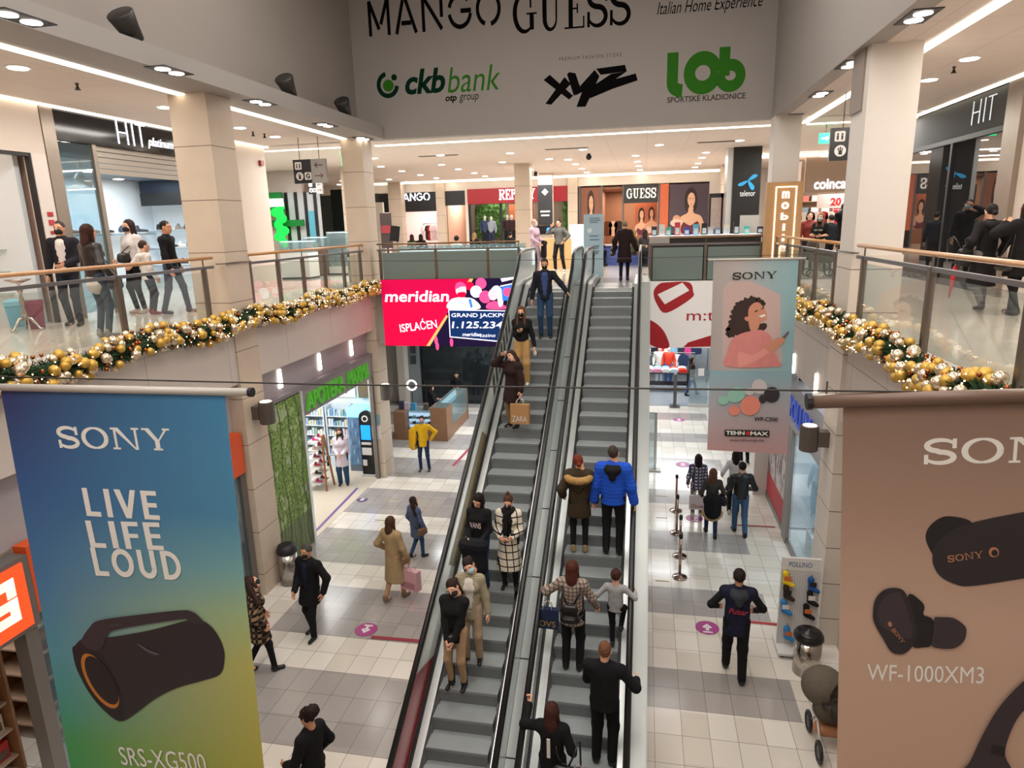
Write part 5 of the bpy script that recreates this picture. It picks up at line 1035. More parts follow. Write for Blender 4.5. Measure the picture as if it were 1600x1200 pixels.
t = thing('shop', 'tall dark unlit shop front behind the far left column', 'shop', (ay(531, 330, 30)[0], 30, UF)); box_part((ay(516, 300, 30)[0], 30, UF), (ay(548, 300, 30)[0], 30.2, ay(530, 296, 30)[2]), 'dark_glass', mat('dark_glass', '#14201f', .12), t); box_part((ay(548, 300, 30)[0], 30, UF), (ay(596, 300, 30)[0], 30.2, 8.4), 'pale_wall', mat('far_wall_cream'), t)
# black logo pillar
xa_, xb_ = ay(1147, 240, 24.9)[0], ay(1191, 240, 24.9)[0]; t = thing('logo_pillar', 'tall black pillar with a blue propeller emblem behind the phone kiosk', 'pillar', ((xa_+xb_)/2, 24.9, UF)); box_part((xa_, 24.9, UF), (xb_, 25.9, CZ), 'shaft', mat('pillar_black', '#161618', .35), t); box_part((xa_-.18, 25.0, UF), (xa_, 25.8, CZ), 'chrome_edge', ALU, t)
BLU = mat('emblem_blue', '#2f9fd8', .4, emit='#2f9fd8', es=.3); c = ay(1168, 285, 24.88)
def petal(a, L, w_): return [(math.cos(a)*L*x_-math.sin(a)*w_*y_, math.sin(a)*L*x_+math.cos(a)*w_*y_) for x_, y_ in blob([(0, 0), (.3, .35), (.75, .5), (1, .1), (.9, -.3), (.4, -.3)], 4)]
polys_obj([petal(.62, .62, .28), petal(3.6, .62, .26), petal(5.2, .68, .3)], c, LX, LZ, .52, BLU, t, .62, depth=.02, name='emblem'); text('telenor', ay(1168, 302, 24.88), LX, LZ, .19, mat('pillar_text', '#d8d8d8', .5, emit='#ffffff', es=.3), t, ay(1180, 301, 24.88)[0]-ay(1156, 301, 24.88)[0])
# phone kiosk behind the right railing
xk0, xk1 = .12, 2.95; t = thing('kiosk_counter', 'dark wood kiosk counter behind the right billboard railing', 'counter', ((xk0+xk1)/2, 19.2, UF)); box_part((xk0, 18.6, UF), (xk1, 18.7, UF+1.1), 'front_panel', mat('kiosk_dark', '#2c2420', .4), t); box_part((xk0-.05, 18.55, UF+1.1), (xk1+.1, 19.3, UF+1.16), 'worktop', mat('kiosk_wood', '#8a6a4c', .35, noise=.15), t); box_part((xk0, 18.72, UF+1.161), (xk1, 19.28, UF+1.17), 'lit_glass_top', emis('kiosk_glow', '#eef6ff', .9), t); box_part((xk0, 18.7, UF), (xk0+.06, 21.3, UF+1.1), 'side_panel', mat('kiosk_dark'), t); box_part((xk1-.06, 18.7, UF), (xk1, 21.3, UF+1.1), 'side_panel', mat('kiosk_dark'), t)
kc = ['#20242c', '#d4d0ca', '#3aa08a', '#c03a3a', '#2f4fa0', '#5aa8c8', '#171717', '#b8b4ae', '#7a8aa0', '#e0d8c8', '#232323', '#4ac0b0']
for i, u in enumerate((1022, 1034, 1044, 1058, 1073, 1087, 1100, 1110, 1121, 1135, 1150, 1166, 1187)):
    p = ay(u, 368, 18.95); hh = (.25, .3, .22, .34, .2, .28, .3, .2, .18, .24, .32, .2, .18)[i]; o = thing('gadget_box', '%s boxed phone accessory on the kiosk counter, %s from the left end' % (('black', 'pale grey', 'green', 'red', 'blue', 'light blue', 'black', 'grey', 'slate', 'cream', 'dark', 'turquoise', 'black')[i], ('first', 'second', 'third', 'fourth', 'fifth', 'sixth', 'seventh', 'eighth', 'ninth', 'tenth', 'eleventh', 'twelfth', 'last')[i]), 'box', (p[0], 18.95, UF+1.17)); box_part((p[0]-.07, 18.9, UF+1.17), (p[0]+.07, 19.0, UF+1.17+hh), 'carton', mat('gb_'+kc[i % 12][1:], kc[i % 12], .5), o); box_part((p[0]-.05, 18.895, UF+1.2), (p[0]+.05, 18.9, UF+1.2+hh*.5), 'label_panel', mat('gb_label', '#b9c4cc', .5), o)
p = ay(1171, 355, 19.9); t = thing('office_chair', 'white office chair backrest showing above the kiosk counter', 'chair', (p[0], 19.9, UF)); box_part((p[0]-.25, 19.9, UF+.6), (p[0]+.25, 19.98, UF+1.65), 'backrest', mat('chair_white', '#d0cec8', .4), t); box_part((p[0]-.25, 19.45, UF+.5), (p[0]+.25, 19.95, UF+.58), 'seat', mat('chair_white'), t); MB().cyl((p[0], 19.7, UF+.05), (p[0], 19.7, UF+.5), .04).build('stem', ST, t); MB().lathe([(.3, 0), (.28, .05), (.05, .08)], (p[0], 19.7, UF), 5).build('base', BLK, t)
for i, (u, lb) in enumerate(((1118, 'tall dark display stand behind the kiosk, left'), (1136, 'tall pale display stand behind the kiosk, right'))):
    p = ay(u, 345, 26); t = thing('display_stand', lb, 'stand', (p[0], 26, UF)); box_part((p[0]-.25, 26, UF), (p[0]+.25, 26.3, 8.15), 'body', mat(('ds_dark', 'ds_pale')[i], ('#2a2426', '#a89aa0')[i], .5), t); box_part((p[0]-.18, 25.98, 6.9), (p[0]+.18, 26, 8.0), 'picture', mat(('ds_pic', 'ds_pic2')[i], ('#b8a8a0', '#8a4048')[i], .5, noise=.3, nscale=5), t)
# back counter (jewellery island) behind the left frosted railing
t = thing('jewellery_counter', 'long lit glass jewellery counter behind the railing above the red screen', 'counter', (-5.3, 20, UF)); box_part((-7.3, 19.6, UF), (-3.5, 20.2, UF+.85), 'cabinet', mat('jew_cab', '#8e8f8a', .4), t); box_part((-7.3, 19.6, UF+.85), (-3.5, 20.2, UF+1.02), 'glass_case', glassm('case_glass'), t); box_part((-7.28, 19.62, UF+.86), (-3.52, 20.18, UF+.875), 'lit_tray', emis('jew_light', '#dff2f6', 1.5), t)
rnd = random.Random(9)
for i in range(16): tag(MB().lathe([(.035, 0), (.05, .03), (.02, .06), (.03, .1)], (-7.1+i*.23, 19.8+.2*rnd.random(), UF+.876), 10).build('jewel_stand', ALU, None, True), 'small silver jewel display standing in the lit glass counter', 'display', 'displays in the jewellery counter')
t = thing('notice_easel', 'dark notice on an easel beside the jewellery counter, left', 'sign', ay(603, 355, 22)); p = ay(603, 352, 22); box_part((p[0]-.2, 22, UF+.9), (p[0]+.2, 22.03, p[2]+.4), 'board', mat('easel_dark', '#3a2c2c', .5), t); box_part((p[0]-.17, 21.99, UF+1.4), (p[0]+.17, 22, UF+1.65), 'red_text_panel', mat('easel_red', '#8a2a30', .5), t); box_part((p[0]-.03, 22.03, UF), (p[0]+.03, 22.06, UF+1), 'leg', BLK, t)
p = ay(617, 365, 21.6); t = thing('tablet', 'black tablet tilted on a stand on the jewellery counter', 'tablet', p); MB().box((-.16, -.01, -.25), (.16, .01, .25), 0, Matrix.Translation(p) @ Matrix.Rotation(.15, 4, 'Y')).build('screen', mat('screen_black'), t); MB().cyl((p[0]+.05, 21.65, UF), (p[0]+.05, 21.65, p[2]-.1), .02).build('stand', ST, t)
p = uf(928, 432); t = thing('info_board', 'tall pale blue information board beside the escalator head', 'sign', (p[0], 19.6, UF)); a, b = ay(912, 335, 19.6), ay(943, 335, 19.6); box_part((a[0], 19.6, UF+.03), (b[0], 19.66, a[2]), 'board', mat('info_blue', '#a9c4d2', .4), t)
A = Art((a[0], 19.599, UF), (b[0]-a[0], 0, 0), (0, 0, a[2]-UF), .003); IT = mat('info_text', '#5a7284', .5)
A.ell(.3, .75, .12, .12, mat('info_white', '#dce8ee', .5), t); [A.poly([(.3, yy), (.3+ww, yy), (.3+ww, yy+.012), (.3, yy+.012)], IT, t, 'text_line') for yy, ww in ((.93, .5), (.9, .55), (.87, .4), (.66, .45), (.6, .5), (.5, .5), (.47, .45), (.42, .5), (.39, .45), (.36, .3))]
t = thing('kiosk_cabinet', 'pale wood kiosk cabinet with lit shelves behind the grey sweater man', 'cabinet', (ay(870, 400, 24)[0], 24, UF)); a, b = ay(845, 400, 24), ay(893, 400, 24); box_part((a[0], 24, UF), (b[0], 24.6, UF+1.05), 'cabinet', mat('pale_wood', '#c9a26c', .5, noise=.12), t); a2, b2 = ay(889, 380, 24), ay(913, 380, 24)
box_part((a2[0], 24.1, UF), (b2[0], 24.5, 7.2), 'shelf_unit', mat('case_white', '#c8d2da', .4), t); [box_part((a2[0]+.05+i*.17, 24.05, UF+.15), (a2[0]+.12+i*.17, 24.1, 7.05), 'lit_strip', emis('shelf_lit', '#e6f4ff', .8), t) for i in range(4)]
# ================================================================== RIGHT GALLERY SHOPS
a, b = ay(1198, 284, 17.6), ay(1255, 284, 17.6); t = thing('wood_totem', 'light wood totem with glowing letters stacked vertically by the right far column', 'sign', (a[0], 17.6, UF)); zt_ = a[2]-.02
box_part((a[0], 17.5, UF), (b[0], 17.68, zt_), 'wood_body', mat('totem_wood', '#b98f62', .5, noise=.14, nscale=6), t); WG = emis('warm_glow', '#ffdfae', 3.0)
for (lo, hi) in (((a[0]+.2, 17.485, UF+.2), (a[0]+.225, 17.5, zt_-.12)), ((b[0]-.17, 17.485, UF+.2), (b[0]-.145, 17.5, zt_-.12)), ((a[0]+.2, 17.485, zt_-.13), (b[0]-.145, 17.5, zt_-.105))): box_part(lo, hi, 'light_line', WG, t)
for i, ch in enumerate('mobile shop'[:9]):
    if ch != ' ': text(ch, ((a[0]+b[0])/2+.02, 17.5, zt_-.3-i*.25), LX, LZ, .17, mat('totem_letter', '#e6dccf', .4, emit='#fff2e0', es=.8), t, width=.17 if ch not in 'il' else .06, bold=.03, depth=.04)
# homeware shop
Y8 = 28.0; hx0, hx1 = ay(1256, 300, Y8)[0], ay(1420, 300, Y8)[0]; t = thing('shop', 'homeware shop with white lit lowercase letters behind the right gallery', 'shop', (hx0+2, Y8, UF)); fa = box_part((hx0, Y8-.02, ay(1300, 300, Y8)[2]), (hx1+2, Y8+.2, 9.4), 'fascia', mat('home_fascia', '#a8917e', .6), t)
c = ay(1306, 287, Y8-.03); text('coincasa', (ay(1272, 287, Y8)[0], Y8-.03, c[2]), LX, LZ, .36, LIT, fa, (ay(1326, 287, Y8)[0]-ay(1272, 287, Y8)[0])*8/6.6, align='L', bold=.015)
m_ = MB(); m_.box((hx0, Y8+4, UF), (14, Y8+4.1, 9.3)); m_.box((hx0-.1, Y8+.2, UF), (hx0, Y8+4, 9.3)); m_.box((hx0, Y8+.2, 8.6), (14, Y8+4, 8.7)); struct(m_, 'wall_shop', mat('home_wall', '#a08a78', .7)); lamp_area('home_shop_lamp', (hx0+3, Y8+1.8, 8.55), (4, 2.5), 240, WARM)
rnd = random.Random(12); hc = ['#a82430', '#d8d0c4', '#c8b090', '#8a1c2a', '#e0d8d0', '#7a8a90', '#c87a70']
for r_ in range(4):
    s_ = thing('display_shelf', 'wall shelf of folded homeware in the right gallery shop, tier %s' % ('one', 'two', 'three', 'four')[r_], 'shelf', (hx0+.2, Y8+3.5, UF+.7+r_*.5)); box_part((hx0+.1, Y8+3.5, UF+.68+r_*.5), (hx1+1.5, Y8+3.95, UF+.7+r_*.5), 'board', mat('shelf_wood', '#b08a68', .5), s_)
    for i in range(10): tag(MB().cbox((hx0+.4+i*.42, Y8+3.7, UF+.7+r_*.5+.12), (.3, .3, .24)).build('folded_goods', cloth(hc[rnd.randrange(7)])), 'folded textile stack on homeware shop shelf tier %s' % ('one', 'two', 'three', 'four')[r_], 'textile', 'textiles on shelf tier %s' % ('one', 'two', 'three', 'four')[r_])
p = ay(1306, 315, Y8+1.5); t = thing('price_sign', 'white sale sign with red twenty hanging in the homeware shop', 'sign', p); box_part((p[0]-.7, Y8+1.5, p[2]-.25), (p[0]+.6, Y8+1.53, p[2]+.3), 'board', mat('sale_white', '#d8c8c4', .5), t); text('20', (p[0], Y8+1.5, p[2]), LX, LZ, .3, mat('sale_red', '#c02030', .5), t, bold=.03); MB().cyl((p[0], Y8+1.51, p[2]+.3), (p[0], Y8+1.51, 8.6), .01).build('wire', BLK, t)
t = thing('rack_grid', 'white grid rack with red and white goods in the homeware shop', 'rack', (p[0], Y8+2.2, UF)); m_ = MB(); [m_.box((p[0]-.7+i*.2, Y8+2.2, UF), (p[0]-.69+i*.2, Y8+2.22, UF+1.9)) for i in range(8)]; [m_.box((p[0]-.7, Y8+2.2, UF+.2+i*.2), (p[0]+.7, Y8+2.22, UF+.215+i*.2)) for i in range(9)]; m_.build('grid', mat('white_metal'), t)
for i in range(6): garment((p[0]-1.3+i*.25, Y8+2.0, UF+1.75), ['#a82430', '#d8d0c8'][i % 2], 'red or white apron hanging in the homeware shop', 'aprons in the homeware shop', .35, .5)
# dark glass shop front on the right gallery
XQ = 6.6; yq0, yq1 = 14.75, 19.6; t = thing('shop', 'dark mirror glass shop front in a steel frame on the right gallery', 'shop', (XQ, (yq0+yq1)/2, UF)); 
def mirror():
    m = bpy.data.materials.new('mirror_dark_glass'); m.use_nodes = True; nt = m.node_tree; b = nt.nodes['Principled BSDF']; b.inputs['Base Color'].default_value = (.012, .012, .013, 1); b.inputs['Roughness'].default_value = .015; b.inputs['Specular IOR Level'].default_value = 1.0; b.inputs['IOR'].default_value = 2.2; return m
MIR = mirror()
box_part((XQ, yq0, UF+.35), (XQ+.04, yq1, 8.75), 'glass_pane', MIR, t); box_part((XQ-.02, yq0, 8.8), (XQ+.04, yq1, 9.55), 'upper_glass', mat('upper_glass', '#454544', .7, spec=.15), t); box_part((XQ-.02, yq0, UF), (XQ+.06, yq1, UF+.35), 'kick_plate', mat('kick_dark', '#26221f', .4), t)
for yy in (yq0, 17.0, yq1): box_part((XQ-.05, yy-.05, UF), (XQ+.06, yy+.05, 8.8), 'mullion', BLK, t)
box_part((XQ-.06, yq0, 8.72), (XQ+.06, yq1, 8.82), 'transom', BLK, t); box_part((XQ-.1, yq0-.6, UF), (XQ+.1, yq0-.05, 9.55), 'steel_pilaster', SAT, t)
polys_obj(HITP, (XQ-.025, 15.75, 9.22), (0, -1, 0), LZ, .46, mat('reflect_letter', '#b8bcc0', .3, emit='#cfd6dc', es=.5), t, .95, .01)  # reflection of the shoe shop sign opposite, painted in as faintly glowing letters
struct(MB().box((XQ, 4, UF), (XQ+.2, yq0-.6, CZ)), 'wall_right', WHITE); struct(MB().box((XQ+.1, yq0, UF), (XQ+.2, yq1, CZ)), 'wall_right', mat('inner_dark', '#151414', .6)); struct(MB().box((XQ, yq1, UF), (XQ+.2, yq1+.15, CZ)), 'wall_right', WHITE)
NTH = ('lowest', 'second', 'third', 'fourth', 'fifth', 'top')
# ================================================================== BIG SCREEN AND BILLBOARD under the far gallery edge
YS = YB-.16
p0, p1, p2 = ay(596, 436, YS), ay(602, 540, YS), ay(812, 437, YS)
sx0, sx1, sz0, sz1 = p0[0]-.02, -3.2, p1[2], p0[2]-.02
t = thing('led_screen', 'big lit red advertising screen with white lettering under the far gallery', 'screen', ((sx0+sx1)/2, YS, sz0)); RS = NT('screen_red', .4, .3); 
box_part((sx0, YS, sz0), (sx1, YS+.14, sz1), 'cabinet', BLK, t)
A = Art((sx0, YS-.001, sz0), (sx1-sx0, 0, 0), (0, 0, sz1-sz0), .002)
SR, SR2, SNV, SW, SPK, SSK = emis('led_red', '#e81040', .72), emis('led_crimson', '#b81048', .7), emis('led_navy', '#17305f', .7), emis('led_white', '#f4f2ff', .9), emis('led_pink', '#ff4f8c', .75), emis('led_skin', '#f2c6cf', .75)
SOR, SDK, SBL = emis('led_orange', '#f0a060', 1.0), emis('led_dark', '#1d1430', .8), emis('led_blue', '#2f6fd0', 1.1)
A.poly([(0, 0), (1, 0), (1, 1), (0, 1)], SR, t, 'red_field'); A.poly([(0, .72), (1, .72), (1, 1), (0, 1)], emis('led_red_top', '#c40f46', .65), t, 'red_top')
def UV(x, y): return ((x-45)/(1575-45), 1-(y-45)/(765-45))   # position read off the screen picture
def up_(pts): return [UV(*q) for q in pts]
A.poly(up_([(520, 765), (700, 530), (760, 410), (1020, 45), (1575, 45), (1575, 765)]), SDK, t, 'dark_field'); A.poly(up_([(510, 765), (550, 765), (770, 440), (750, 425)]), SOR, t, 'light_streak'); A.poly(up_([(965, 130), (1000, 150), (1060, 45), (1020, 45)]), SOR, t, 'light_streak')
for x, y, r_, m_ in ((1020, 120, 45, SR), (1140, 95, 58, SPK), (1085, 180, 62, SW), (1180, 235, 65, SPK)): A.ell(*UV(x, y), r_/1530, r_/1530, m_, t, name='balloon')
A.poly(blob(up_([(780, 360), (800, 270), (880, 240), (960, 240), (1060, 260), (1115, 360)])), SW, t, 'white_jacket'); A.poly(blob(up_([(870, 190), (880, 110), (930, 85), (975, 120), (978, 200), (930, 235)])), SSK, t, 'face'); A.poly(blob(up_([(865, 150), (880, 90), (940, 80), (985, 125), (930, 125)])), SPK, t, 'cap'); A.poly(blob(up_([(890, 190), (970, 185), (965, 230), (930, 240), (895, 230)])), SR, t, 'mask'); A.poly(up_([(1000, 260), (1030, 255), (1045, 345), (1020, 350)]), SBL, t, 'strap')
A.poly(blob(up_([(1200, 360), (1210, 300), (1290, 280), (1360, 310), (1410, 360)])), SPK, t, 'pink_top'); A.poly(blob(up_([(1240, 180), (1270, 130), (1320, 120), (1360, 170), (1370, 300), (1330, 340), (1310, 260), (1290, 170)])), SW, t, 'blond_hair'); A.poly(blob(up_([(1215, 210), (1240, 160), (1290, 165), (1310, 220), (1290, 265), (1240, 265)])), SSK, t, 'face')
for q in ([(1350, 45), (1365, 80), (1500, 50), (1500, 30)], [(1340, 120), (1470, 95), (1475, 105), (1350, 130)]): A.poly(up_(q), SW, t, 'frame_line')
A.poly(up_([(1355, 135), (1475, 110), (1475, 270), (1365, 275)]), SBL, t, 'portrait_back'); A.ell(*UV(1420, 185), .03, .03, SPK, t, name='portrait_face')
A.poly(up_([(780, 365), (1575, 380), (1575, 735), (780, 665)]), SW, t, 'cheque_border'); A.poly(up_([(790, 375), (1575, 390), (1575, 722), (790, 655)]), SNV, t, 'cheque')
DY = -.012
A.text('meridian', *UV(438, 222), .17, SW, t, .465, shear=.12, bold=.018)
for k, (s_, x, y, w_, h_) in enumerate((('ISPLAĆEN', 435, 530, .29, .15),)): 
    cen = A.P(*UV(x, y))+A.n*.04; ang = math.radians(7); text(s_, cen, Vector((math.cos(ang), 0, math.sin(ang))), Vector((-math.sin(ang), 0, math.cos(ang))), .31, SW, t, 1.1, depth=.002, bold=.008)
A.text('GRAND JACKPOT', *UV(1140, 433), .075, SW, t, .43, bold=.01); A.text('1.125.234', *UV(1085, 530), .1, SW, t, .36, shear=.12, bold=.015); A.text('meridian', *UV(1025, 632), .055, SW, t, .135, shear=.15, bold=.008); A.text('casino', *UV(1195, 642), .05, SW, t, .11, shear=.15)
for q in ((630, 700), (640, 760), (800, 720)): A.ell(*UV(*q), .012, .03, SPK, t, name='confetti')
# white and red billboard on the right
bx0, bx1 = .06, 2.95; bz0, bz1 = ay(1010, 543, YS)[2], ay(1010, 440, YS)[2]; t = thing('billboard', 'white billboard with red shapes and red lettering right of the escalators', 'billboard', ((bx0+bx1)/2, YS, bz0)); box_part((bx0, YS, bz0), (bx1, YS+.14, bz1), 'board', mat('board_white', '#d2ccc8', .5, emit='#e8e2de', es=.22), t)
A = Art((bx0, YS-.001, bz0), (bx1-bx0, 0, 0), (0, 0, bz1-bz0), .003); BR_ = mat('board_red', '#a01a22', .5, emit='#a01a22', es=.12)
def B(u, v): p = ay(u, v, YS); return ((p[0]-bx0)/(bx1-bx0), (p[2]-bz0)/(bz1-bz0))
def bz(pts): return [B(*q) for q in pts]
Zb = lambda x, y: (980+x/4.0, 420+y/4.0)
A.poly(blob(bz([Zb(*q) for q in [(165, 145), (200, 95), (260, 84), (385, 84), (412, 140), (400, 185), (245, 276), (185, 220)]]), 4), BR_, t, 'red_tag'); A.poly(bz([Zb(*q) for q in [(190, 160), (345, 86), (388, 135), (235, 222)]]), mat('board_white'), t, 'tag_window')
A.poly(blob(bz([Zb(*q) for q in [(116, 322), (180, 340), (235, 400), (262, 490), (180, 490), (116, 440)]]), 4), BR_, t, 'red_shape'); A.poly(bz([Zb(*q) for q in [(350, 490), (380, 460), (640, 380), (800, 330), (800, 400), (520, 485)]]), BR_, t, 'red_band')
c = B(*Zb(480, 290)); A.text('m:tel', B(*Zb(372, 290))[0], c[1], .16, BR_, t, .36, align='L')
# ================================================================== GROUND FLOOR LEFT : shop fronts under the gallery
WLM = mat('wall_lamp_grey', '#5f5853', .4, .4)
def wall_lamp(lb, p, nrm):
    t = thing('wall_lamp', lb, 'lamp', p); p = Vector(p); n = Vector(nrm); c = p+n*.3; M_ = MB(); a = p+n*.12; s_ = Vector((-n.y, n.x, 0)); M_.add([p+s_*.1+Vector((0, 0, -.13)), p-s_*.1+Vector((0, 0, -.13)), p-s_*.1+Vector((0, 0, .13)), p+s_*.1+Vector((0, 0, .13)), a+n*.06+s_*.1+Vector((0, 0, -.13)), a+n*.06-s_*.1+Vector((0, 0, -.13)), a+n*.06-s_*.1+Vector((0, 0, .13)), a+n*.06+s_*.1+Vector((0, 0, .13))], [(0, 1, 2, 3), (4, 7, 6, 5), (0, 4, 5, 1), (1, 5, 6, 2), (2, 6, 7, 3), (3, 7, 4, 0)]); M_.build('bracket_box', WLM, t)
    dr = MB().lathe([(.14, -.22), (.15, -.21), (.15, .21), (.14, .22)], c, 24).build('drum', WLM, t); MB().lathe([(.11, .221), (.11, .226)], c, 20).build('lens', emis('lamp_lens', '#ffe6c4', 2.5), dr); return t
wall_lamp('grey drum wall lamp on the near left stone column', (XL+.0, 11.45, 3.8), (1, 0, 0)); wall_lamp('grey drum wall lamp on the near right column', (3.08, 11.5, 3.62), (-1, 0, 0)); wall_lamp('grey drum wall lamp on the far left stone column by the glasses kiosk', (-7.15, 17.7, 2.72), (0, -1, 0))
WLIT = emis('wall_slot', '#fff2e2', 6)
for x, sgn, lst in ((XL-.25, 1, ((12.95, 'nearest'), (14.8, 'middle'), (16.65, 'farthest'))), (XR+.05, -1, ((12.79, 'nearer'), (14.71, 'farther')))):
    for yy, nm in lst:
        t = thing('wall_light', 'tall lit wall slot light in the %s recess band, %s' % ('left' if sgn > 0 else 'right', nm), 'light', (x, yy, 4.12 if sgn > 0 else 4.14)); zc_ = 4.12 if sgn > 0 else 4.24
        MB().prism([(-.07, -.2), (.07, -.2), (.05, .2), (-.05, .2)], (x+sgn*.002, yy, zc_), (0, 1, 0), (0, 0, 1), (sgn*.03, 0, 0)).build('diffuser', WLIT, t)
def forest():
    n = NT('forest_print', .5, .3); v = n.noise(18, 6); w_ = n.noise(3.5, 4)
    yw = n.M('ADD', n.y, n.mul(n.noise(.9, 2), .5)); trunk = n.mx(n.less(n.fmod(yw, .41), n.M('ADD', .02, n.mul(w_, .05))), n.mul(n.less(n.fmod(yw, .15), .022), n.less(n.z, n.M('ADD', .9, n.mul(w_, 1.6)))))
    g = n.ramp(v, [(.3, '#3c5424'), (.5, '#6c8c3e'), (.68, '#9db562')]); g = n.mix(n.mul(n.gt(w_, .58), .45), g, '#c4cfae')
    g = n.mix(n.less(n.z, .9), g, n.mix(v, '#4b5a36', '#7a8a5c'))
    return n.done(n.mix(n.mul(trunk, .8), g, '#2f3020'))
struct(MB().box((XL-.3, 11.85, 0), (XL-.12, 13.45, 3.72)), 'wall_left', mat('print_backing', '#8a8780', .5))
t = thing('printed_panel', 'tall printed forest panel beside the pharmacy entrance', 'panel', (XL, 12.65, 0)); box_part((XL-.12, 11.87, .06), (XL-.1, 13.42, 3.7), 'forest_print', forest(), t); box_part((XL-.12, 13.42, 0), (XL-.06, 13.52, 3.72), 'edge_frame', ALU, t)
t = thing('shop', 'pharmacy entrance with green letters on a grey fascia', 'shop', (XL, 15.6, 0)); FG = mat('pharm_fascia', '#8b8489', .5); box_part((XL-.3, 11.85, 3.1+.58), (XL-.1, 17.7, 3.78), 'top_trim', mat('pharm_trim', '#7b757a', .5), t); fa = box_part((XL-.3, 13.5, 3.08), (XL-.12, 17.7, 3.7), 'fascia', FG, t)
GRL = mat('letter_green', '#4fa32a', .4, emit='#3f9a1e', es=.25); text('APOTEKA', (XL-.12, 14.72, 3.38), RL, LZ, .42, GRL, fa, 2.0, bold=.02, depth=.06); text('MAXIMA', (XL-.12, 16.65, 3.38), RL, LZ, .42, GRL, fa, 1.35, bold=.02, depth=.06)
box_part((XL-.22, 17.58, 0), (XL-.12, 17.7, 3.1), 'door_frame', mat('frame_grey', '#77726e', .4, .4), t)
m_ = MB(); m_.box((-13.2, 18.9, 0), (XL-.4, 19.0, 4)); m_.box((-13.3, 13.2, 0), (-13.2, 19, 4)); m_.box((-13.2, 13.3, 0), (XL-.3, 13.4, 3.8)); struct(m_, 'wall_shop', mat('pharm_wall', '#d8dcd8', .6)); struct(MB().box((-13.2, 13.4, .0), (-7.68, 18.9, .006)), 'floor', mat('pharm_floor', '#cbbfae', .2, noise=.05)); lamp_area('pharmacy_lamp', (-10.2, 16.3, 3.9), (3, 3.5), 130, COOL)
t = thing('poster', 'green and white poster above the pharmacy shelves', 'poster', (-9.2, 18.85, 2.3)); box_part((-10.0, 18.84, 2.15), (-8.75, 18.88, 3.4), 'board', mat('poster_white', '#dfe6dc', .5), t); box_part((-9.9, 18.83, 2.55), (-8.8, 18.84, 3.3), 'green_print', mat('poster_green', '#8cb83a', .5, noise=.2, nscale=3), t); text('hair tearapy', (-9.4, 18.84, 2.3), LX, LZ, .09, mat('poster_txt', '#4a5a6a', .5), t, .8)
t = thing('poster', 'dark photo poster right of the green pharmacy poster', 'poster', (-8.4, 18.8, 2.2)); box_part((-8.62, 18.78, 2.15), (-7.95, 18.82, 3.6), 'print', mat('poster_photo', '#6a5a40', .5, noise=.5, nscale=5), t)
struct(MB().box((-7.92, 17.95, 0), (-7.75, 19, 3.9)), 'wall_shop', mat('pharm_wall'))
mg = ['#c8d4dc', '#d8b0b8', '#b8ccd8', '#e2e0d8', '#8fb0a0', '#d8c8a0', '#a0b8d0', '#c89098', '#d8dce0', '#6a90b8']
rnd = random.Random(5)
for q, (xa, xb) in enumerate(((-10.35, -9.65), (-9.6, -8.85))):
    s_ = thing('shelf_unit', 'white pharmacy shelf unit full of small boxes, %s one' % ('left', 'right')[q], 'shelf', ((xa+xb)/2, 18.5, 0)); W_ = mat('case_white'); box_part((xa, 18.75, 0), (xb, 18.8, 1.95), 'back', W_, s_); box_part((xa, 18.4, 0), (xa+.04, 18.78, 1.95), 'side', W_, s_); box_part((xb-.04, 18.4, 0), (xb, 18.78, 1.95), 'side', W_, s_); box_part((xa, 18.4, 0), (xb, 18.78, .35), 'base_drawer', W_, s_)
    for r_ in range(5):
        zz_ = .4+r_*.31; box_part((xa, 18.42, zz_-.025), (xb, 18.76, zz_), 'board', W_, s_)
        for i in range(7):
            hh = rnd.uniform(.1, .22); c = mg[rnd.randrange(10)]; o = tag(MB().box((xa+.06+i*.09, 18.45, zz_), (xa+.13+i*.09, 18.56, zz_+hh)).build('medicine_box', mat('med_'+c[1:], c, .5)), 'small medicine carton on the %s pharmacy shelf, %s row' % (('left', 'right')[q], NTH[r_]), 'box', 'cartons on %s shelf row %d' % (('left', 'right')[q], r_+1))
pf = fl(559, 737); t = thing('drinks_fridge', 'tall blue lit drinks fridge in the pharmacy', 'fridge', (-8.45, 18.4, 0)); box_part((-8.75, 18.1, 0), (-8.17, 18.7, .18), 'base', mat('fridge_grey', '#5a6570', .4), t); box_part((-8.75, 18.1, 1.72), (-8.17, 18.7, 1.98), 'lit_header', emis('fridge_header', '#7cc4f0', 1.2), t); box_part((-8.75, 18.14, .18), (-8.17, 18.7, 1.72), 'body', mat('fridge_blue', '#4f8cb8', .4), t); box_part((-8.72, 18.1, .2), (-8.2, 18.12, 1.7), 'glass_door', glassm('fridge_glass', '#b8d8ec', .2), t)
for r_ in range(5):
    for i in range(6): tag(MB().lathe([(.03, 0), (.032, .13), (.012, .18), (.012, .21)], (-8.68+i*.09, 18.128, .25+r_*.29), 8).build('bottle', mat('btl_%d' % ((i+r_) % 3), ('#2a5f9a', '#3f86c0', '#9cc8e0')[(i+r_) % 3], .2)), 'blue drink bottle in the pharmacy fridge, %s row' % NTH[r_], 'bottle', 'bottles in fridge row %d' % (r_+1))
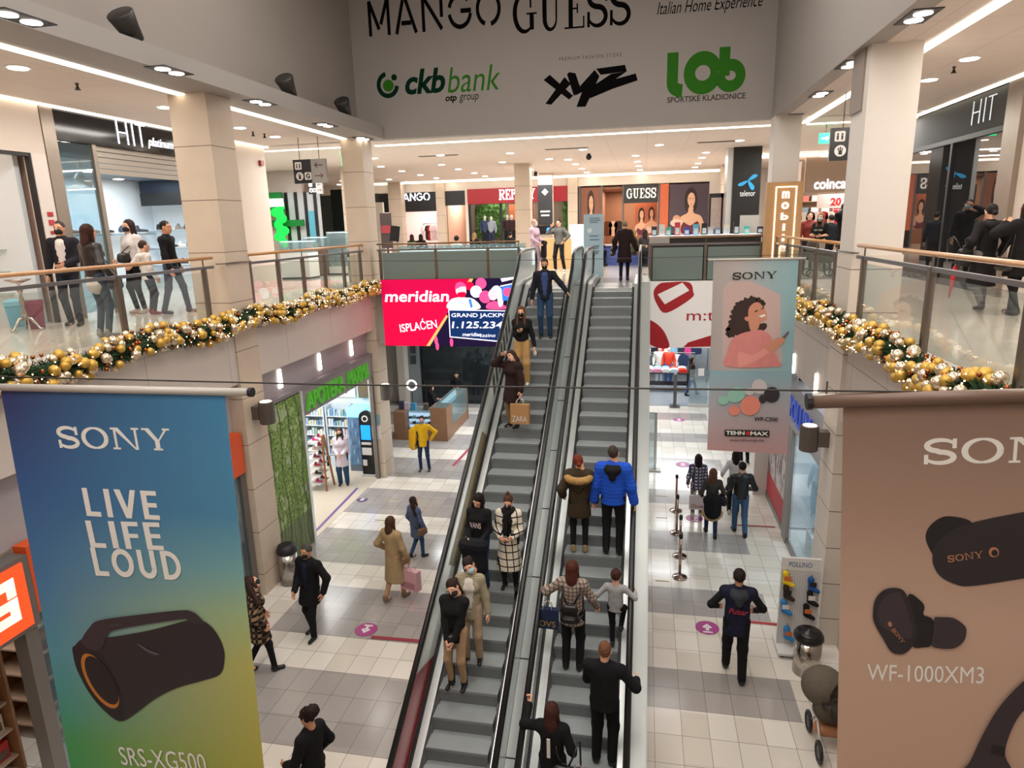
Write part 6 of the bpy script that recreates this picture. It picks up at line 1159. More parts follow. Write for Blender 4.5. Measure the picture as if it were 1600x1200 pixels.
pt = fl(577, 744); t = thing('info_totem', 'black rounded totem with a blue screen at the pharmacy door', 'totem', pt); x, y = pt[0], pt[1]; MB().prism([(-.19, 0), (.19, 0), (.19, 1.78)]+[(.19*math.cos(a), 1.78+.19*math.sin(a)) for a in np.linspace(.2, PI-.2, 8)]+[(-.19, 1.78)], (x, y, .06), (1, 0, 0), (0, 0, 1), (0, .12, 0)).build('body', mat('totem_black', '#101114', .3), t); box_part((x-.22, y-.08, 0), (x+.22, y+.2, .06), 'base', mat('totem_base', '#b8b8b8', .4), t)
box_part((x-.15, y-.012, 1.15), (x+.15, y, 1.6), 'screen', emis('totem_screen', '#1f7fe8', 1.3), t); MB().cyl((x, y, 1.8), (x, y-.012, 1.8), .1, 20).build('emblem', mat('totem_white', '#e2e2e2', .5), t); MB().cyl((x, y-.012, 1.8), (x, y-.016, 1.8), .06, 20).build('emblem_ring', mat('totem_black'), t)
for zz_, hh in ((1.0, .07), (.68, .22), (.34, .18)): box_part((x-.15, y-.03, zz_), (x+(.15 if zz_ > .5 else -.02), y, zz_+hh), 'leaflets', mat('leaflet', '#cfcac6', .6), t)
t = thing('slipper_rack', 'wooden tiered rack of pink and red slippers in the pharmacy entrance', 'rack', (-8.95, 16.6, 0)); WD = mat('rack_wood', '#a06a3c', .5, noise=.15); MB().tube([(-8.75, 16.95, 0), (-8.85, 16.75, 1.6)], .03, 6).build('upright', WD, t); MB().tube([(-8.75, 16.45, 0), (-8.85, 16.65, 1.6)], .03, 6).build('upright', WD, t)
for r_ in range(6):
    zz_ = .2+r_*.25; box_part((-9.35+.03*r_, 16.4, zz_), (-8.9, 17.0, zz_+.02), 'tier', mat('tier_white', '#d8d0cc', .5), t)
    for i in range(2):
        c = ['#c02a6a', '#8a1c40', '#2c1c1e', '#d8c8c0', '#b02030'][(r_*2+i) % 5]; shoe_item((-9.1, 16.55+i*.3, zz_+.025), 0, c, 'slipper on the wooden rack, %s tier' % NTH[r_], 'slippers on tier %d' % (r_+1), .8)
pb = np.array([-7.24, 11.66, 0]); t = thing('litter_bin', 'tall steel litter bin with black lid against the near left column', 'bin', pb); MB().cyl(pb, pb+np.array([0, 0, .72]), .2, 24).build('body', mat('bin_steel', '#a8a29c', .22, .95), t, True); MB().lathe([(.21, .7), (.215, .74), (.18, .86), (.1, .9)], pb, 24).build('lid', BLK, t, True)
for (z0, z1, c, lb) in ((1.65, 1.95, '#7f9fae', 'blue notice sheet taped on the far left column'), (1.2, 1.6, '#d4d0cc', 'white notice sheet taped below the blue one on the far left column')):
    tag(box_part((-7.78, 17.685, z0), (-7.5, 17.7, z1), 'notice', mat('notice_'+c[1:], c, .6), None), lb, 'notice')
# near shop left of the banner: orange lit sign, shelves of boxed goods
OR = emis('orange_lit', '#f2401e', 1.3); ORC = emis('orange_cream', '#cfd8c8', .75)
t = thing('shop_sign', 'orange lit square sign with pale angular letters at the left photo edge', 'sign', (XL, 5, 2.5)); box_part((XL-.25, 2.5, 2.46), (XL+.02, 6.3, 3.42), 'grey_frame', mat('frame_grey'), t); box_part((XL+.02, 2.6, 2.52), (XL+.04, 6.2, 3.36), 'orange_face', OR, t)
for pl in ([(5.2, 2.68), (6.05, 2.68), (6.05, 2.8), (5.2, 2.8)], [(5.93, 2.68), (6.05, 2.68), (6.05, 2.98), (5.93, 2.98)], [(5.75, 2.86), (6.05, 2.86), (6.05, 2.98), (5.75, 2.98)], [(5.2, 3.12), (6.05, 3.12), (6.05, 3.24), (5.2, 3.24)], [(5.93, 3.0), (6.05, 3.0), (6.05, 3.24), (5.93, 3.24)]):
    MB().prism(pl, (XL+.04, 0, 0), (0, 1, 0), (0, 0, 1), (.006, 0, 0)).build('letter_stroke', ORC, t)
box_part((XL-.2, 5.6, 2.72), (XL+.046, 5.72, 3.2), 'letter_stroke', ORC, t)
box_part((XL-.2, 6.32, 2.6), (XL+.0, 6.55, 3.5), 'orange_end', mat('orange_flat', '#d4501c', .5), t); box_part((XL-.25, 10.2, 2.7), (XL-.05, 11.05, 3.5), 'orange_end', mat('orange_flat'), t)
box_part((XL-.22, 6.1, 0), (XL-.02, 6.28, 2.46), 'grey_post', mat('frame_grey'), t); box_part((XL-.22, 10.95, 0), (XL-.1, 11.1, 2.7), 'grey_post', mat('frame_grey'), t)
struct(MB().box((XL-.35, 6.55, 2.7), (XL-.22, 10.2, 3.45)), 'wall_left', FG); struct(MB().box((-11.6, 2.5, 0), (-11.5, 11.1, 4)), 'wall_shop', mat('shop_in_pale', '#b8a898', .6)); struct(MB().box((-11.6, 11.0, 0), (XL-.3, 11.1, 4)), 'wall_shop', mat('shop_in_pale')); struct(MB().box((XL-.16, 6.28, .05), (XL-.14, 10.95, 2.7)), 'window_1', SGL)
for q, (yy, xx) in enumerate(((4.4, -8.6), (5.9, -8.9), (7.4, -8.7), (9.2, -8.7))):
    s_ = thing('display_shelf', 'wood display shelf of boxed gadgets in the orange shop, %s' % ('nearest', 'second', 'third', 'farthest')[q], 'shelf', (xx, yy, 0)); WS = mat('shelf_wood2', '#9a6a48', .5, noise=.15, nscale=5); box_part((xx-.6, yy+.5, 0), (xx+.5, yy+.54, 2.1), 'side_panel', WS, s_); box_part((xx-.6, yy-.5, 0), (xx-.56, yy+.5, 2.1), 'back_panel', WS, s_)
    for r_ in range(5):
        zz_ = .25+r_*.42; box_part((xx-.56, yy-.5, zz_-.03), (xx+.45, yy+.5, zz_), 'board', mat('board_pale', '#c0a48c', .5), s_)
        for i in range(4):
            c = ['#d0cac2', '#2b3a66', '#1c1c1e', '#b83028', '#c8b49a', '#3f6a5c'][(i*2+r_+q*3) % 6]; o = thing('gadget_box', 'boxed gadget in the orange shop, %s shelf, %s tier' % (('nearest', 'second', 'third', 'farthest')[q], NTH[r_]), 'box', (xx+.3, yy, zz_), 0, 'boxed gadgets %d tier %d' % (q+1, r_+1)); ya = yy-.46+i*.24; box_part((xx+.1, ya, zz_), (xx+.38, ya+.19, zz_+.26), 'carton', mat('carton_'+c[1:], c, .5), o); box_part((xx+.38, ya+.03, zz_+.03), (xx+.384, ya+.16, zz_+.15), 'picture', mat('carton_pic', '#6a5048', .5, noise=.4, nscale=9), o)
# ================================================================== GROUND FLOOR CENTRE : glasses kiosk and sports shop
KW = mat('kiosk_oak', '#8a6448', .45, noise=.2, nscale=5); kx0, kx1 = -8.5, -6.56
t = thing('kiosk_counter', 'brown wood kiosk with lit glass cases of sunglasses behind the yellow jacket man', 'counter', (-7.2, 22.5, 0))
box_part((kx0, 21.2, 0), (-8.05, 21.9, 1.02), 'wood_end', KW, t); box_part((-8.05, 21.25, 0), (-7.15, 21.9, .35), 'wood_base', KW, t); box_part((-7.15, 21.2, 0), (kx1, 21.9, 1.2), 'wood_corner', KW, t); box_part((-7.1, 21.9, 0), (kx1-.02, 24.0, .38), 'wood_base', KW, t); box_part((-7.1, 21.9, .38), (-7.05, 24.0, 1.12), 'wood_back', KW, t); box_part((-7.1, 21.2, 1.2), (kx1, 24.05, 1.215), 'glass_top', glassm('case_glass'), t); box_part((kx1-.03, 21.9, .38), (kx1-.015, 24.05, 1.2), 'glass_front', glassm('case_glass'), t); box_part((-8.05, 21.25, 1.0), (-7.15, 21.9, 1.02), 'glass_top', glassm('case_glass'), t); box_part((-7.1, 24.0, 0), (kx1, 24.06, 1.2), 'wood_end', KW, t)
box_part((-7.04, 21.95, .4), (-7.0, 23.98, 1.15), 'lit_back', emis('case_lit', '#e8f4ff', 1.3), t); box_part((-8.03, 21.5, .36), (-7.17, 21.55, .98), 'lit_back', emis('case_lit2', '#a8c0d8', .8), t)
for r_ in range(4):
    box_part((-7.0, 21.95, .45+r_*.17), (kx1-.05, 23.98, .46+r_*.17), 'glass_shelf', glassm('case_glass'), t)
    for i in range(9): 
        yy = 22.05+i*.21; m_ = MB(); m_.tube([(-6.75, yy+q*.035+.03*math.cos(a), .5+r_*.17+.025*math.sin(a)) for q in (0,) for a in np.linspace(0, 2*PI, 9)[:-1]], .006, 5, closed=True); m_.tube([(-6.75, yy+.075+.03*math.cos(a), .5+r_*.17+.025*math.sin(a)) for a in np.linspace(0, 2*PI, 9)[:-1]], .006, 5, closed=True)
        tag(m_.build('sunglasses', mat('sung_%d' % (i % 3), ('#1a1a1c', '#5a3a28', '#8a98a8')[i % 3], .2)), 'pair of sunglasses in the long lit kiosk case, glass %s tier' % NTH[r_], 'glasses', 'sunglasses on tier %d' % (r_+1))
for r_ in range(3):
    box_part((-8.03, 21.28, .36+r_*.2), (-7.17, 21.5, .37+r_*.2), 'glass_shelf', glassm('case_glass'), t)
    for i in range(6): tag(MB().box((-7.98+i*.14, 21.3, .37+r_*.2), (-7.88+i*.14, 21.42, .42+r_*.2+.03*(i % 2))).build('watch_box', mat('wb_%d' % ((i+r_) % 4), ('#2a3a60', '#b8c0c8', '#1a1c20', '#6a8a9a')[(i+r_) % 4], .4)), 'small box in the short kiosk case, %s tier' % NTH[r_], 'box', 'boxes in the short case tier %d' % (r_+1))
t = thing('ring_mirror', 'white ring lamp behind the far left column on the kiosk', 'lamp', (-8.05, 21.7, 1.02)); MB().tube([(-7.95+.17*math.cos(a), 21.75, 1.85+.17*math.sin(a)) for a in np.linspace(0, 2*PI, 25)[:-1]], .03, 8, closed=True).build('ring', emis('ring_white_lit', '#fff2ee', 1.6), t, True); MB().cyl((-7.95, 21.75, 1.02), (-7.95, 21.75, 1.68), .015, 8).build('stem', BLK, t)
for i, (xx, c, hh) in enumerate(((-8.3, '#3a3048', .3), (-8.1, '#b8aab8', .26), (-7.85, '#3a86b0', .24), (-7.4, '#4a4038', .2))): tag(MB().box((xx-.08, 21.5, 1.02), (xx+.08, 21.62, 1.02+hh)).build('counter_display', mat('cd_%d' % i, c, .4, noise=.3, nscale=20)), ('dark patterned', 'pale lilac', 'blue', 'brown')[i]+' small display standing on the short end of the sunglasses kiosk', 'display')
Y9 = 26.2; struct(MB().box((-14, Y9, 0), (-9.0, Y9+.2, 4)), 'wall_back', mat('cream_pillar', '#c9beb0', .6)); 
a, b = ay(633, 600, Y9), ay(659, 600, Y9); struct(MB().box((a[0]-.2, Y9-.1, 0), (b[0], Y9+.1, 4)), 'wall_back', mat('grey_stone', '#7f8588', .4, noise=.08, nscale=2))
c0 = ay(612, 570, 25.5); t = thing('shop_pillar', 'narrow cream pillar behind the far left column at ground level', 'column', (c0[0], 25.5, 0)); a2 = ay(621, 580, 25.6); b2 = ay(632, 580, 25.6); box_part((a2[0], 25.6, 0), (b2[0], 26.1, 4), 'shaft', mat('cream_pillar'), t)
sx0_, sx1_ = b[0]+.05, -3.3; t = thing('shop', 'dark sports shop window with white mannequins behind the kiosk', 'shop', ((sx0_+sx1_)/2, Y9, 0)); box_part((sx0_, Y9, 0), (sx1_, Y9+.02, 3.9), 'glass_pane', glassm('window_dark', '#5a6468', .12), t)
for xx in (sx0_, (sx0_+sx1_)/2, sx1_): box_part((xx-.04, Y9-.04, 0), (xx+.04, Y9+.04, 4), 'mullion', BLK, t)
struct(MB().box((sx0_-.1, Y9+2.6, 0), (sx1_+.1, Y9+2.7, 4)), 'wall_shop', mat('sport_back', '#2b2e33', .6, noise=.3, nscale=3)); struct(MB().box((sx0_-.1, Y9+.02, 0), (sx1_, Y9+2.6, .3)), 'floor', mat('sport_floor', '#5c6064', .4)); lamp_area('sport_lamp', ((sx0_+sx1_)/2, Y9+1, 3.9), (3, .8), 110, COOL)
for i, (u, c1, c2, H_) in enumerate(((668, '#8a9098', '#8d8878', 1.75), (697, '#b8a888', '#a08868', 1.95), (722, '#d6d2d0', '#b8b0a4', 2.05), (759, '#dcd8d4', '#b0a48c', 1.85))):
    p = ay(u, 600, Y9+.8); mannequin(('grey dressed mannequin, leftmost in the sports shop window', 'beige dressed mannequin, second from left in the sports shop window', 'tall white dressed mannequin in the middle of the sports shop window', 'white dressed mannequin, rightmost in the sports shop window')[i], (p[0], Y9+.8, .3), H_, c1, c2, PI+.2)
GLB = mat('globe_silver', '#aab2b8', .2, .6)
for i, (u, v, r_) in enumerate(((671, 556, .35), (688, 564, .3), (741, 564, .3), (681, 589, .42), (735, 597, .36), (725, 544, .3))):
    p = ay(u, v, Y9+.45+.7*(i % 3)); t = thing('ornament_ball', 'hanging round lattice ornament in the sports shop window, %s' % ('upper left', 'upper centre left', 'upper right', 'large lower left', 'lower right', 'topmost')[i], 'ornament', p); m_ = MB(); m_.ball(tuple(p), r_, 14); 
    MB().tube([tuple(p), (p[0], p[1], 4.0)], .006, 5).build('cord', BLK, t); mb2 = MB()
    for j in range(5): mb2.tube([(p[0]+r_*math.cos(a)*math.cos(j*PI/5), p[1]+r_*math.cos(a)*math.sin(j*PI/5), p[2]+r_*math.sin(a)) for a in np.linspace(0, 2*PI, 18)[:-1]], .03, 6, closed=True)
    for j in (-.55, 0, .55): mb2.tube([(p[0]+r_*math.cos(j)*math.cos(a), p[1]+r_*math.cos(j)*math.sin(a), p[2]+r_*math.sin(j)) for a in np.linspace(0, 2*PI, 18)[:-1]], .03, 6, closed=True)
    mb2.build('lattice', GLB, t, True)
t = thing('hanging_sign', 'small dark hanging frame sign on the grey wall beside the sports shop', 'sign', ay(645, 552, Y9-.15)); p = ay(645, 552, Y9-.15); [box_part((p[0]-.12, Y9-.16, p[2]+q-.2), (p[0]+.12, Y9-.12, p[2]+q+.15), 'frame_plate', mat('plate_dark', '#3a3c40', .4), t) for q in (-.25, .2)]
# ================================================================== GROUND FLOOR RIGHT BACK : clothes shop
Yc = 28.6; struct(MB().box((-1.5, Yc+3.5, 0), (5, Yc+3.6, 4)), 'wall_shop', mat('cl_back', '#8a8f94', .6, noise=.2, nscale=2)); struct(MB().box((-1.0, Yc-2, .0), (3.2, Yc+3.5, .008)), 'floor', mat('cl_floor', '#8f9296', .15, noise=.08)); lamp_area('clothes_shop_lamp', (1.4, Yc+.6, 3.9), (3, 2.5), 150, COOL)
t = thing('display_table', 'long dark display table of folded clothes in the shop behind the billboard', 'table', (.9, Yc+.6, 0)); box_part((-.3, Yc+.2, .82), (2.0, Yc+1.0, .86), 'top', BLK, t); box_part((-.25, Yc+.3, .3), (1.95, Yc+.95, .34), 'lower_shelf', BLK, t); [box_part((xx, yy, 0), (xx+.05, yy+.05, .82), 'leg', BLK, t) for xx in (-.28, 1.92) for yy in (Yc+.22, Yc+.92)]
fc = ['#dcd8d4', '#d8a0b0', '#d890a8', '#e0dcda', '#b8d0e0', '#dc3a28', '#d03028', '#e2e0de', '#8ab8d0', '#7a9ac0', '#d83a2a', '#dcd8d4']
for r_ in range(2):
    for i in range(6): tag(MB().prism(blob([(-.17, 0), (.17, 0), (.18, .08), (.1, .15), (-.1, .15), (-.18, .08)], 3), (-.05+i*.35, Yc+.3+r_*.38, .862), (1, 0, 0), (0, 0, 1), (0, .32, 0)).build('folded_clothes', cloth(fc[r_*6+i])), 'folded clothes pile on the dark display table, %s row' % ('front', 'back')[r_], 'clothes', 'folded clothes %s row' % ('front', 'back')[r_])
for i in range(9): garment((.0+i*.3, Yc+2.3, 1.93), ['#dcd6cc', '#e8e4de', '#1e222c', '#dc4030', '#e0dcd4', '#7fa8c0', '#2a3038', '#c83a80', '#1f2c48'][i], 'garment on the upper wall rail of the clothes shop', 'garments on the upper rail', .55, .8, .2)
for i in range(7): garment((-.1+i*.32, Yc+1.9, 1.35), ['#b83a3a', '#d0c8a0', '#5a6a78', '#dcdad8', '#c82a2a', '#e8e0e0', '#2a3450'][i], 'garment on the lower rail of the clothes shop', 'garments on the lower rail', .5, .6, .15)
t = thing('clothes_rail', 'steel clothes rail at the back of the clothes shop', 'rack', (1.2, Yc+2.2, 0)); MB().tube([(-.2, Yc+2.3, 0), (-.2, Yc+2.3, 2.0), (2.9, Yc+2.3, 2.0), (2.9, Yc+2.3, 0)], .025, 8).build('frame', ST, t); MB().tube([(-.25, Yc+1.9, 0), (-.25, Yc+1.9, 1.44), (2.3, Yc+1.9, 1.44), (2.3, Yc+1.9, 0)], .025, 8).build('front_frame', ST, t)
mannequin('mannequin in a red top in the clothes shop', (1.15, Yc+1.6, .0), 1.8, '#d8402c', '#38568a', PI); mannequin('mannequin in a pale sweater in the clothes shop', (.75, Yc+1.7, .0), 1.8, '#dcd8cc', '#b8c0c8', PI)
t = thing('sale_sign', 'small red sale card hanging in the clothes shop', 'sign', (.5, Yc+1.5, 2.0)); box_part((.35, Yc+1.5, 1.85), (.7, Yc+1.52, 2.12), 'card', mat('card_red', '#c82034', .5), t); MB().cyl((.52, Yc+1.51, 2.12), (.52, Yc+1.51, 4), .006, 5).build('cord', BLK, t)
p = fl(1054, 635); t = thing('security_gate', 'dark slim security gate post at the clothes shop entrance', 'gate', p); box_part((p[0]-.06, p[1]-.2, .02), (p[0]+.06, p[1]+.2, 1.35), 'panel', mat('gate_dark', '#4a4a4c', .35), t); box_part((p[0]-.2, p[1]-.25, 0), (p[0]+.2, p[1]+.25, .03), 'foot', mat('gate_dark'), t)
p = fl(1090, 635); t = thing('security_gate', 'clear security gate with a white card at the clothes shop entrance', 'gate', p); box_part((p[0]-.35, p[1], .1), (p[0]+.35, p[1]+.02, 1.5), 'clear_panel', glassm('gate_clear', '#d8e2e4', .12), t); box_part((p[0]-.35, p[1]-.1, 0), (p[0]+.35, p[1]+.12, .1), 'foot', mat('gate_foot', '#b8b4ae', .4), t); box_part((p[0]-.03, p[1]-.01, 1.25), (p[0]+.2, p[1], 1.55), 'card', mat('card_white', '#d8d4d0', .5), t)
p = fl(1022, 735); t = thing('plexi_stand', 'clear acrylic stand with a pale foot beside the right escalator', 'stand', p); box_part((p[0]-.25, p[1], .03), (p[0]+.05, p[1]+.02, 1.8), 'clear_panel', glassm('gate_clear'), t); box_part((p[0]-.3, p[1]-.15, 0), (p[0]+.2, p[1]+.2, .04), 'foot', mat('gate_foot'), t); box_part((p[0]-.02, p[1]-.01, .03), (p[0]+.06, p[1]+.03, 1.8), 'edge_bar', ALU, t)
# ================================================================== GROUND FLOOR RIGHT : shoe shop front
XW = 3.3
t = thing('shop', 'right shop front with blue letters on a grey fascia above the window', 'shop', (XW, 14.5, 0)); fa = box_part((XW-.06, 12.1, 2.75), (XW+.2, 15.4, 3.72), 'fascia', mat('fascia_grey', '#9b9a9e', .4), t); text('POLLINO', (XW-.06, 13.95, 3.2), (0, -1, 0), LZ, .48, mat('letter_blue', '#3450b8', .4, emit='#3450b8', es=.2), fa, 2.5, bold=.01, depth=.05)
box_part((XW, 12.2, .12), (XW+.02, 14.95, 2.75), 'window_glass', glassm('window_clear', '#c8d6dc', .12), t); box_part((XW-.04, 14.92, 0), (XW+.08, 15.35, 2.75), 'grey_pier', mat('pier_grey', '#8a837d', .5), t); box_part((XW-.02, 12.05, 0), (XW+.06, 12.2, 2.75), 'black_mullion', BLK, t); box_part((XW-.02, 12.2, 0), (XW+.05, 14.95, .12), 'sill', mat('frame_grey'), t)
t = thing('printed_panel', 'red and white printed window panel beside the grey pillar on the right', 'panel', (XW+.05, 16.6, 0)); n = NT('poster_red_white', .5, .3); v = n.noise(3.0, 3, n.comb(n.mul(n.y, 1.8), n.mul(n.z, .6), 0.0)); n2 = n.mix(n.less(n.z, .75), n.mix(n.gt(v, .52), '#c8bfbb', '#7a6a68'), '#b0323a'); box_part((XW+.02, 15.5, .15), (XW+.05, 17.72, 2.7), 'print', n.done(n2), t); box_part((XW+.0, 15.4, 0), (XW+.1, 17.73, .15), 'sill', mat('frame_grey'), t)
struct(MB().box((XW+.08, 15.35, 2.7), (XW+.3, 17.95, 4.05)), 'wall_right', mat('fascia_grey')); struct(MB().box((XR, 17.88, 0), (XR+.35, 18.3, 4)), 'wall_right', mat('pier_warm', '#a0968c', .5)); struct(MB().box((XW+.1, -3, 0), (XW+.3, 11.1, 4.05)), 'wall_right', FASR)
m_ = MB(); m_.box((XW+2.5, 12, 0), (XW+2.6, 15.4, 4)); m_.box((XW+.1, 15.35, 0), (XW+2.5, 15.4, 4)); m_.box((XW+.1, 11.9, 0), (XW+2.5, 12.0, 4)); struct(m_, 'wall_shop', mat('window_back', '#b8c4cc', .6)); struct(MB().box((XW+.05, 12.0, .1), (XW+2.5, 15.35, .14)), 'floor', mat('window_floor', '#d2d4d4', .3)); lamp_area('window_lamp', (XW+1.2, 13.7, 3.9), (1.6, 2.4), 90, COOL)
for i in range(3):
    b_ = tag(MB().box((XW+.3, 12.5+i*.75, .14), (XW+.75, 13.0+i*.75, .35+.12*i)).build('display_block', mat('disp_white', '#d8d8d8', .4)), 'white display block in the right shop window, %s' % ('nearest', 'middle', 'farthest')[i], 'block'); shoe_item((XW+.4, 12.75+i*.75, .355+.12*i), 1.2, ('#d8c02a', '#9a5a50', '#8a6a58')[i], ('yellow shoe on the nearest window block', 'reddish shoe on the middle window block', 'brown shoe on the farthest window block')[i])
t = thing('twig_arrangement', 'tall dry twigs standing in the right shop window', 'plant', (XW+.5, 14.4, .14)); rnd = random.Random(3); m_ = MB(); [m_.tube([(XW+.5, 14.4, .14), (XW+.5+rnd.uniform(-.1, .1), 14.4+rnd.uniform(-.15, .15), 1.0), (XW+.5+rnd.uniform(-.2, .2), 14.4+rnd.uniform(-.3, .3), 1.9)], [.012, .01, .004], 5) for i in range(9)]; m_.build('twigs', mat('twig', '#6a5038', .7), t); MB().lathe([(.09, 0), (.11, .2), (.07, .3)], (XW+.5, 14.4, .14), 14).build('pot', mat('pot_grey', '#9a9a98', .4), t)
# sock stand, bin, stroller
a, b = fl(1215, 1015), fl(1255, 1022); t = thing('product_stand', 'white perforated stand with socks and slippers by the near right column', 'stand', (2.55, 10.75, 0)); n = NT('pegboard', .5, .3); dots = n.M('ADD', n.M('POWER', n.M('SUBTRACT', n.fmod(n.x, .04), .02), 2), n.M('POWER', n.M('SUBTRACT', n.fmod(n.z, .04), .02), 2)); PEG = n.done(n.mix(n.less(dots, .00004), '#c9c8c6', '#6a6a6a'))
sxa, sxb, syy = 2.36, 2.98, 10.85; box_part((sxa, syy, .08), (sxb, syy+.05, 1.72), 'board', PEG, t); box_part((sxa, syy-.006, 1.5), (sxb, syy, 1.72), 'header', mat('header_white', '#d6d4d2', .4), t); text('POLLINO', ((sxa+sxb)/2-.02, syy-.006, 1.61), LX, LZ, .09, mat('letter_navy', '#2a5a8a', .4), t, .36, depth=.003); box_part((sxa-.02, syy-.3, .06), (sxb, syy+.3, .1), 'base_plate', mat('header_white'), t); [MB().ball((xx, yy, .03), .03).build('castor', BLK, t, True) for xx in (sxa+.05, sxb-.05) for yy in (syy-.25, syy+.25)]
for i, (xx, zz_, c, lb, kind) in enumerate(((2.44, 1.38, '#d8b81e', 'yellow and black sock pair, top left on the pegboard stand', 's'), (2.46, 1.12, '#3a2a24', 'brown speckled slipper, second on the left of the pegboard stand', 'h'), (2.44, .85, '#2f7ab8', 'blue slipper, third on the left of the pegboard stand', 'h'), (2.52, .35, '#2f80c0', 'long blue sock hanging low on the pegboard stand', 's'), (2.84, 1.3, '#1f4f8c', 'blue packed sock pair, top right on the pegboard stand', 's'), (2.84, 1.05, '#1c1a1c', 'black slipper, second on the right of the pegboard stand', 'h'), (2.8, .8, '#15161a', 'black packed sock pair, third on the right of the pegboard stand', 's'))):
    o = thing('sock_pair' if kind == 's' else 'slipper', lb, 'socks' if kind == 's' else 'slipper', (xx, syy-.05, zz_)); 
    s = SDF(.011); s.rc((xx-.02, syy-.05, zz_+.08), (xx-.01, syy-.06, zz_-.06), .05, .045, .03); s.rc((xx-.01, syy-.06, zz_-.07), (xx+.09, syy-.1, zz_-.11), .045, .035, .03); sobj(s, 'fabric', cloth(c), o); box_part((xx-.05, syy-.105, zz_-.03), (xx+.06, syy-.098, zz_+.05), 'paper_band', mat('band_%d' % (i % 3), ('#c86a3a', '#1a1a1c', '#d8d4d0')[i % 3], .5), o); MB().cyl((xx, syy, zz_+.13), (xx, syy-.07, zz_+.13), .006, 6).build('hook', ST, o)
pb = fl(1259, 1046); pb = np.array([2.72, 10.28, 0]); t = thing('litter_bin', 'round chrome litter bin with black lid before the sock stand', 'bin', pb); MB().cyl(pb, pb+np.array([0, 0, .62]), .21, 28).build('body', mat('bin_chrome', '#b8b2aa', .18, 1.0), t, True); MB().lathe([(.215, .6), (.235, .63), (.225, .69), (.2, .71), (.2, .73), (.17, .75), (.03, .76), (.025, .79)], pb, 28).build('lid', mat('lid_black', '#141416', .3), t, True)
# stanchions with red rope
sp = [fl(*q) for q in ((1056, 798), (1057, 833), (1062, 869), (1062, 902))]
for i, p in enumerate(sp):
    t = thing('stanchion', 'chrome queue barrier post with round foot, %s from the front' % ('fourth', 'third', 'second', 'first')[i], 'post', p, 0); MB().lathe([(.15, 0), (.155, .015), (.13, .03), (.04, .05), (.03, .06)], p, 24).build('foot', mat('chrome_warm', '#b09a90', .15, 1), t, True); MB().lathe([(.028, .05), (.028, .9)], p, 14).build('tube', mat('chrome_warm'), t, True); MB().lathe([(.035, .88), (.04, .9), (.04, .96), (.02, .99)], p, 14).build('cap', BLK, t, True)
a, b = sp[0]+np.array([0, 0, .92]), sp[1]+np.array([0, 0, .92]); tag(MB().tube([a+(b-a)*q-np.array([0, 0, .12*math.sin(PI*q)]) for q in np.linspace(.03, .97, 8)], .014, 6).build('barrier_belt', mat('belt_red', '#9a2430', .6), None, True), 'red belt strung between the two rear chrome barrier posts', 'belt')
# floor stickers and tapes
STK = mat('sticker_magenta', '#9c2a78', .4); STW = mat('sticker_white', '#dcd4d8', .5)
for i, (u, v, dn) in enumerate(((572, 984, 1), (1105, 981, 0), (1085, 810, 0), (1067, 726, 0), (1061, 656, 0), (566, 781, 1))):
    p = fl(u, v); t = thing('floor_sticker', ('magenta round floor sticker with white arrow left of the escalators', 'magenta round floor sticker with white arrow beside the navy vest man', 'magenta round floor sticker under the walking girls', 'magenta round floor sticker beside the acrylic stand', 'magenta round floor sticker nearest the clothes shop', 'dark and pink round floor sticker at the pharmacy door')[i], 'sticker', p)
    r_ = .21 if i < 5 else .15; MB().lathe([(r_, .001), (r_, .008)], p, 32).build('disc', STK if i < 5 else mat('sticker_dark', '#5a4660', .4), t); s_ = -1 if dn else 1
    m_ = MB(); q3 = lambda x, y: (p[0]+x*r_*.66, p[1]+s_*y*r_*.66, .0095); m_.add([q3(-.2, -.7), q3(.2, -.7), q3(.2, .1), q3(-.2, .1)], [(0, 1, 2, 3)]); m_.add([q3(-.65, .05), q3(-.35, -.2), q3(0, .3), q3(.35, -.2), q3(.65, .05), q3(0, .85)], [(0, 1, 2, 5), (2, 3, 4, 5)]); m_.build('arrow', STW, t)
    m_ = MB(); m_.box((p[0]-r_*.4, p[1]+(.5 if dn else -.78)*r_, .008), (p[0]+r_*.4, p[1]+(.7 if dn else -.6)*r_, .0095)); m_.build('caption_line', STW, t)
for lb, a, b, w_, c in (('dark red floor tape left of the escalators', (-4.76, 10.07), (-3.2, 10.1), .09, '#8c2230'), ('red floor tape beside the navy vest man', (1.9, 11.59), (2.6, 11.57), .08, '#a02a32'), ('violet floor tape along the pharmacy doorway', (-7.97, 16.8), (-7.85, 14.0), .08, '#6a4a86'), ('red floor tape running towards the kiosk', (-5.72, 18.9), (-5.6, 21.0), .1, '#9a3448'), ('red floor tape across the right walkway', (2.2, 15.75), (3.2, 15.75), .06, '#a02a32')):
    a, b = Vector((*a, .009)), Vector((*b, .009)); s_ = (b-a).normalized().cross(Vector((0, 0, 1)))*w_/2; tag(MB().add([a-s_, a+s_, b+s_, b-s_], [(0, 1, 2, 3)]).build('floor_tape', mat('tape_'+c[1:], c, .5)), lb, 'tape')
for i, (u, v) in enumerate(((1035, 908), (1034, 809), (1033, 775), (617, 780), (594, 813))): p = fl(u, v); tag(MB().box((p[0]-.14, p[1]-.02, .001), (p[0]+.14, p[1]+.02, .004), 0).build('floor_mark', mat('mark_ochre', '#9a8a4a', .5)), 'short ochre floor mark, %s' % ('nearest right of the escalators', 'second right of the escalators', 'third right of the escalators', 'upper one near the pharmacy', 'lower one near the pharmacy')[i], 'mark')
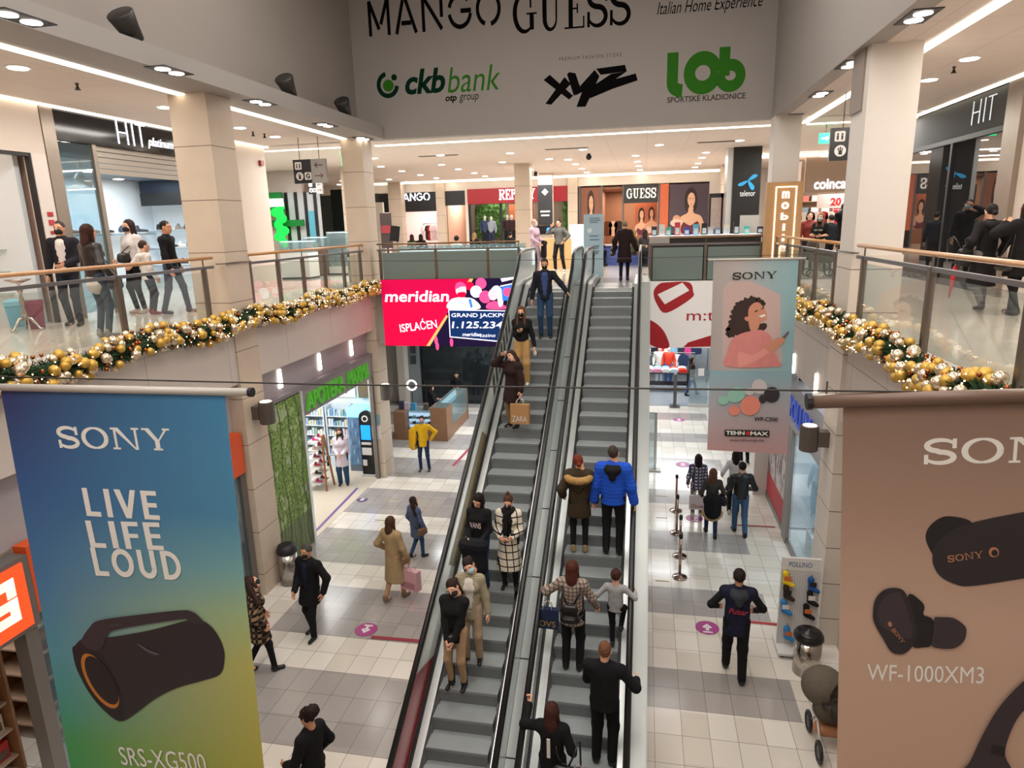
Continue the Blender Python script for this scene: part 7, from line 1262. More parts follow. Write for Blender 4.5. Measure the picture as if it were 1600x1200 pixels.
# ================================================================== HANGING BANNERS AND WIRES
SANS = {'L': (rect(.05, 0, .25, 1)+rect(.05, 0, .62, .17), .68), 'I': (rect(.05, 0, .26, 1), .32), 'V': ([[(0, 1), (.22, 1), (.5, 0), (.3, 0)], [(.6, 1), (.8, 1), (.5, 0), (.3, 0)]], .8), 'E': (rect(.05, 0, .25, 1)+rect(.05, 0, .62, .16)+rect(.05, .43, .58, .58)+rect(.05, .84, .62, 1), .66), 'F': (rect(.05, 0, .25, 1)+rect(.05, .41, .56, .56)+rect(.05, .84, .62, 1), .62), 'O': (stroke(arc(.44, .5, .34, .41, 0, 360, 28), .19), .88), 'U': (rect(.06, .35, .25, 1)+rect(.55, .35, .74, 1)+stroke(arc(.4, .36, .245, .27, 180, 360, 14), .19), .8), 'D': (rect(.05, 0, .25, 1)+stroke([(.2, .92)]+arc(.3, .5, .38, .42, 90, -90, 16)+[(.2, .08)], .17), .78)}
class Banner:
    def __init__(s, lb, Y, tl, tr, br, bl, ext, m):
        TL, TR, BR, BL = [Vector(ay(*q, Y)) for q in (tl, tr, br, bl)]; s.Y = Y
        BL2 = BL+(BL-TL)*ext; BR2 = BR+(BR-TR)*ext; s.t = thing('hanging_banner', lb, 'banner', (TL+TR)/2)
        s.A = Art(BL2, BR2-BL2, TL-BL2, .0012); n = 12; mb = MB(); vs = []
        for i in range(n+1):
            a = i/n; vs += [BL2.lerp(BR2, a), TL.lerp(TR, a)]
        back = [v+Vector((0, .006, 0)) for v in vs]; k = len(vs); fs = []
        for i in range(n): fs += [(2*i, 2*i+2, 2*i+3, 2*i+1), (k+2*i, k+2*i+1, k+2*i+3, k+2*i+2)]
        fs += [(0, 1, k+1, k), (2*n, k+2*n, k+2*n+1, 2*n+1)]; mb.add(vs+back, fs); mb.build('fabric', m, s.t)
        s.TL, s.TR = TL, TR
    def rod(s, over_l, over_r, r, m, capm=None):
        d = (s.TR-s.TL).normalized(); a, b = s.TL-d*over_l, s.TR+d*over_r; MB().cyl(a, b, r, 12).build('rod', m, s.t, True)
        for p, q in ((a, -1), (b, 1)):
            MB().cyl(p, p+d*q*.03, r*1.15, 10).build('rod_cap', BLK, s.t)
    def u(s, u, v):
        p = Vector(ay(u, v, s.Y))-s.A.o; ex, ey = s.A.ex, s.A.ey; a11, a12, a21, a22 = ex.dot(ex), ex.dot(ey), ex.dot(ey), ey.dot(ey); b1, b2 = p.dot(ex), p.dot(ey); D_ = a11*a22-a12*a21
        return ((b1*a22-b2*a12)/D_, (a11*b2-a21*b1)/D_)
    def poly(s, pts, m, name, sm=True, n=5): return s.A.poly(blob([s.u(*q) for q in pts], n) if sm else [s.u(*q) for q in pts], m, s.t, name)
    def txt(s, st, u0, u1, v, h, m, serif_=False, **k):
        a, b = ay(u0, v[0], s.Y), ay(u1, v[1], s.Y); c = (Vector(a)+Vector(b))/2; s.A.lv += 1; c = c+s.A.n*(s.A.step*s.A.lv); r = Vector(b)-Vector(a); up = s.A.ey
        hh = (ay((u0+u1)/2, (v[0]+v[1])/2-h/2, s.Y)-ay((u0+u1)/2, (v[0]+v[1])/2+h/2, s.Y))[2]
        rn = r.normalized(); up = Vector((-rn.z, 0, rn.x))
        if serif_ == 2:
            P_ = []; x_ = 0
            for ch in st: g, w_ = SANS[ch]; P_ += [[(a+x_, b) for a, b in q] for q in g]; x_ += w_+.13
            return polys_obj(P_, c, rn, up, hh, m, s.t, r.length, .001)
        if serif_: return serif(st, c, rn, up, hh, m, s.t, r.length, t=.2, th=.085, gap=.13, ww=1.25, depth=.001)
        return text(st, c, rn, up, hh, m, s.t, r.length, depth=.001, **k)
PW = mat('print_white', '#eeeeea', .55); PK = mat('print_black', '#131214', .6); CHA = mat('print_charcoal', '#2c272b', .6, noise=.1, nscale=40); CHB = mat('print_charcoal2', '#383036', .6); CHC = mat('print_near_black', '#1f1b1e', .6)
YN = 4.2
c0, c1, c2 = ay(0, 605, YN), ay(412, 1200, YN), ay(350, 612, YN)
n = NT('banner_blue_green', .55, .25); tt = n.M('DIVIDE', n.M('SUBTRACT', float(c0[2]), n.z), float(c0[2]-c1[2])); ss = n.M('DIVIDE', n.M('SUBTRACT', n.x, float(c0[0])), float(c2[0]-c0[0]))
lf = n.ramp(tt, [(0, '#343468'), (.25, '#3a5f99'), (.5, '#477fb2'), (.72, '#569cb2'), (.9, '#4c9f8e'), (1.0, '#4aa260')]); rg = n.ramp(tt, [(0, '#4a8cba'), (.3, '#5291b6'), (.44, '#7db2b4'), (.56, '#aac48e'), (.7, '#c2c068'), (1.0, '#bcb654')])
n.done(n.mix(n.M('SMOOTH_MIN', n.M('SMOOTH_MAX', ss, 0.0, .1), 1.0, .1), lf, rg))
b = Banner('tall blue to green hanging banner with a pictured cylindrical loudspeaker at left', YN, (0, 605), (350, 612), (412, 1200), (110, 1200), .12, n.m); b.rod(.04, .2, .03, mat('rod_white', '#b8b4ae', .4))
b.txt('SONY', 90, 267, (683, 687), 36, PW, True); b.txt('LIVE', 132, 247, (784, 790), 44, PW, 2); b.txt('LIFE', 138, 253, (834, 838), 42, PW, 2); b.txt('LOUD', 146, 283, (877, 884), 44, PW, 2); b.txt('SRS-XG500', 188, 322, (1180, 1192), 28, PW)
Q = lambda L: [(x/3.53, 860+y/3.53) for x, y in L]
b.poly(Q([(405, 560), (415, 525), (470, 480), (590, 478), (820, 440), (1030, 385), (1110, 382), (1180, 430), (1230, 520), (1240, 600), (1215, 680), (1120, 715), (980, 755), (860, 815), (760, 890), (690, 935), (640, 930), (580, 880), (500, 780), (430, 660)]), CHA, 'printed_speaker_body')
b.poly(Q([(405, 560), (420, 520), (480, 510), (560, 570), (630, 680), (680, 800), (692, 900), (670, 938), (620, 915), (540, 840), (460, 720)]), CHC, 'printed_speaker_end')
def rotell(cx, cy, a, bb, ang, n=20): return [(cx+a*math.cos(t_)*math.cos(ang)-bb*math.sin(t_)*math.sin(ang), cy+a*math.cos(t_)*math.sin(ang)+bb*math.sin(t_)*math.cos(ang)) for t_ in np.linspace(0, 2*PI, n+1)[:-1]]
b.poly(Q(rotell(557, 716, 172, 66, 1.03)), mat('print_orange', '#c07a2e', .6), 'printed_orange_ring', n=2); b.poly(Q(rotell(566, 712, 152, 60, 1.03)), CHC, 'printed_woofer', n=2)
b.poly(Q([(455, 500), (500, 420), (560, 380), (800, 347), (1000, 326), (1060, 332), (1100, 358), (1135, 405), (1085, 402), (1035, 385), (1022, 374), (800, 405), (640, 435), (600, 460), (570, 530), (515, 545)]), CHB, 'printed_handle'); b.poly(Q([(765, 515), (780, 515), (830, 545), (878, 562), (875, 572), (830, 560)]), mat('print_grey', '#5a5458', .6), 'printed_clip'); b.txt('SONY', 175, 193, (976, 974), 4, mat('print_grey'), True)
# right banner
c0, c1 = ay(1318, 626, YN), ay(1308, 1200, YN); n = NT('banner_brown', .55, .25); tt = n.M('DIVIDE', n.M('SUBTRACT', float(c0[2]), n.z), float(c0[2]-c1[2])); n.done(n.ramp(tt, [(0, '#8a7367'), (.25, '#a58a7b'), (.55, '#c5a896'), (1, '#c8a893')]))
b = Banner('tall brown hanging banner with pictured black earbuds at right', YN, (1318, 626), (1852, 612), (1870, 1200), (1308, 1200), .25, n.m); b.rod(.18, .1, .045, mat('rod_brown', '#6a5448', .4)); d_ = Vector((1, 0, 0)); MB().cyl(b.TL-d_*.18+Vector((0, 0, .02)), b.TL-d_*.0+Vector((0, 0, .02)), .022, 10).build('rod_end', mat('rod_white'), b.t, True); MB().cyl(b.TL-d_*.1+Vector((0, 0, .02)), b.TL-d_*.1+Vector((0, 0, .12)), .006, 6).build('hook', ST, b.t)
b.txt('SONY', 1443, 1724, (706, 700), 43, PW, True); b.txt('WF-1000XM3', 1355, 1537, (1050, 1055), 26, PW)
b.poly([(1446, 841), (1452, 822), (1471, 808), (1492, 807), (1516, 814), (1516, 830), (1470, 880), (1456, 864)], CHC, 'printed_bud_tip')
b.poly([(1457, 866), (1462, 850), (1480, 832), (1516, 817), (1580, 803), (1640, 795), (1700, 805), (1710, 850), (1690, 888), (1600, 903), (1517, 915), (1492, 912), (1469, 900), (1458, 882)], CHA, 'printed_bud_body'); b.txt('SONY', 1480, 1535, (873, 865), 11, mat('print_copper', '#b07a5a', .6), True); b.poly(rotell(1552, 862, 8, 8, 0), mat('print_copper'), 'printed_mic', n=2); b.poly(rotell(1553, 863, 5, 5, 0), CHC, 'printed_mic_hole', n=2)
Q5 = lambda L: [(1220+x/3.53, 860+y/3.53) for x, y in L]
b.poly(Q5([(700, 240), (770, 275), (790, 310), (785, 350), (840, 385), (830, 510), (780, 530), (720, 520), (690, 400)]), CHC, 'printed_bud_neck'); b.poly(Q5([(505, 340), (520, 262), (570, 212), (640, 203), (690, 240), (740, 400), (745, 470), (710, 540), (660, 568), (605, 552), (560, 480), (515, 400)]), CHA, 'printed_bud_body'); b.poly(Q5([(560, 262), (610, 232), (660, 240), (715, 400), (722, 460), (690, 480), (560, 420), (530, 340)]), mat('print_bud_face', '#3d343a', .6), 'printed_bud_face'); b.poly(Q5([(842, 370), (870, 362), (950, 368), (1010, 410), (1018, 450), (1000, 500), (940, 535), (830, 522), (836, 450)]), CHB, 'printed_bud_tip')
b.poly(Q5(rotell(598, 400, 15, 11, 1.2)), mat('print_copper'), 'printed_mic', n=2); p_ = Q5([(612, 425), (672, 500)]); 
A_ = ay(*p_[0], YN); B_ = ay(*p_[1], YN); r_ = Vector(B_)-Vector(A_); b.A.lv += 1; serif('SONY', (Vector(A_)+Vector(B_))/2+b.A.n*b.A.step*b.A.lv, r_, Vector((-r_.z, 0, r_.x)), r_.length*.22, mat('print_copper'), b.t, r_.length, t=.2, th=.085, gap=.13, ww=1.25, depth=.001)
b.poly(Q5([(960, 1240), (1030, 1165), (1100, 1020), (1180, 880), (1280, 760), (1400, 660), (1520, 620), (1520, 740), (1420, 800), (1310, 900), (1250, 1020), (1230, 1120), (1260, 1240)]), CHB, 'printed_headband'); b.poly(Q5([(1150, 1110), (1160, 1060), (1230, 1075), (1225, 1130)]), CHC, 'printed_hinge', False)
# middle banner
YM = 12.4; ca, cb_ = ay(1115, 406, YM), ay(1105, 703, YM); cr = ay(1248, 404, YM); n = NT('banner_pastel', .55, .25); tt = n.M('DIVIDE', n.M('SUBTRACT', float(ca[2]), n.z), float(ca[2]-cb_[2])); ss = n.M('DIVIDE', n.M('SUBTRACT', n.x, float(ca[0])), float(cr[0]-ca[0]))
top = n.ramp(ss, [(0, '#a9a3a0'), (.3, '#b5adab'), (.6, '#9fb0b4'), (1, '#8db4bd')]); bot = n.ramp(tt, [(.56, '#86acb8'), (.75, '#a9a8ae'), (1, '#c09a9a')]); n.done(n.mix(n.gt(tt, .565), top, bot))
b = Banner('narrow pastel hanging banner of a laughing woman in a pink sweater before the right gallery', YM, (1115, 406), (1248, 404), (1230, 710), (1105, 703), 0, n.m); b.rod(.1, .12, .022, mat('rod_white'))
Q7 = lambda L: [(1100+x/6.669, 400+y/6.669) for x, y in L]
b.poly(Q7([(190, 1150), (200, 350), (260, 265), (450, 260), (600, 310), (790, 400), (810, 1100), (790, 1150)]), mat('print_arch', '#c3aaa6', .6), 'printed_arch', False)
b.poly(Q7([(235, 770), (290, 640), (330, 520), (430, 450), (530, 435), (610, 460), (630, 520), (560, 560), (520, 700), (640, 700), (650, 750), (590, 790), (480, 790), (420, 830), (320, 820), (280, 850), (250, 830)]), mat('print_curls', '#35221e', .7, noise=.4, nscale=60), 'printed_curly_hair')
rc_ = random.Random(8); b.A.poly(None, mat('print_curls'), b.t, 'printed_curls', [[b.u(*q) for q in Q7(rotell(cx+rc_.uniform(-10, 10), cy+rc_.uniform(-10, 10), rc_.uniform(20, 34), rc_.uniform(16, 26), rc_.random()*3, 10))] for cx, cy in ((250, 800), (262, 745), (275, 690), (292, 640), (305, 590), (322, 540), (355, 500), (395, 472), (435, 455), (480, 445), (525, 440), (570, 447), (605, 470), (622, 505), (300, 830), (350, 825), (400, 815), (440, 800), (272, 840), (245, 770))])
b.poly(Q7([(460, 620), (470, 540), (520, 490), (580, 490), (640, 570), (655, 640), (640, 670), (590, 690), (560, 760), (500, 790), (470, 730)]), mat('print_face', '#c98c72', .6), 'printed_face'); b.poly(Q7(rotell(450, 655, 30, 22, .4)), mat('print_face'), 'printed_ear', n=2); b.poly(Q7([(570, 625), (635, 605), (640, 625), (600, 640)]), PW, 'printed_smile', False); b.poly(Q7([(525, 575), (560, 560), (562, 570), (528, 586)]), PHR, 'printed_eye', False); b.poly(Q7([(595, 545), (625, 530), (628, 540), (598, 556)]), PHR, 'printed_eye', False)
b.poly(Q7([(240, 1150), (245, 1000), (290, 870), (380, 810), (490, 780), (600, 770), (690, 830), (720, 950), (770, 1080), (770, 1150)]), mat('print_sweater', '#cf8480', .65, noise=.12, nscale=8), 'printed_sweater'); b.poly(Q7([(360, 1000), (500, 1030), (640, 960), (680, 1000), (560, 1080), (400, 1150), (360, 1150)]), mat('print_sweater2', '#dc948c', .65), 'printed_sleeve'); b.poly(Q7([(640, 960), (720, 880), (790, 850), (838, 860), (830, 900), (760, 960), (690, 1000)]), mat('print_face'), 'printed_hand'); b.poly(Q7([(815, 845), (870, 785), (890, 790), (838, 860)]), mat('print_phone', '#6a5a5a', .5), 'printed_phone', False)
b.txt('SONY', 1144.5, 1213.5, (431.5, 429), 11.5, PK, True)
Q3 = lambda L: [(980+x/4, 420+y/4) for x, y in L]
for nm, c, body, tip in (('white', '#c6c2c2', rotell(825, 735, 48, 46, .5), rotell(765, 765, 28, 24, 0)), ('mint', '#8fc0b0', rotell(682, 785, 60, 46, -.5), rotell(600, 822, 34, 28, 0)), ('coral', '#e08a78', rotell(768, 853, 65, 60, -.6), rotell(668, 885, 36, 30, 0)), ('black', '#2c2a30', rotell(902, 785, 50, 48, -.4), rotell(845, 812, 24, 26, 0))):
    b.poly(Q3(tip), mat('print_bud_'+nm, c, .6), 'printed_bud_tip', n=2); b.poly(Q3(body), mat('print_bud_'+nm), 'printed_%s_bud' % nm, n=2)
b.txt('WF-C500', 1178, 1215, (654, 655), 6.5, PK, bold=.02); b.poly(Q3([(608, 1003), (888, 1008), (886, 1048), (608, 1042)]), PK, 'black_label', False); b.txt('TEHN', 1134, 1163, (675.5, 676), 6, PW, bold=.03); b.txt('MAX', 1172, 1200, (676.3, 677), 6, PW, bold=.03); b.poly(Q3(rotell(752, 1025, 14, 14, 0)), mat('print_red', '#b02a2a', .5), 'red_dot', n=2); b.txt('www.tehnomax.me', 1140, 1193, (686.5, 687), 4.5, PK)
WIRE = mat('wire_dark', '#3a3634', .5, .6)
for lb, Y, zs in (('thin steel wire stretched across the atrium carrying the two big banners', YN, (6.22, 6.2, 6.24)), ('thin steel wire stretched across the atrium carrying the pastel banner', YM, (6.66, 6.6, 6.62))):
    tag(MB().tube([(XL-.14, Y, zs[0]), (-2.2, Y, zs[1]), (XR+.04, Y, zs[2])], .006 if Y < 5 else .005, 6).build('wire', WIRE), lb, 'wire')
# ================================================================== PEOPLE
def gp(u, v, uh, vh, z=0.0):
    p = az(u, v, z); return p, float(ay(uh, vh, p[1])[2]-z)
def sp_(u, v, uh, vh, x=None):
    for k in range(30):
        zk = 5.33-RISE*k; yk = 15.92-RUN*k; p = az(u, v, zk)
        if yk-RUN-.06 <= p[1] <= yk+.02:
            p[1] = min(max(p[1], yk-RUN+.1), yk-.12); return p, float(ay(uh, vh, p[1])[2]-zk)
    raise RuntimeError('no step %s %s' % (u, v))
LEATH = lambda c: mat('leather_'+c[1:], c, .35, noise=.1, nscale=20)
def hoodneck(col):
    def f(P, S):
        T = S['T']; s = SDF(.014); s.rc(T(-.07, -.06, 1.44), T(.07, -.06, 1.44), .05, .05, .05); s.rc(T(-.07, -.13, 1.42), T(.07, -.13, 1.42), .06, .06, .05); s.rc(T(0, -.15, 1.4), T(0, -.17, 1.31), .075, .05, .05); s.rc(T(-.085, .0, 1.45), T(-.06, .07, 1.41), .035, .03, .04); s.rc(T(.085, .0, 1.45), T(.06, .07, 1.41), .035, .03, .04); sobj(s, 'hood', cloth(col), P)
    return f
def furcollar(col):
    def f(P, S):
        T = S['T']; s = SDF(.014); pts = [T(.2*math.cos(a), -.05+.17*math.sin(a), 1.4+.03*math.sin(a)) for a in np.linspace(-.3, -PI+.3, 9)]; s.chain(pts, [.05]*9, .04); s.fuzz(.012, 90); sobj(s, 'fur_trim', mat('fur_'+col[1:], col, .95, noise=.4, nscale=50, bump=.5), P)
        s = SDF(.015); s.rc(T(-.1, -.13, 1.33), T(.1, -.13, 1.33), .085, .085, .05); s.rc(T(0, -.15, 1.3), T(0, -.14, 1.18), .09, .05, .05); sobj(s, 'hood', cloth('#3c3222'), P)
    return f
def scarf(col, L=.3):
    def f(P, S):
        T = S['T']; s = SDF(.013); s.chain([T(.09*math.cos(a), -.01+.085*math.sin(a), 1.46) for a in np.linspace(0, 2*PI, 10)], [.04]*10, .03); s.rc(T(.02, .12, 1.42), T(.04, .17, 1.42-L), .04, .05, .03, (1, 1.6, 1)); sobj(s, 'scarf', cloth(col), P)
    return f
def both(*fs):
    def f(P, S): [q(P, S) for q in fs]
    return f
def backtext(s_, col, z, w_, h_, y=-.175, front=False, shear=0):
    def f(P, S): text(s_, S['T'](0, .172 if front else y, z), (-1, 0, 0) if front else (1, 0, 0), (0, 0, 1), h_, mat('garment_print_'+col[1:], col, .7), P, w_, depth=.004, shear=shear)
    return f
def bag_root(name, lb, cat, P, lp, dz=0.0, rz=0.0):
    w_ = pworld(P, lp); return thing(name, lb, cat, (w_.x, w_.y, w_.z+dz), P.rotation_euler.z+rz)
def loc_build(mb, name, m, t, smooth=False):
    o = mb.build(name, m, None, smooth); o.parent = t; return o
def paper_bag(lb, P, lp, w_, h_, d_, col, txt=None, tcol='#d8d4cc', rz=0):
    """hangs from the point lp"""
    t = bag_root('paper_bag', lb, 'bag', P, lp, 0, rz); m_ = MB(); m_.add([(-w_/2, -d_/2, -h_-.12), (w_/2, -d_/2, -h_-.12), (w_/2, d_/2, -h_-.12), (-w_/2, d_/2, -h_-.12), (-w_*.51, -d_*.42, -.12), (w_*.51, -d_*.42, -.12), (w_*.51, d_*.42, -.12), (-w_*.51, d_*.42, -.12)], [(3, 2, 1, 0), (0, 1, 5, 4), (1, 2, 6, 5), (2, 3, 7, 6), (3, 0, 4, 7), (4, 5, 6, 7)]); loc_build(m_, 'body', mat('paper_'+col[1:], col, .7, noise=.06), t)
    for q in (-1, 1): loc_build(MB().tube([(-w_*.22, q*d_*.4, -.13), (-w_*.16, q*d_*.2, -.04), (0, 0, .0), (w_*.16, q*d_*.2, -.04), (w_*.22, q*d_*.4, -.13)], .006, 5), 'handle', mat('cord_white', '#cfcac2', .7), t, True)
    if txt:
        for q in (-1, 1):
            o = text(txt, (0, q*(d_/2+.004), -.12-h_*.72), (-q, 0, 0), (0, 0, 1), h_*.3, mat('bagtxt_'+tcol[1:], tcol, .6), None, w_*.8, depth=.002); o.parent = t
    return t
def shoulder_bag(lb, P, lp, sh, w_, h_, d_, col, name='shoulder_bag'):
    t = bag_root(name, lb, 'bag', P, lp); S = P.scale[0]; s = SDF(.013)
    s.rc((0, -w_/2+d_/2, -h_/2), (0, w_/2-d_/2, -h_/2), d_/2, d_/2, .03); s.rc((0, -w_/2+d_/2, -h_*.1), (0, w_/2-d_/2, -h_*.1), d_/2*.8, d_/2*.8, .05); s.rc((0, 0, -h_*.3), (0, 0, -h_*.35), d_*.55, d_*.55, .08)
    o = sobj(s, 'body', LEATH(col), None); o.parent = t; q = (Vector(sh)-Vector(lp))*S
    loc_build(MB().tube([(0, -w_*.35, -h_*.05), (q.x, q.y-.03, q.z*.7), (q.x, q.y, q.z), (q.x, q.y+.03, q.z*.7), (0, w_*.35, -h_*.05)], .009, 6), 'strap', LEATH(col), t, True); return t
def phone(lb, P, lp, rx=.9, rz=0):
    t = bag_root('mobile_phone', lb, 'phone', P, lp, 0, rz); o = loc_build(MB().box((-.036, -.005, -.075), (.036, .005, .075)), 'case', mat('phone_black', '#0d0d10', .2), t); o.rotation_euler = (rx, 0, 0); return t
def backpack(lb, P, lp, w_, h_, col):
    t = bag_root('backpack', lb, 'backpack', P, lp); s = SDF(.013); s.rc((-w_*.25, 0, -h_*.25), (w_*.25, 0, -h_*.25), w_*.26, w_*.26, .06, (1, 1.5, 1)); s.rc((-w_*.18, 0, h_*.2), (w_*.18, 0, h_*.2), w_*.26, w_*.26, .08, (1, 1.6, 1)); s.rc((-w_*.18, -.07, -h_*.2), (w_*.18, -.07, -h_*.2), w_*.16, w_*.16, .03, (1, 1.6, 1))
    o = sobj(s, 'body', LEATH(col), None); o.parent = t; loc_build(MB().tube([(-.03, .0, h_*.42), (-.03, 0, h_*.5), (.03, 0, h_*.5), (.03, 0, h_*.42)], .008, 6), 'handle', LEATH(col), t, True)
    for q in (-1, 1): loc_build(MB().tube([(q*.05, .03, h_*.4), (q*.11, .06, h_*.75), (q*.13, .14, h_*.98), (q*.14, .26, h_*.8), (q*.16, .2, -.1), (q*.12, .05, -h_*.3)], .013, 6), 'strap', LEATH(col), t, True)
    return t
BLKC = '#131316'
# ---- left escalator, coming down
p, H = sp_(853, 527, 848, 404); P, S = person('man in open navy blazer, blue shirt and jeans at the top of the left escalator', H, p, PI+.1, None, False, ('jacket', '#171a24'), '#3a4a78', '#27405e', 1.05, '#1a1a1c', ('crop', '#2a2320'), '#0f0f12', 'tan', hands=((-.5, .22, 1.02), (.3, .06, .83)), head=(-.25, 0, 0), hp=('flat', 'relax'))
p, H = sp_(818, 600, 806, 479); P, S = person('woman in black sweater and wide tan trousers on the left escalator', H, p, PI, None, True, ('sweater', BLKC), None, '#b08c5a', 1.3, '#d0ccc4', ('longfront', '#5a3a26'), '#0f0f12', hands=((-.3, .08, .84), (.02, .2, 1.22)), hem=1.0)
t = bag_root('tissue', 'white tissue in the hand of the tan trousered woman on the escalator', 'tissue', P, (-.3, .1, .74)); loc_build(MB().ball((0, 0, 0), (.04, .03, .06), 8), 'paper', mat('tissue_white', '#d8d4d0', .8), t, True)
p, H = sp_(802, 668, 795, 547); P, S = person('woman in long dark brown coat holding her hair on the left escalator', H, p, PI-.5, None, True, ('parka', '#2a1a18'), None, '#8a7458', .9, '#1c1614', ('long', '#33201a'), None, hands=((-.3, .08, .86), (.13, .18, 1.62)), elb=(None, (.8, .3, -.5)), head=(-.1, 0, .5), hem=.62)
paper_bag('brown paper shopping bag with white lettering carried by the brown coat woman', P, (-.3, .12, .74), .36, .38, .14, '#a87f52', 'ZARA', rz=.45)
k_ = sp_(745, 880, 750, 772); p, H = az(752, 902, 5.33-RISE*17), 0
for k in range(30):
    zk = 5.33-RISE*k; q = az(755, 912, zk)
    if 15.92-RUN*k-RUN <= q[1] <= 15.92-RUN*k: break
q[1] = 15.92-RUN*k-.2; P, S = person('dark haired girl in black hoodie with white print on the left escalator', float(ay(750, 771, q[1])[2]-zk), q, PI-.15, None, True, ('sweater', BLKC), None, '#27405e', 1, '#15151a', ('longfront', '#1c1214'), None, hands=((-.12, .24, 1.0), (.1, .24, 1.02)), head=(-.5, 0, -.2), extra=backtext('VANS', '#d8c8c8', 1.24, .2, .1, front=True))
t = bag_root('carried_coat', 'black padded coat folded over the arms of the girl in the black hoodie', 'coat', P, (0, .3, .95)); s = SDF(.016); s.rc((-.13, 0, 0), (.13, 0, -.02), .1, .1, .06); s.rc((-.08, 0, -.05), (-.1, 0, -.35), .12, .13, .08, (1, 1.5, 1)); s.rc((.08, 0, -.05), (.06, 0, -.38), .11, .12, .08, (1, 1.5, 1)); s.rib(.008, 50); o = sobj(s, 'padding', cloth('#15161c'), None); o.parent = t
p, H = sp_(798, 917, 795, 768); H *= .965; P, S = person('woman with top bun in white and black windowpane coat on the left escalator', H, p, PI, None, True, ('coat', plaid('coat_windowpane', '#d0c8b8', '#17171a', None, .125, .16)), BLKC, BLKC, .95, '#17171a', ('bun', '#4a3020'), BLKC, hands=((-.1, .26, 1.08), (.09, .26, 1.08)), hp=('grip', 'grip'), head=(-.3, 0, 0), hem=.42, socks='#c8c4c0', extra=scarf('#111114'))
phone('black phone held in both hands by the windowpane coat woman', P, (0, .3, 1.06), -.5)
p, H = sp_(738, 1037, 738, 872); P, S = person('woman in beige blazer over white shirt and tan trousers on the left escalator', H, p, PI+.05, None, True, ('jacket', plaid('blazer_check', '#a29a82', '#877e68', None, .03, .25)), '#d8d2cc', '#a38d75', 1.15, '#17171a', ('pony', '#241a18'), '#9cc0cc', hands=((-.28, .05, .82), (.25, .05, .85)), head=(-.2, 0, .5), hem=.78)
p, H = sp_(712, 1082, 708, 906); P, S = person('woman in black coat, tan trousers and laced boots lowest on the left escalator', H, p, PI-.1, None, True, ('jacket', BLKC), None, '#a5896a', 1.0, '#0f0f11', ('pony', '#2a1a14'), BLKC, hands=((-.05, .24, .88), (.03, .25, .86)), head=(-.15, 0, .45), hem=.8)
for i, q in enumerate(S['legs']): o = sobj(SDF(.015).rc(q[2]+Vector((0, 0, -.02)), q[2]+Vector((0, 0, .2)), .055, .058), 'boot_shaft', mat('shoe_0f0f11'), None); o.parent = P
shoulder_bag('small black bag on a chain hanging before the black coat woman', P, (-.02, .2, 1.0), (.12, .02, 1.44), .18, .13, .07, '#141416')
# ---- right escalator, going up
p, H = sp_(905, 862, 910, 711); P, S = person('woman in olive parka with tan fur collar on the right escalator', H, p, .05, None, True, ('parka', '#3a3020'), None, BLKC, .85, '#8a7654', ('lowbun', '#6a2a18'), None, hands=((-.28, .12, .98), (.27, .12, .9)), head=(0, 0, -.35), hem=.66, extra=furcollar('#a5824c'))
p, H = sp_(957, 868, 958, 697); P, S = person('balding man in bright blue padded jacket on the right escalator', H, p, -.05, None, False, ('puffer', '#1d4fc0'), None, BLKC, 1.1, '#0f0f11', ('crop', '#3a302c'), None, hands=((-.3, .0, .84), (.32, .0, .86)), head=(0, 0, -.2), hem=.86, extra=hoodneck('#101014'), fat=1.0)
p, H = sp_(895, 1046, 893, 876); P, S = person('woman in grey checked jacket holding a child by the hand on the right escalator', H, p, -.05, None, True, ('jacket', plaid('jacket_check', '#a09488', '#6a5c58', '#584a48', .06, .3)), None, BLKC, 1.1, '#0f0f11', ('long', '#4a241a'), None, hands=((-.46, .22, 1.12), (.33, .2, .95)), hp=('flat', 'grip'), hem=.78); PM = P
backpack('small black leather backpack of the grey checked jacket woman', P, (0, -.24, 1.06), .27, .33, '#0f0f11')
paper_bag('navy shopping bag with gold lettering hanging at the left of the checked jacket woman', P, (-.38, .1, 1.02), .3, .3, .1, '#16244a', 'OVS', '#b08a3a')
hw = pworld(PM, (.36, .24, .9))
p, H = sp_(950, 1010, 952, 893); q = np.array([hw[0]+.22, p[1], p[2]]); P, S = person('small child in light grey sweater holding hands on the right escalator', H, q, -.15, None, False, ('sweater', '#9a9a9c'), None, BLKC, 1.0, '#2a2a2e', ('short', '#3a2018'), None, hands=((-.36, .16, 1.12), (.36, .25, 1.2)), feet=((-.06, 0, 0), (.09, .12, .3)), fat=1.02, hem=.88, hs=1.28)
q = az(945, 1006, 5.33-RISE*25+1.74); q[2] = 5.33-RISE*25
P, S = person('short haired man in black jacket leaning on the right handrail of the right escalator', 1.76, q, -.12, None, False, ('jacket', '#0e0e13'), None, '#0d0d10', 1.2, '#0b0b0d', ('crop', '#6a4630'), None, 'fair', hands=((-.12, .32, 1.12), (.36, .25, 1.12)), hp=('relax', 'flat'), fat=1.12)
q = az(862, 1100, 1.66); q[2] = .01
P, S = person('brown haired woman in black jacket reaching up to the left handrail of the right escalator', 1.66, q, -.1, None, True, ('jacket', '#101013'), None, BLKC, 1, '#0f0f11', ('long', '#3c1e18'), None, hands=((-.38, .3, 1.42), (.25, .12, .95)), hp=('grip', 'relax'), elb=((-.7, -.2, -.6), None)); PB = P
t = bag_root('hair_ribbon', 'white strip hanging down the back of the woman lowest on the right escalator', 'ribbon', P, (0, -.2, 1.25)); loc_build(MB().box((-.02, -.006, -.13), (.02, .006, .13)), 'strip', mat('strip_white', '#d0ccc6', .6), t)
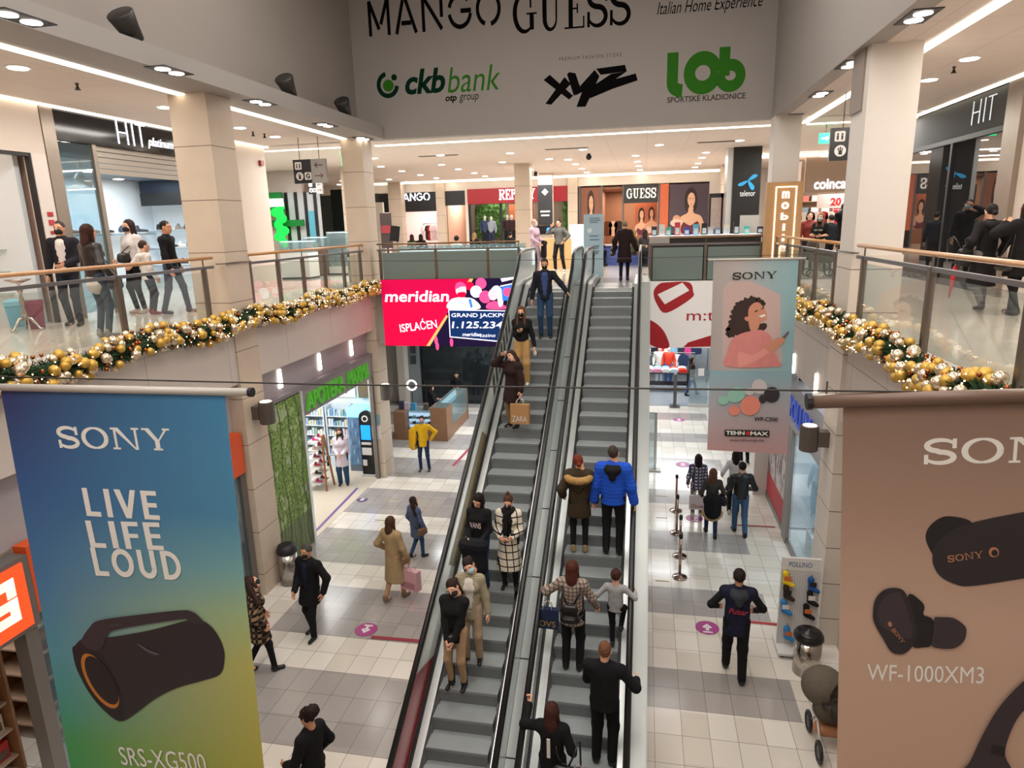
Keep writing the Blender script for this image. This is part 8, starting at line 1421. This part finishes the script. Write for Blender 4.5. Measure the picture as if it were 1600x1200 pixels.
backpack('black backpack with a tan zip slung low on the woman lowest on the right escalator', P, (.2, -.2, .86), .34, .4, '#1a1a1c'); paper_bag('white bag with red print at the right of the woman lowest on the right escalator', P, (.34, .02, .9), .3, .3, .1, '#cfcac8', 'O', '#b02030')
# ---- gallery, escalator head
p, H = gp(975, 439, 977, 345, UF); P, S = person('woman in dark brown quilted coat with fur hat walking away at the escalator head', H, p, -.05, None, True, ('parka', '#2a1c1c'), None, BLKC, .9, '#141214', ('short', '#8a7a5a'), None, hands=((-.28, .0, .95), (.36, .05, .9)), hem=.55, feet=((-.09, -.08, 0), (.09, .12, 0)), h=.02)
shoulder_bag('large dark bag at the left of the brown quilted coat woman', P, (-.34, -.02, .98), (-.2, 0, 1.42), .36, .34, .12, '#2a2422')
p, H = gp(874, 424, 877, 343, UF); P, S = person('man in grey sweater and black trousers with hand on hip at the escalator head', H, p, PI-.35, None, False, ('sweater', '#62625f'), None, BLKC, 1.1, '#c8c4be', ('short', '#3a281e'), None, 'fair', hands=((-.22, .05, 1.02), (.16, .25, 1.5)), elb=((-1, -.2, 0), (.6, .3, -.6)), feet=((-.2, .0, 0), (.15, 0, 0)), h=.02)
p, H = gp(836, 428, 834, 343, UF); P, S = person('person in long lavender coat holding a black jacket at the escalator head', H, p, PI+1.1, None, True, ('coat', '#b59aa6'), None, '#b59aa6', 1, '#b8a8a8', ('short', '#a58a78'), '#b8c4d0', hands=((-.1, .26, 1.05), (.15, .26, 1.0)), h=.02, hem=.4)
t = bag_root('carried_jacket', 'black jacket hanging from the arm of the lavender coat person', 'jacket', P, (-.05, .34, .95)); s = SDF(.018); s.rc((-.1, 0, .05), (.12, .05, .08), .06, .06, .05); s.rc((0, 0, 0), (.02, .0, -.35), .09, .1, .06); o = sobj(s, 'cloth_body', cloth('#15151a'), None); o.parent = t
# seated staff at far desks
DESK = mat('desk_pale', '#b0aab2', .4)
p0_ = ay(1000, 372, 25.5); t = thing('service_desk', 'long pale service desk where people sit before the far picture shop', 'desk', (p0_[0]-.3, 25.5, UF)); box_part((p0_[0]-2.2, 25.4, UF+.7), (p0_[0]+2.3, 26.0, UF+.75), 'top', DESK, t); box_part((p0_[0]-2.2, 25.5, UF), (p0_[0]+2.3, 25.55, UF+.7), 'front', mat('desk_blue', '#4a5aa0', .5), t)
def chair(p, lb):
    t = thing('chair', lb, 'chair', p); x, y, z = p; box_part((x-.22, y-.22, z+.42), (x+.22, y+.22, z+.46), 'seat', BLK, t); [box_part((x+a-.015, y+b_-.015, z), (x+a+.015, y+b_+.015, z+.42), 'leg', ST, t) for a in (-.2, .2) for b_ in (-.2, .2)]; return t
def seated(lb, u, v, Y, rz, topc, hair_, H=1.68, fem=True, mask=None):
    p = ay(u, v, Y); x, y = p[0], Y; chair((x, y, UF), 'simple chair under the seated '+lb.split(' at')[0].split(' with')[0].split(' before')[0]); f = ((-.1, .42, 0), (.1, .42, 0))
    return person(lb, H, (x, y, UF), rz, None, fem, ('sweater', topc), None, BLKC, 1, BLKC, hair_, mask, hands=((-.15, .35, .72), (.15, .35, .72)), feet=f, sit=True, h=.026)
seated('man in navy jacket at the far service desk', 930, 360, 24.9, -.6, '#1c2238', ('short', '#1a1412'), 1.75, False); seated('blond woman in olive top at the far service desk', 991, 360, 24.2, -1.2, '#3a3a24', ('long', '#8a6a42')); seated('dark haired woman in grey at the far service desk, middle', 1008, 360, 24.8, .1, '#3a3438', ('long', '#2a1c1a')); seated('brown haired woman at the far service desk with her back turned', 1075, 360, 24.6, 0, '#2c2826', ('long', '#4a3022'))
seated('dark haired woman in white jacket before the red shop', 713, 362, 21.3, -.2, '#c0ccd0', ('short', '#1c1414')); seated('woman in green before the black fashion shop', 643, 362, 28.5, 0, '#3a5a30', ('long', '#3a2420')); seated('woman in black before the black fashion shop', 657, 362, 28.5, .2, '#141416', ('long', '#1c1412')); seated('blond woman in black before the plant wall window', 741, 362, 28.5, -.4, '#15151a', ('long', '#a58a5c')); seated('person in black with a grey chair before the brick panel', 797, 362, 28.5, 0, '#18181c', ('short', '#1a1414'))
# ---- left gallery
p, H = gp(120, 508, 112, 345, UF); P, S = person('man in black jacket over white shirt standing before the shoe shop', H, p, PI+.35, None, False, ('jacket', '#1b1a20'), '#cfc6c2', '#1a1c26', 1.05, '#141214', ('crop', '#3a302a'), BLKC, 'tan', hands=((-.1, .25, 1.05), (.28, .05, .85)), feet=((-.12, .1, 0), (.1, -.05, 0)))
p, H = gp(165, 527, 150, 350, UF); P, S = person('woman in dark leather jacket and jeans seen from behind on the left gallery', H, p, -.25, None, True, ('jacket', LEATH('#2a2422')), None, '#3a4652', .95, '#8a8684', ('long', '#3a2018'), None, hands=((-.24, .12, .9), (.26, .1, .95)), hem=.95); o = sobj(SDF(.018).rc((0, 0, .84), (0, 0, .98), .16, .14, .05, (1, 1.2, 1)), 'shirt_tail', cloth('#c8c0b8'), None); o.parent = P
shoulder_bag('patterned dark bag on the arm of the leather jacket woman', P, (.3, .1, .92), (.2, 0, 1.4), .26, .22, .1, '#2a2426')
p, H = gp(222, 489, 211, 343, UF); P, S = person('masked woman in white sweater standing before the shoe shop', H, p, PI-.2, None, True, ('sweater', '#cfc8c6'), None, '#1a1a1e', .9, '#b8a8a0', ('long', '#2a1814'), BLKC, hands=((-.2, .2, .95), (.2, .2, 1.0)), fat=1.1, hem=1.0)
shoulder_bag('black bag hugged by the white sweater woman', P, (-.05, .24, 1.12), (-.12, .02, 1.44), .28, .2, .12, '#17171a')
p, H = gp(240, 491, 232, 378, UF); P, S = person('boy in white hooded jacket with a print on the back on the left gallery', H, p, -.55, None, False, ('jacket', '#cfc8c2'), None, '#23283a', 1.0, '#8a2030', ('crop', '#3a2a20'), None, hands=((-.22, .1, .9), (.24, .1, .9)), hem=.85, extra=hoodneck('#cfc8c2'), hs=1.15)
p, H = gp(277, 490, 265, 345, UF); P, S = person('short haired man in black sweater and grey trousers before the stone column', H, p, -1.35, None, False, ('sweater', '#121216'), None, '#3a4456', 1.0, '#3a2430', ('crop', '#1c1614'), None, 'tan', hands=((-.25, .05, .9), (.25, .1, .88)), feet=((-.1, .2, 0), (.1, -.18, 0)))
# ---- right gallery
p, H = gp(1528, 486, 1526, 320, UF); P, S = person('woman in long black hooded coat and grey trousers walking on the right gallery', H, p, .15, None, True, ('coat', '#1a1718'), None, '#6a6664', 1.05, '#15141a', ('lowbun', '#1a1412'), None, hands=((-.3, .06, .95), (.27, .08, .95)), feet=((-.1, -.22, .06), (.1, .1, 0)), hem=.42, extra=hoodneck('#1a1718'))
backpack('small black backpack held by the strap at the left of the hooded coat woman', P, (-.36, -.05, .92), .28, .32, '#121214'); 
t = bag_root('umbrella', 'folded red umbrella carried by the hooded coat woman', 'umbrella', P, (-.42, .05, .8)); loc_build(MB().tube([(0, 0, 0), (-.02, 0, -.12), (-.06, 0, -.55)], [.02, .045, .01], 10), 'canopy', mat('umb_red', '#b8202c', .6), t, True); loc_build(MB().tube([(0, 0, 0), (0, 0, .1), (.03, 0, .13)], .01, 6), 'handle', BLK, t, True)
p, H = gp(1582, 492, 1578, 317, UF); P, S = person('woman in black jacket and tights at the right photo edge on the gallery', H, p, .3, None, True, ('parka', '#161415'), None, '#121113', .85, '#121113', ('long', '#2a1a16'), None, hands=((-.12, .25, 1.42), (.26, .08, .95)), elb=((-.8, .2, -.5), None), hem=.62, feet=((-.05, -.1, 0), (.08, .15, 0)))
shoulder_bag('black shoulder bag of the woman at the right photo edge', P, (-.3, -.02, .9), (-.18, 0, 1.42), .3, .26, .1, '#141314')
p, H = gp(1312, 431, 1308, 318, UF); P, S = person('man in black coat talking on the phone behind the far right railing', H, p, PI+.3, None, False, ('jacket', '#141418'), None, '#1a1c22', 1, '#121214', ('short', '#2a1c18'), '#9cb8c8', hands=((-.26, .06, .85), (.12, .12, 1.58)), elb=(None, (.8, .2, -.6)), h=.022, head=(0, 0, .3), hem=.7)
p, H = gp(1276, 428, 1275, 333, UF); P, S = person('long haired woman in black tee with white lettering behind the far right railing', H, p, PI-.5, None, True, ('tee', '#141416'), None, '#a8988a', 1.05, '#b8b0a8', ('longfront', '#7a5238'), '#9cc0cc', hands=((-.1, .26, 1.1), (.12, .27, 1.12)), h=.022, extra=backtext('NEW YORK', '#d8d4d0', 1.27, .24, .05, front=True))
p, H = gp(1259, 425, 1258, 331, UF); P, S = person('dark haired child in red near the wood totem behind the far right railing', H, p, PI, None, True, ('sweater', '#7a3028'), None, '#1e1e22', 1, '#141416', ('short', '#1a1412'), None, h=.024)
p, H = gp(1292, 424, 1290, 336, UF); P, S = person('person in dark jacket half hidden behind the phone man on the right gallery', H, p, .4, None, False, ('jacket', '#20222a'), None, '#1c1c22', 1, '#141416', ('short', '#1c1412'), None, h=.024)
t = thing('baby_stroller', 'dark stroller behind the far right railing', 'stroller', uf(1280, 432)); p = uf(1280, 432); s = SDF(.02); s.rc((p[0]-.2, p[1], UF+.55), (p[0]+.2, p[1], UF+.5), .16, .16); s.rc((p[0]-.2, p[1], UF+.6), (p[0]-.22, p[1], UF+.85), .17, .15); sobj(s, 'seat', cloth('#5a5048'), t); [MB().tube([(p[0]+q, p[1]+r_, UF+.1+.1*math.sin(a)) if False else (p[0]+q+.1*math.cos(a), p[1]+r_, UF+.1+.1*math.sin(a)) for a in np.linspace(0, 2*PI, 15)[:-1]], .02, 6, closed=True).build('wheel', BLK, t, True) for q in (-.28, .28) for r_ in (-.22, .22)]; MB().tube([(p[0]+.28, p[1], UF+.1), (p[0]-.3, p[1], UF+1.0)], .015, 6).build('frame_bar', ST, t); MB().tube([(p[0]-.28, p[1], UF+.1), (p[0]+.2, p[1], UF+.5)], .015, 6).build('frame_bar', ST, t)
# ---- ground floor, left
p, H = gp(493, 992, 485, 852); P, S = person('grey haired masked man in black coat walking on the ground floor', H, p, PI-.25, None, False, ('coat', '#121114'), '#1a2236', '#131316', 1.1, '#0f0f11', ('short', '#4a4644'), BLKC, 'tan', hands=((-.34, .06, .95), (.12, .26, .98)), elb=((-.9, -.3, 0), None), feet=((-.08, .12, 0), (.12, -.08, 0)), hem=.68, fat=1.06)
p, H = gp(410, 1050, 405, 901); P, S = person('masked woman in brown plaid coat with a pink gift bag beside the left banner', H, p, -.75, None, True, ('coat', plaid('coat_brown_plaid', '#8a7458', '#1c1718', '#4a3a30', .1, .42)), None, BLKC, .9, '#121114', ('long', '#33221a'), BLKC, hands=((-.26, .18, .92), (.25, .05, .95)), head=(.25, 0, -.9), feet=((-.08, -.2, .05), (.1, .18, 0)), hem=.6)
paper_bag('small pink and red gift bag of the plaid coat woman', P, (-.3, .2, .84), .2, .2, .1, '#c8505a')
p, H = gp(619, 937, 608, 807); P, S = person('woman in beige trench coat walking away on the ground floor', H, p, -.35, None, True, ('coat', '#a8916c'), None, '#b08a6a', .7, '#7a6048', ('long', '#4a3020'), None, hands=((-.28, .1, 1.0), (.28, .1, .88)), feet=((-.08, -.2, .04), (.08, .15, 0)), hem=.42)
paper_bag('large pink paper shopping bag of the trench coat woman', P, (.32, .1, .8), .4, .42, .16, '#cfa0a8', '____', '#b07a86')
shoulder_bag('tan bag on the right side of the trench coat woman', P, (.3, .02, .98), (.17, 0, 1.42), .24, .2, .08, '#7a5a3c')
p, H = gp(652, 872, 640, 776); P, S = person('woman in slate blue coat and jeans walking on the ground floor', H, p, -.6, None, True, ('coat', '#4d5b78'), None, '#2f4a6a', .9, '#1c1c22', ('long', '#2e1c18'), None, hands=((-.25, .1, .92), (.28, .1, .9)), head=(0, 0, -.5), feet=((-.06, -.15, .05), (.07, .15, 0)), hem=.62)
shoulder_bag('brown crossbody bag of the slate blue coat woman', P, (.3, .0, .95), (-.08, -.06, 1.46), .26, .22, .09, '#6a4c38')
for (u, v) in ((500, 1290),): p = fl(u, v); H = float(ay(497, 1110, p[1])[2]); P, S = person('dark haired woman in black with a high ponytail at the bottom photo edge', min(1.78, H), p, 1.3, None, True, ('jacket', '#121114'), None, BLKC, 1, '#0f0f11', ('afropony', '#241614'), None, 'tan', hands=((-.2, .25, 1.0), (.25, .1, .95)), head=(-.25, 0, 0))
shoulder_bag('black bag carried by the ponytail woman at the bottom photo edge', P, (-.3, .14, .9), (-.16, 0, 1.42), .34, .28, .14, '#141416')
p, H = gp(538, 757, 530, 669); P, S = person('pharmacist in white lab coat and jeans in the pharmacy entrance', H, p, PI+.3, None, True, ('coat', '#d4c8d2'), None, '#2c4a6a', 1.3, '#1c1c22', ('longfront', '#4a3024'), BLKC, hands=((-.06, .25, 1.02), (.08, .25, 1.02)), hem=.62)
p, H = gp(664, 735, 655, 650); P, S = person('delivery man in bright yellow jacket before the glasses kiosk', H, p, PI+.15, None, False, ('jacket', '#d8a81c'), None, '#22304a', .95, '#121114', ('short', '#3a2a22'), '#5a7aa0', hands=((-.24, -.06, 1.0), (.27, .1, .85)), elb=((-1, -.4, 0), None), feet=((-.14, 0, 0), (.12, 0, 0)), hem=.8)
t = bag_root('delivery_bag', 'yellow delivery bag slung at the side of the yellow jacket man', 'bag', P, (.3, -.1, 1.05)); s = SDF(.018); s.rc((0, 0, .18), (.02, 0, -.25), .15, .15, .05); o = sobj(s, 'body', cloth('#d2a21e'), None); o.parent = t; loc_build(MB().tube([(-.1, .1, .3), (-.16, .24, .1), (-.1, .2, -.2)], .02, 6), 'strap', BLK, t, True)
p = ay(674, 625, 22.6); P, S = person('woman in black with long dark hair working inside the glasses kiosk', 1.68, (p[0], 22.6, 0), -.9, None, True, ('sweater', '#18161a'), None, BLKC, 1, BLKC, ('long', '#2a1a16'), None, hands=((-.15, .25, 1.1), (.12, .27, 1.12)), h=.022)
p = ay(714, 605, 24.7); P, S = person('man in black cap leaning on the far end of the glasses kiosk', 1.72, (p[0], 24.75, 0), PI+.1, None, False, ('jacket', '#131316'), None, BLKC, 1, BLKC, ('short', '#141216'), None, 'tan', hands=((-.08, .3, 1.12), (.1, .3, 1.12)), head=(-.4, 0, 0), lean=.15, h=.022)
# ---- ground floor, right
p, H = gp(1146, 1060, 1145, 889); P, S = person('man in navy vest with red script on the back walking away beside the floor sticker', H, p, -.05, None, False, ('vest', '#1a1d33'), None, '#141416', 1.2, '#2a2624', ('short', '#241a18'), None, 'tan', hands=((-.27, .16, 1.06), (.27, .2, 1.02)), elb=((-.9, -.8, -.2), (.9, -.8, -.2)), feet=((-.1, .22, .0), (.1, -.12, 0)), hem=.74, extra=both(hoodneck('#33363c'), backtext('Pulsar', '#b02a40', 1.19, .26, .085, -.168, shear=.3)))
p, H = gp(1088, 795, 1090, 714); H = max(1.6, H); P, S = person('long haired woman in navy and white plaid jacket walking on the right', 1.66, fl(1088, 808), 0, None, True, ('jacket', plaid('jacket_navy_plaid', '#b8b4bc', '#2a3558', '#5a4a5a', .09, .4)), None, '#8a7a70', 1, '#d0c8c0', ('long', '#241614'), None, hands=((-.24, .08, .9), (.24, .08, .86)), hem=.8)
paper_bag('white carrier bag with red logo beside the plaid jacket woman', P, (-.02, -.2, .82), .36, .34, .14, '#cfc8c8', 'Obuca', '#a02a38')
p, H = gp(1110, 838, 1110, 732); P, S = person('long haired girl in dark top with a fur edged coat tied at the waist', H, p, .05, None, True, ('sweater', '#3a3634'), None, '#22304c', .85, '#121114', ('long', '#5a3826'), None, hands=((-.22, .15, 1.0), (.22, .16, 1.0)), feet=((-.08, .2, 0), (.08, -.15, 0)))
t = bag_root('tied_coat', 'black coat with pale fur edge hanging at the waist of the long haired girl', 'coat', P, (0, -.14, .8)); s = SDF(.016); s.rc((-.12, 0, .2), (.12, 0, .2), .1, .1, .05); s.rc((0, 0, .15), (0, 0, -.08), .2, .2, .06, (1, 1.6, 1)); o = sobj(s, 'cloth_body', cloth('#131316'), None); o.parent = t; s = SDF(.016); s.chain([(.2*math.cos(a), 0, -.06+.22*math.sin(a)) for a in np.linspace(PI+.2, 2*PI-.2, 9)], [.045]*9); s.fuzz(.01, 80); o = sobj(s, 'fur_trim', mat('fur_b09870', '#a58c64', .95, noise=.4, nscale=50), None); o.parent = t
shoulder_bag('black bag on the right arm of the long haired girl', P, (.26, .0, 1.02), (.16, 0, 1.42), .3, .24, .12, '#131315')
p, H = gp(1146, 806, 1143, 717); P, S = person('dark haired woman in white top and black trousers walking on the right', 1.68, fl(1145, 803), .0, None, True, ('sweater', '#c4c0c4'), None, BLKC, 1.1, '#c8c0bc', ('long', '#1a1214'), None, hands=((-.3, .14, 1.02), (.24, .08, .9)))
p, H = gp(1154, 836, 1153, 722); P, S = person('man in black leather jacket and blue jeans walking on the right', H, p, .1, None, False, ('jacket', LEATH('#18181b')), None, '#3c5878', 1.1, '#121114', ('short', '#1c1416'), None, hands=((-.22, .18, 1.05), (.22, .18, 1.05)), feet=((-.06, .18, 0), (.1, -.14, 0)), hem=.9)
p, H = gp(1163, 724, 1163, 650); P, S = person('person in black trousers and shoes whose upper body is behind the pastel banner', 1.75, p, .3, None, False, ('jacket', '#1c1c20'), None, BLKC, 1, '#121114', ('short', '#1c1416'), None, hands=None, h=.022)
p = fl(1079, 618); P, S = person('girl in dark hooded jacket and jeans walking past the clothes shop', 1.65, (p[0], p[1], 0), -1.45, None, True, ('jacket', '#2a2220'), None, '#2f4f7a', .9, '#141418', ('long', '#2a1c18'), None, hands=((-.22, .15, .95), (.22, -.05, .9)), feet=((-.08, .28, 0), (.08, -.24, 0)), h=.022)
# stroller at the right banner and the person pushing it
p = np.array([2.72, 8.62, 0]); t = thing('baby_stroller', 'olive grey baby stroller with copper basket half hidden by the brown banner', 'stroller', p); OLV2 = cloth('#4f483c')
s = SDF(.016); s.rc((p[0]-.12, p[1], .62), (p[0]+.22, p[1], .6), .19, .18, .05, (1, 1, 1)); sobj(s, 'carrycot', OLV2, t); s = SDF(.016); s.el((p[0]-.16, p[1]+.12, .88), (.29, .27, .28)); s.sub((p[0]+.12, p[1]-.14, .86), (.26, .28, .24)); sobj(s, 'canopy', cloth('#5f574c'), t); s = SDF(.016); s.rc((p[0]+.0, p[1]-.1, .66), (p[0]+.25, p[1]-.1, .64), .15, .15); sobj(s, 'apron', cloth('#39342b'), t)
for xx in (-.26, .3):
    for yy in (-.3, .3): MB().tube([(p[0]+xx, p[1]+yy+.13*math.cos(a), .15+.13*math.sin(a)) for a in np.linspace(0, 2*PI, 19)[:-1]], .026, 8, closed=True).build('wheel', BLK, t, True); MB().cyl((p[0]+xx-.012, p[1]+yy, .15), (p[0]+xx+.012, p[1]+yy, .15), .09, 14).build('hub', mat('hub_grey', '#4a4a4a', .5), t)
MB().tube([(p[0]-.24, p[1]-.3, .16), (p[0]-.24, p[1]+.0, .5), (p[0]-.24, p[1]+.3, .16)], .016, 8).build('frame_bar', mat('frame_white', '#c4c0bc', .3), t, True); MB().tube([(p[0]+.28, p[1]-.3, .16), (p[0]+.28, p[1], .5), (p[0]+.28, p[1]+.3, .16)], .016, 8).build('frame_bar', mat('frame_white'), t, True)
s = SDF(.016); s.rc((p[0]-.15, p[1], .3), (p[0]+.2, p[1], .3), .13, .13, .04, (1, 1, 1.3)); sobj(s, 'basket', mat('basket_copper', '#a8704c', .5), t); MB().tube([(p[0]-.2, p[1], .6), (p[0]-.22, p[1]-.35, .95), (p[0]+.1, p[1]-.48, 1.05), (p[0]+.25, p[1]-.35, .95)], .018, 8).build('handle', BLK, t, True)
P, S = person('person pushing the olive stroller hidden behind the brown banner', 1.7, (p[0]+.35, p[1]-.95, 0), .25, None, True, ('jacket', '#3a3430'), None, '#22242a', 1, '#141416', ('long', '#3a2820'), None, hands=((-.36, .42, 1.02), (-.05, .45, 1.0)), hp=('grip', 'grip'))
bpy.context.view_layer.update()
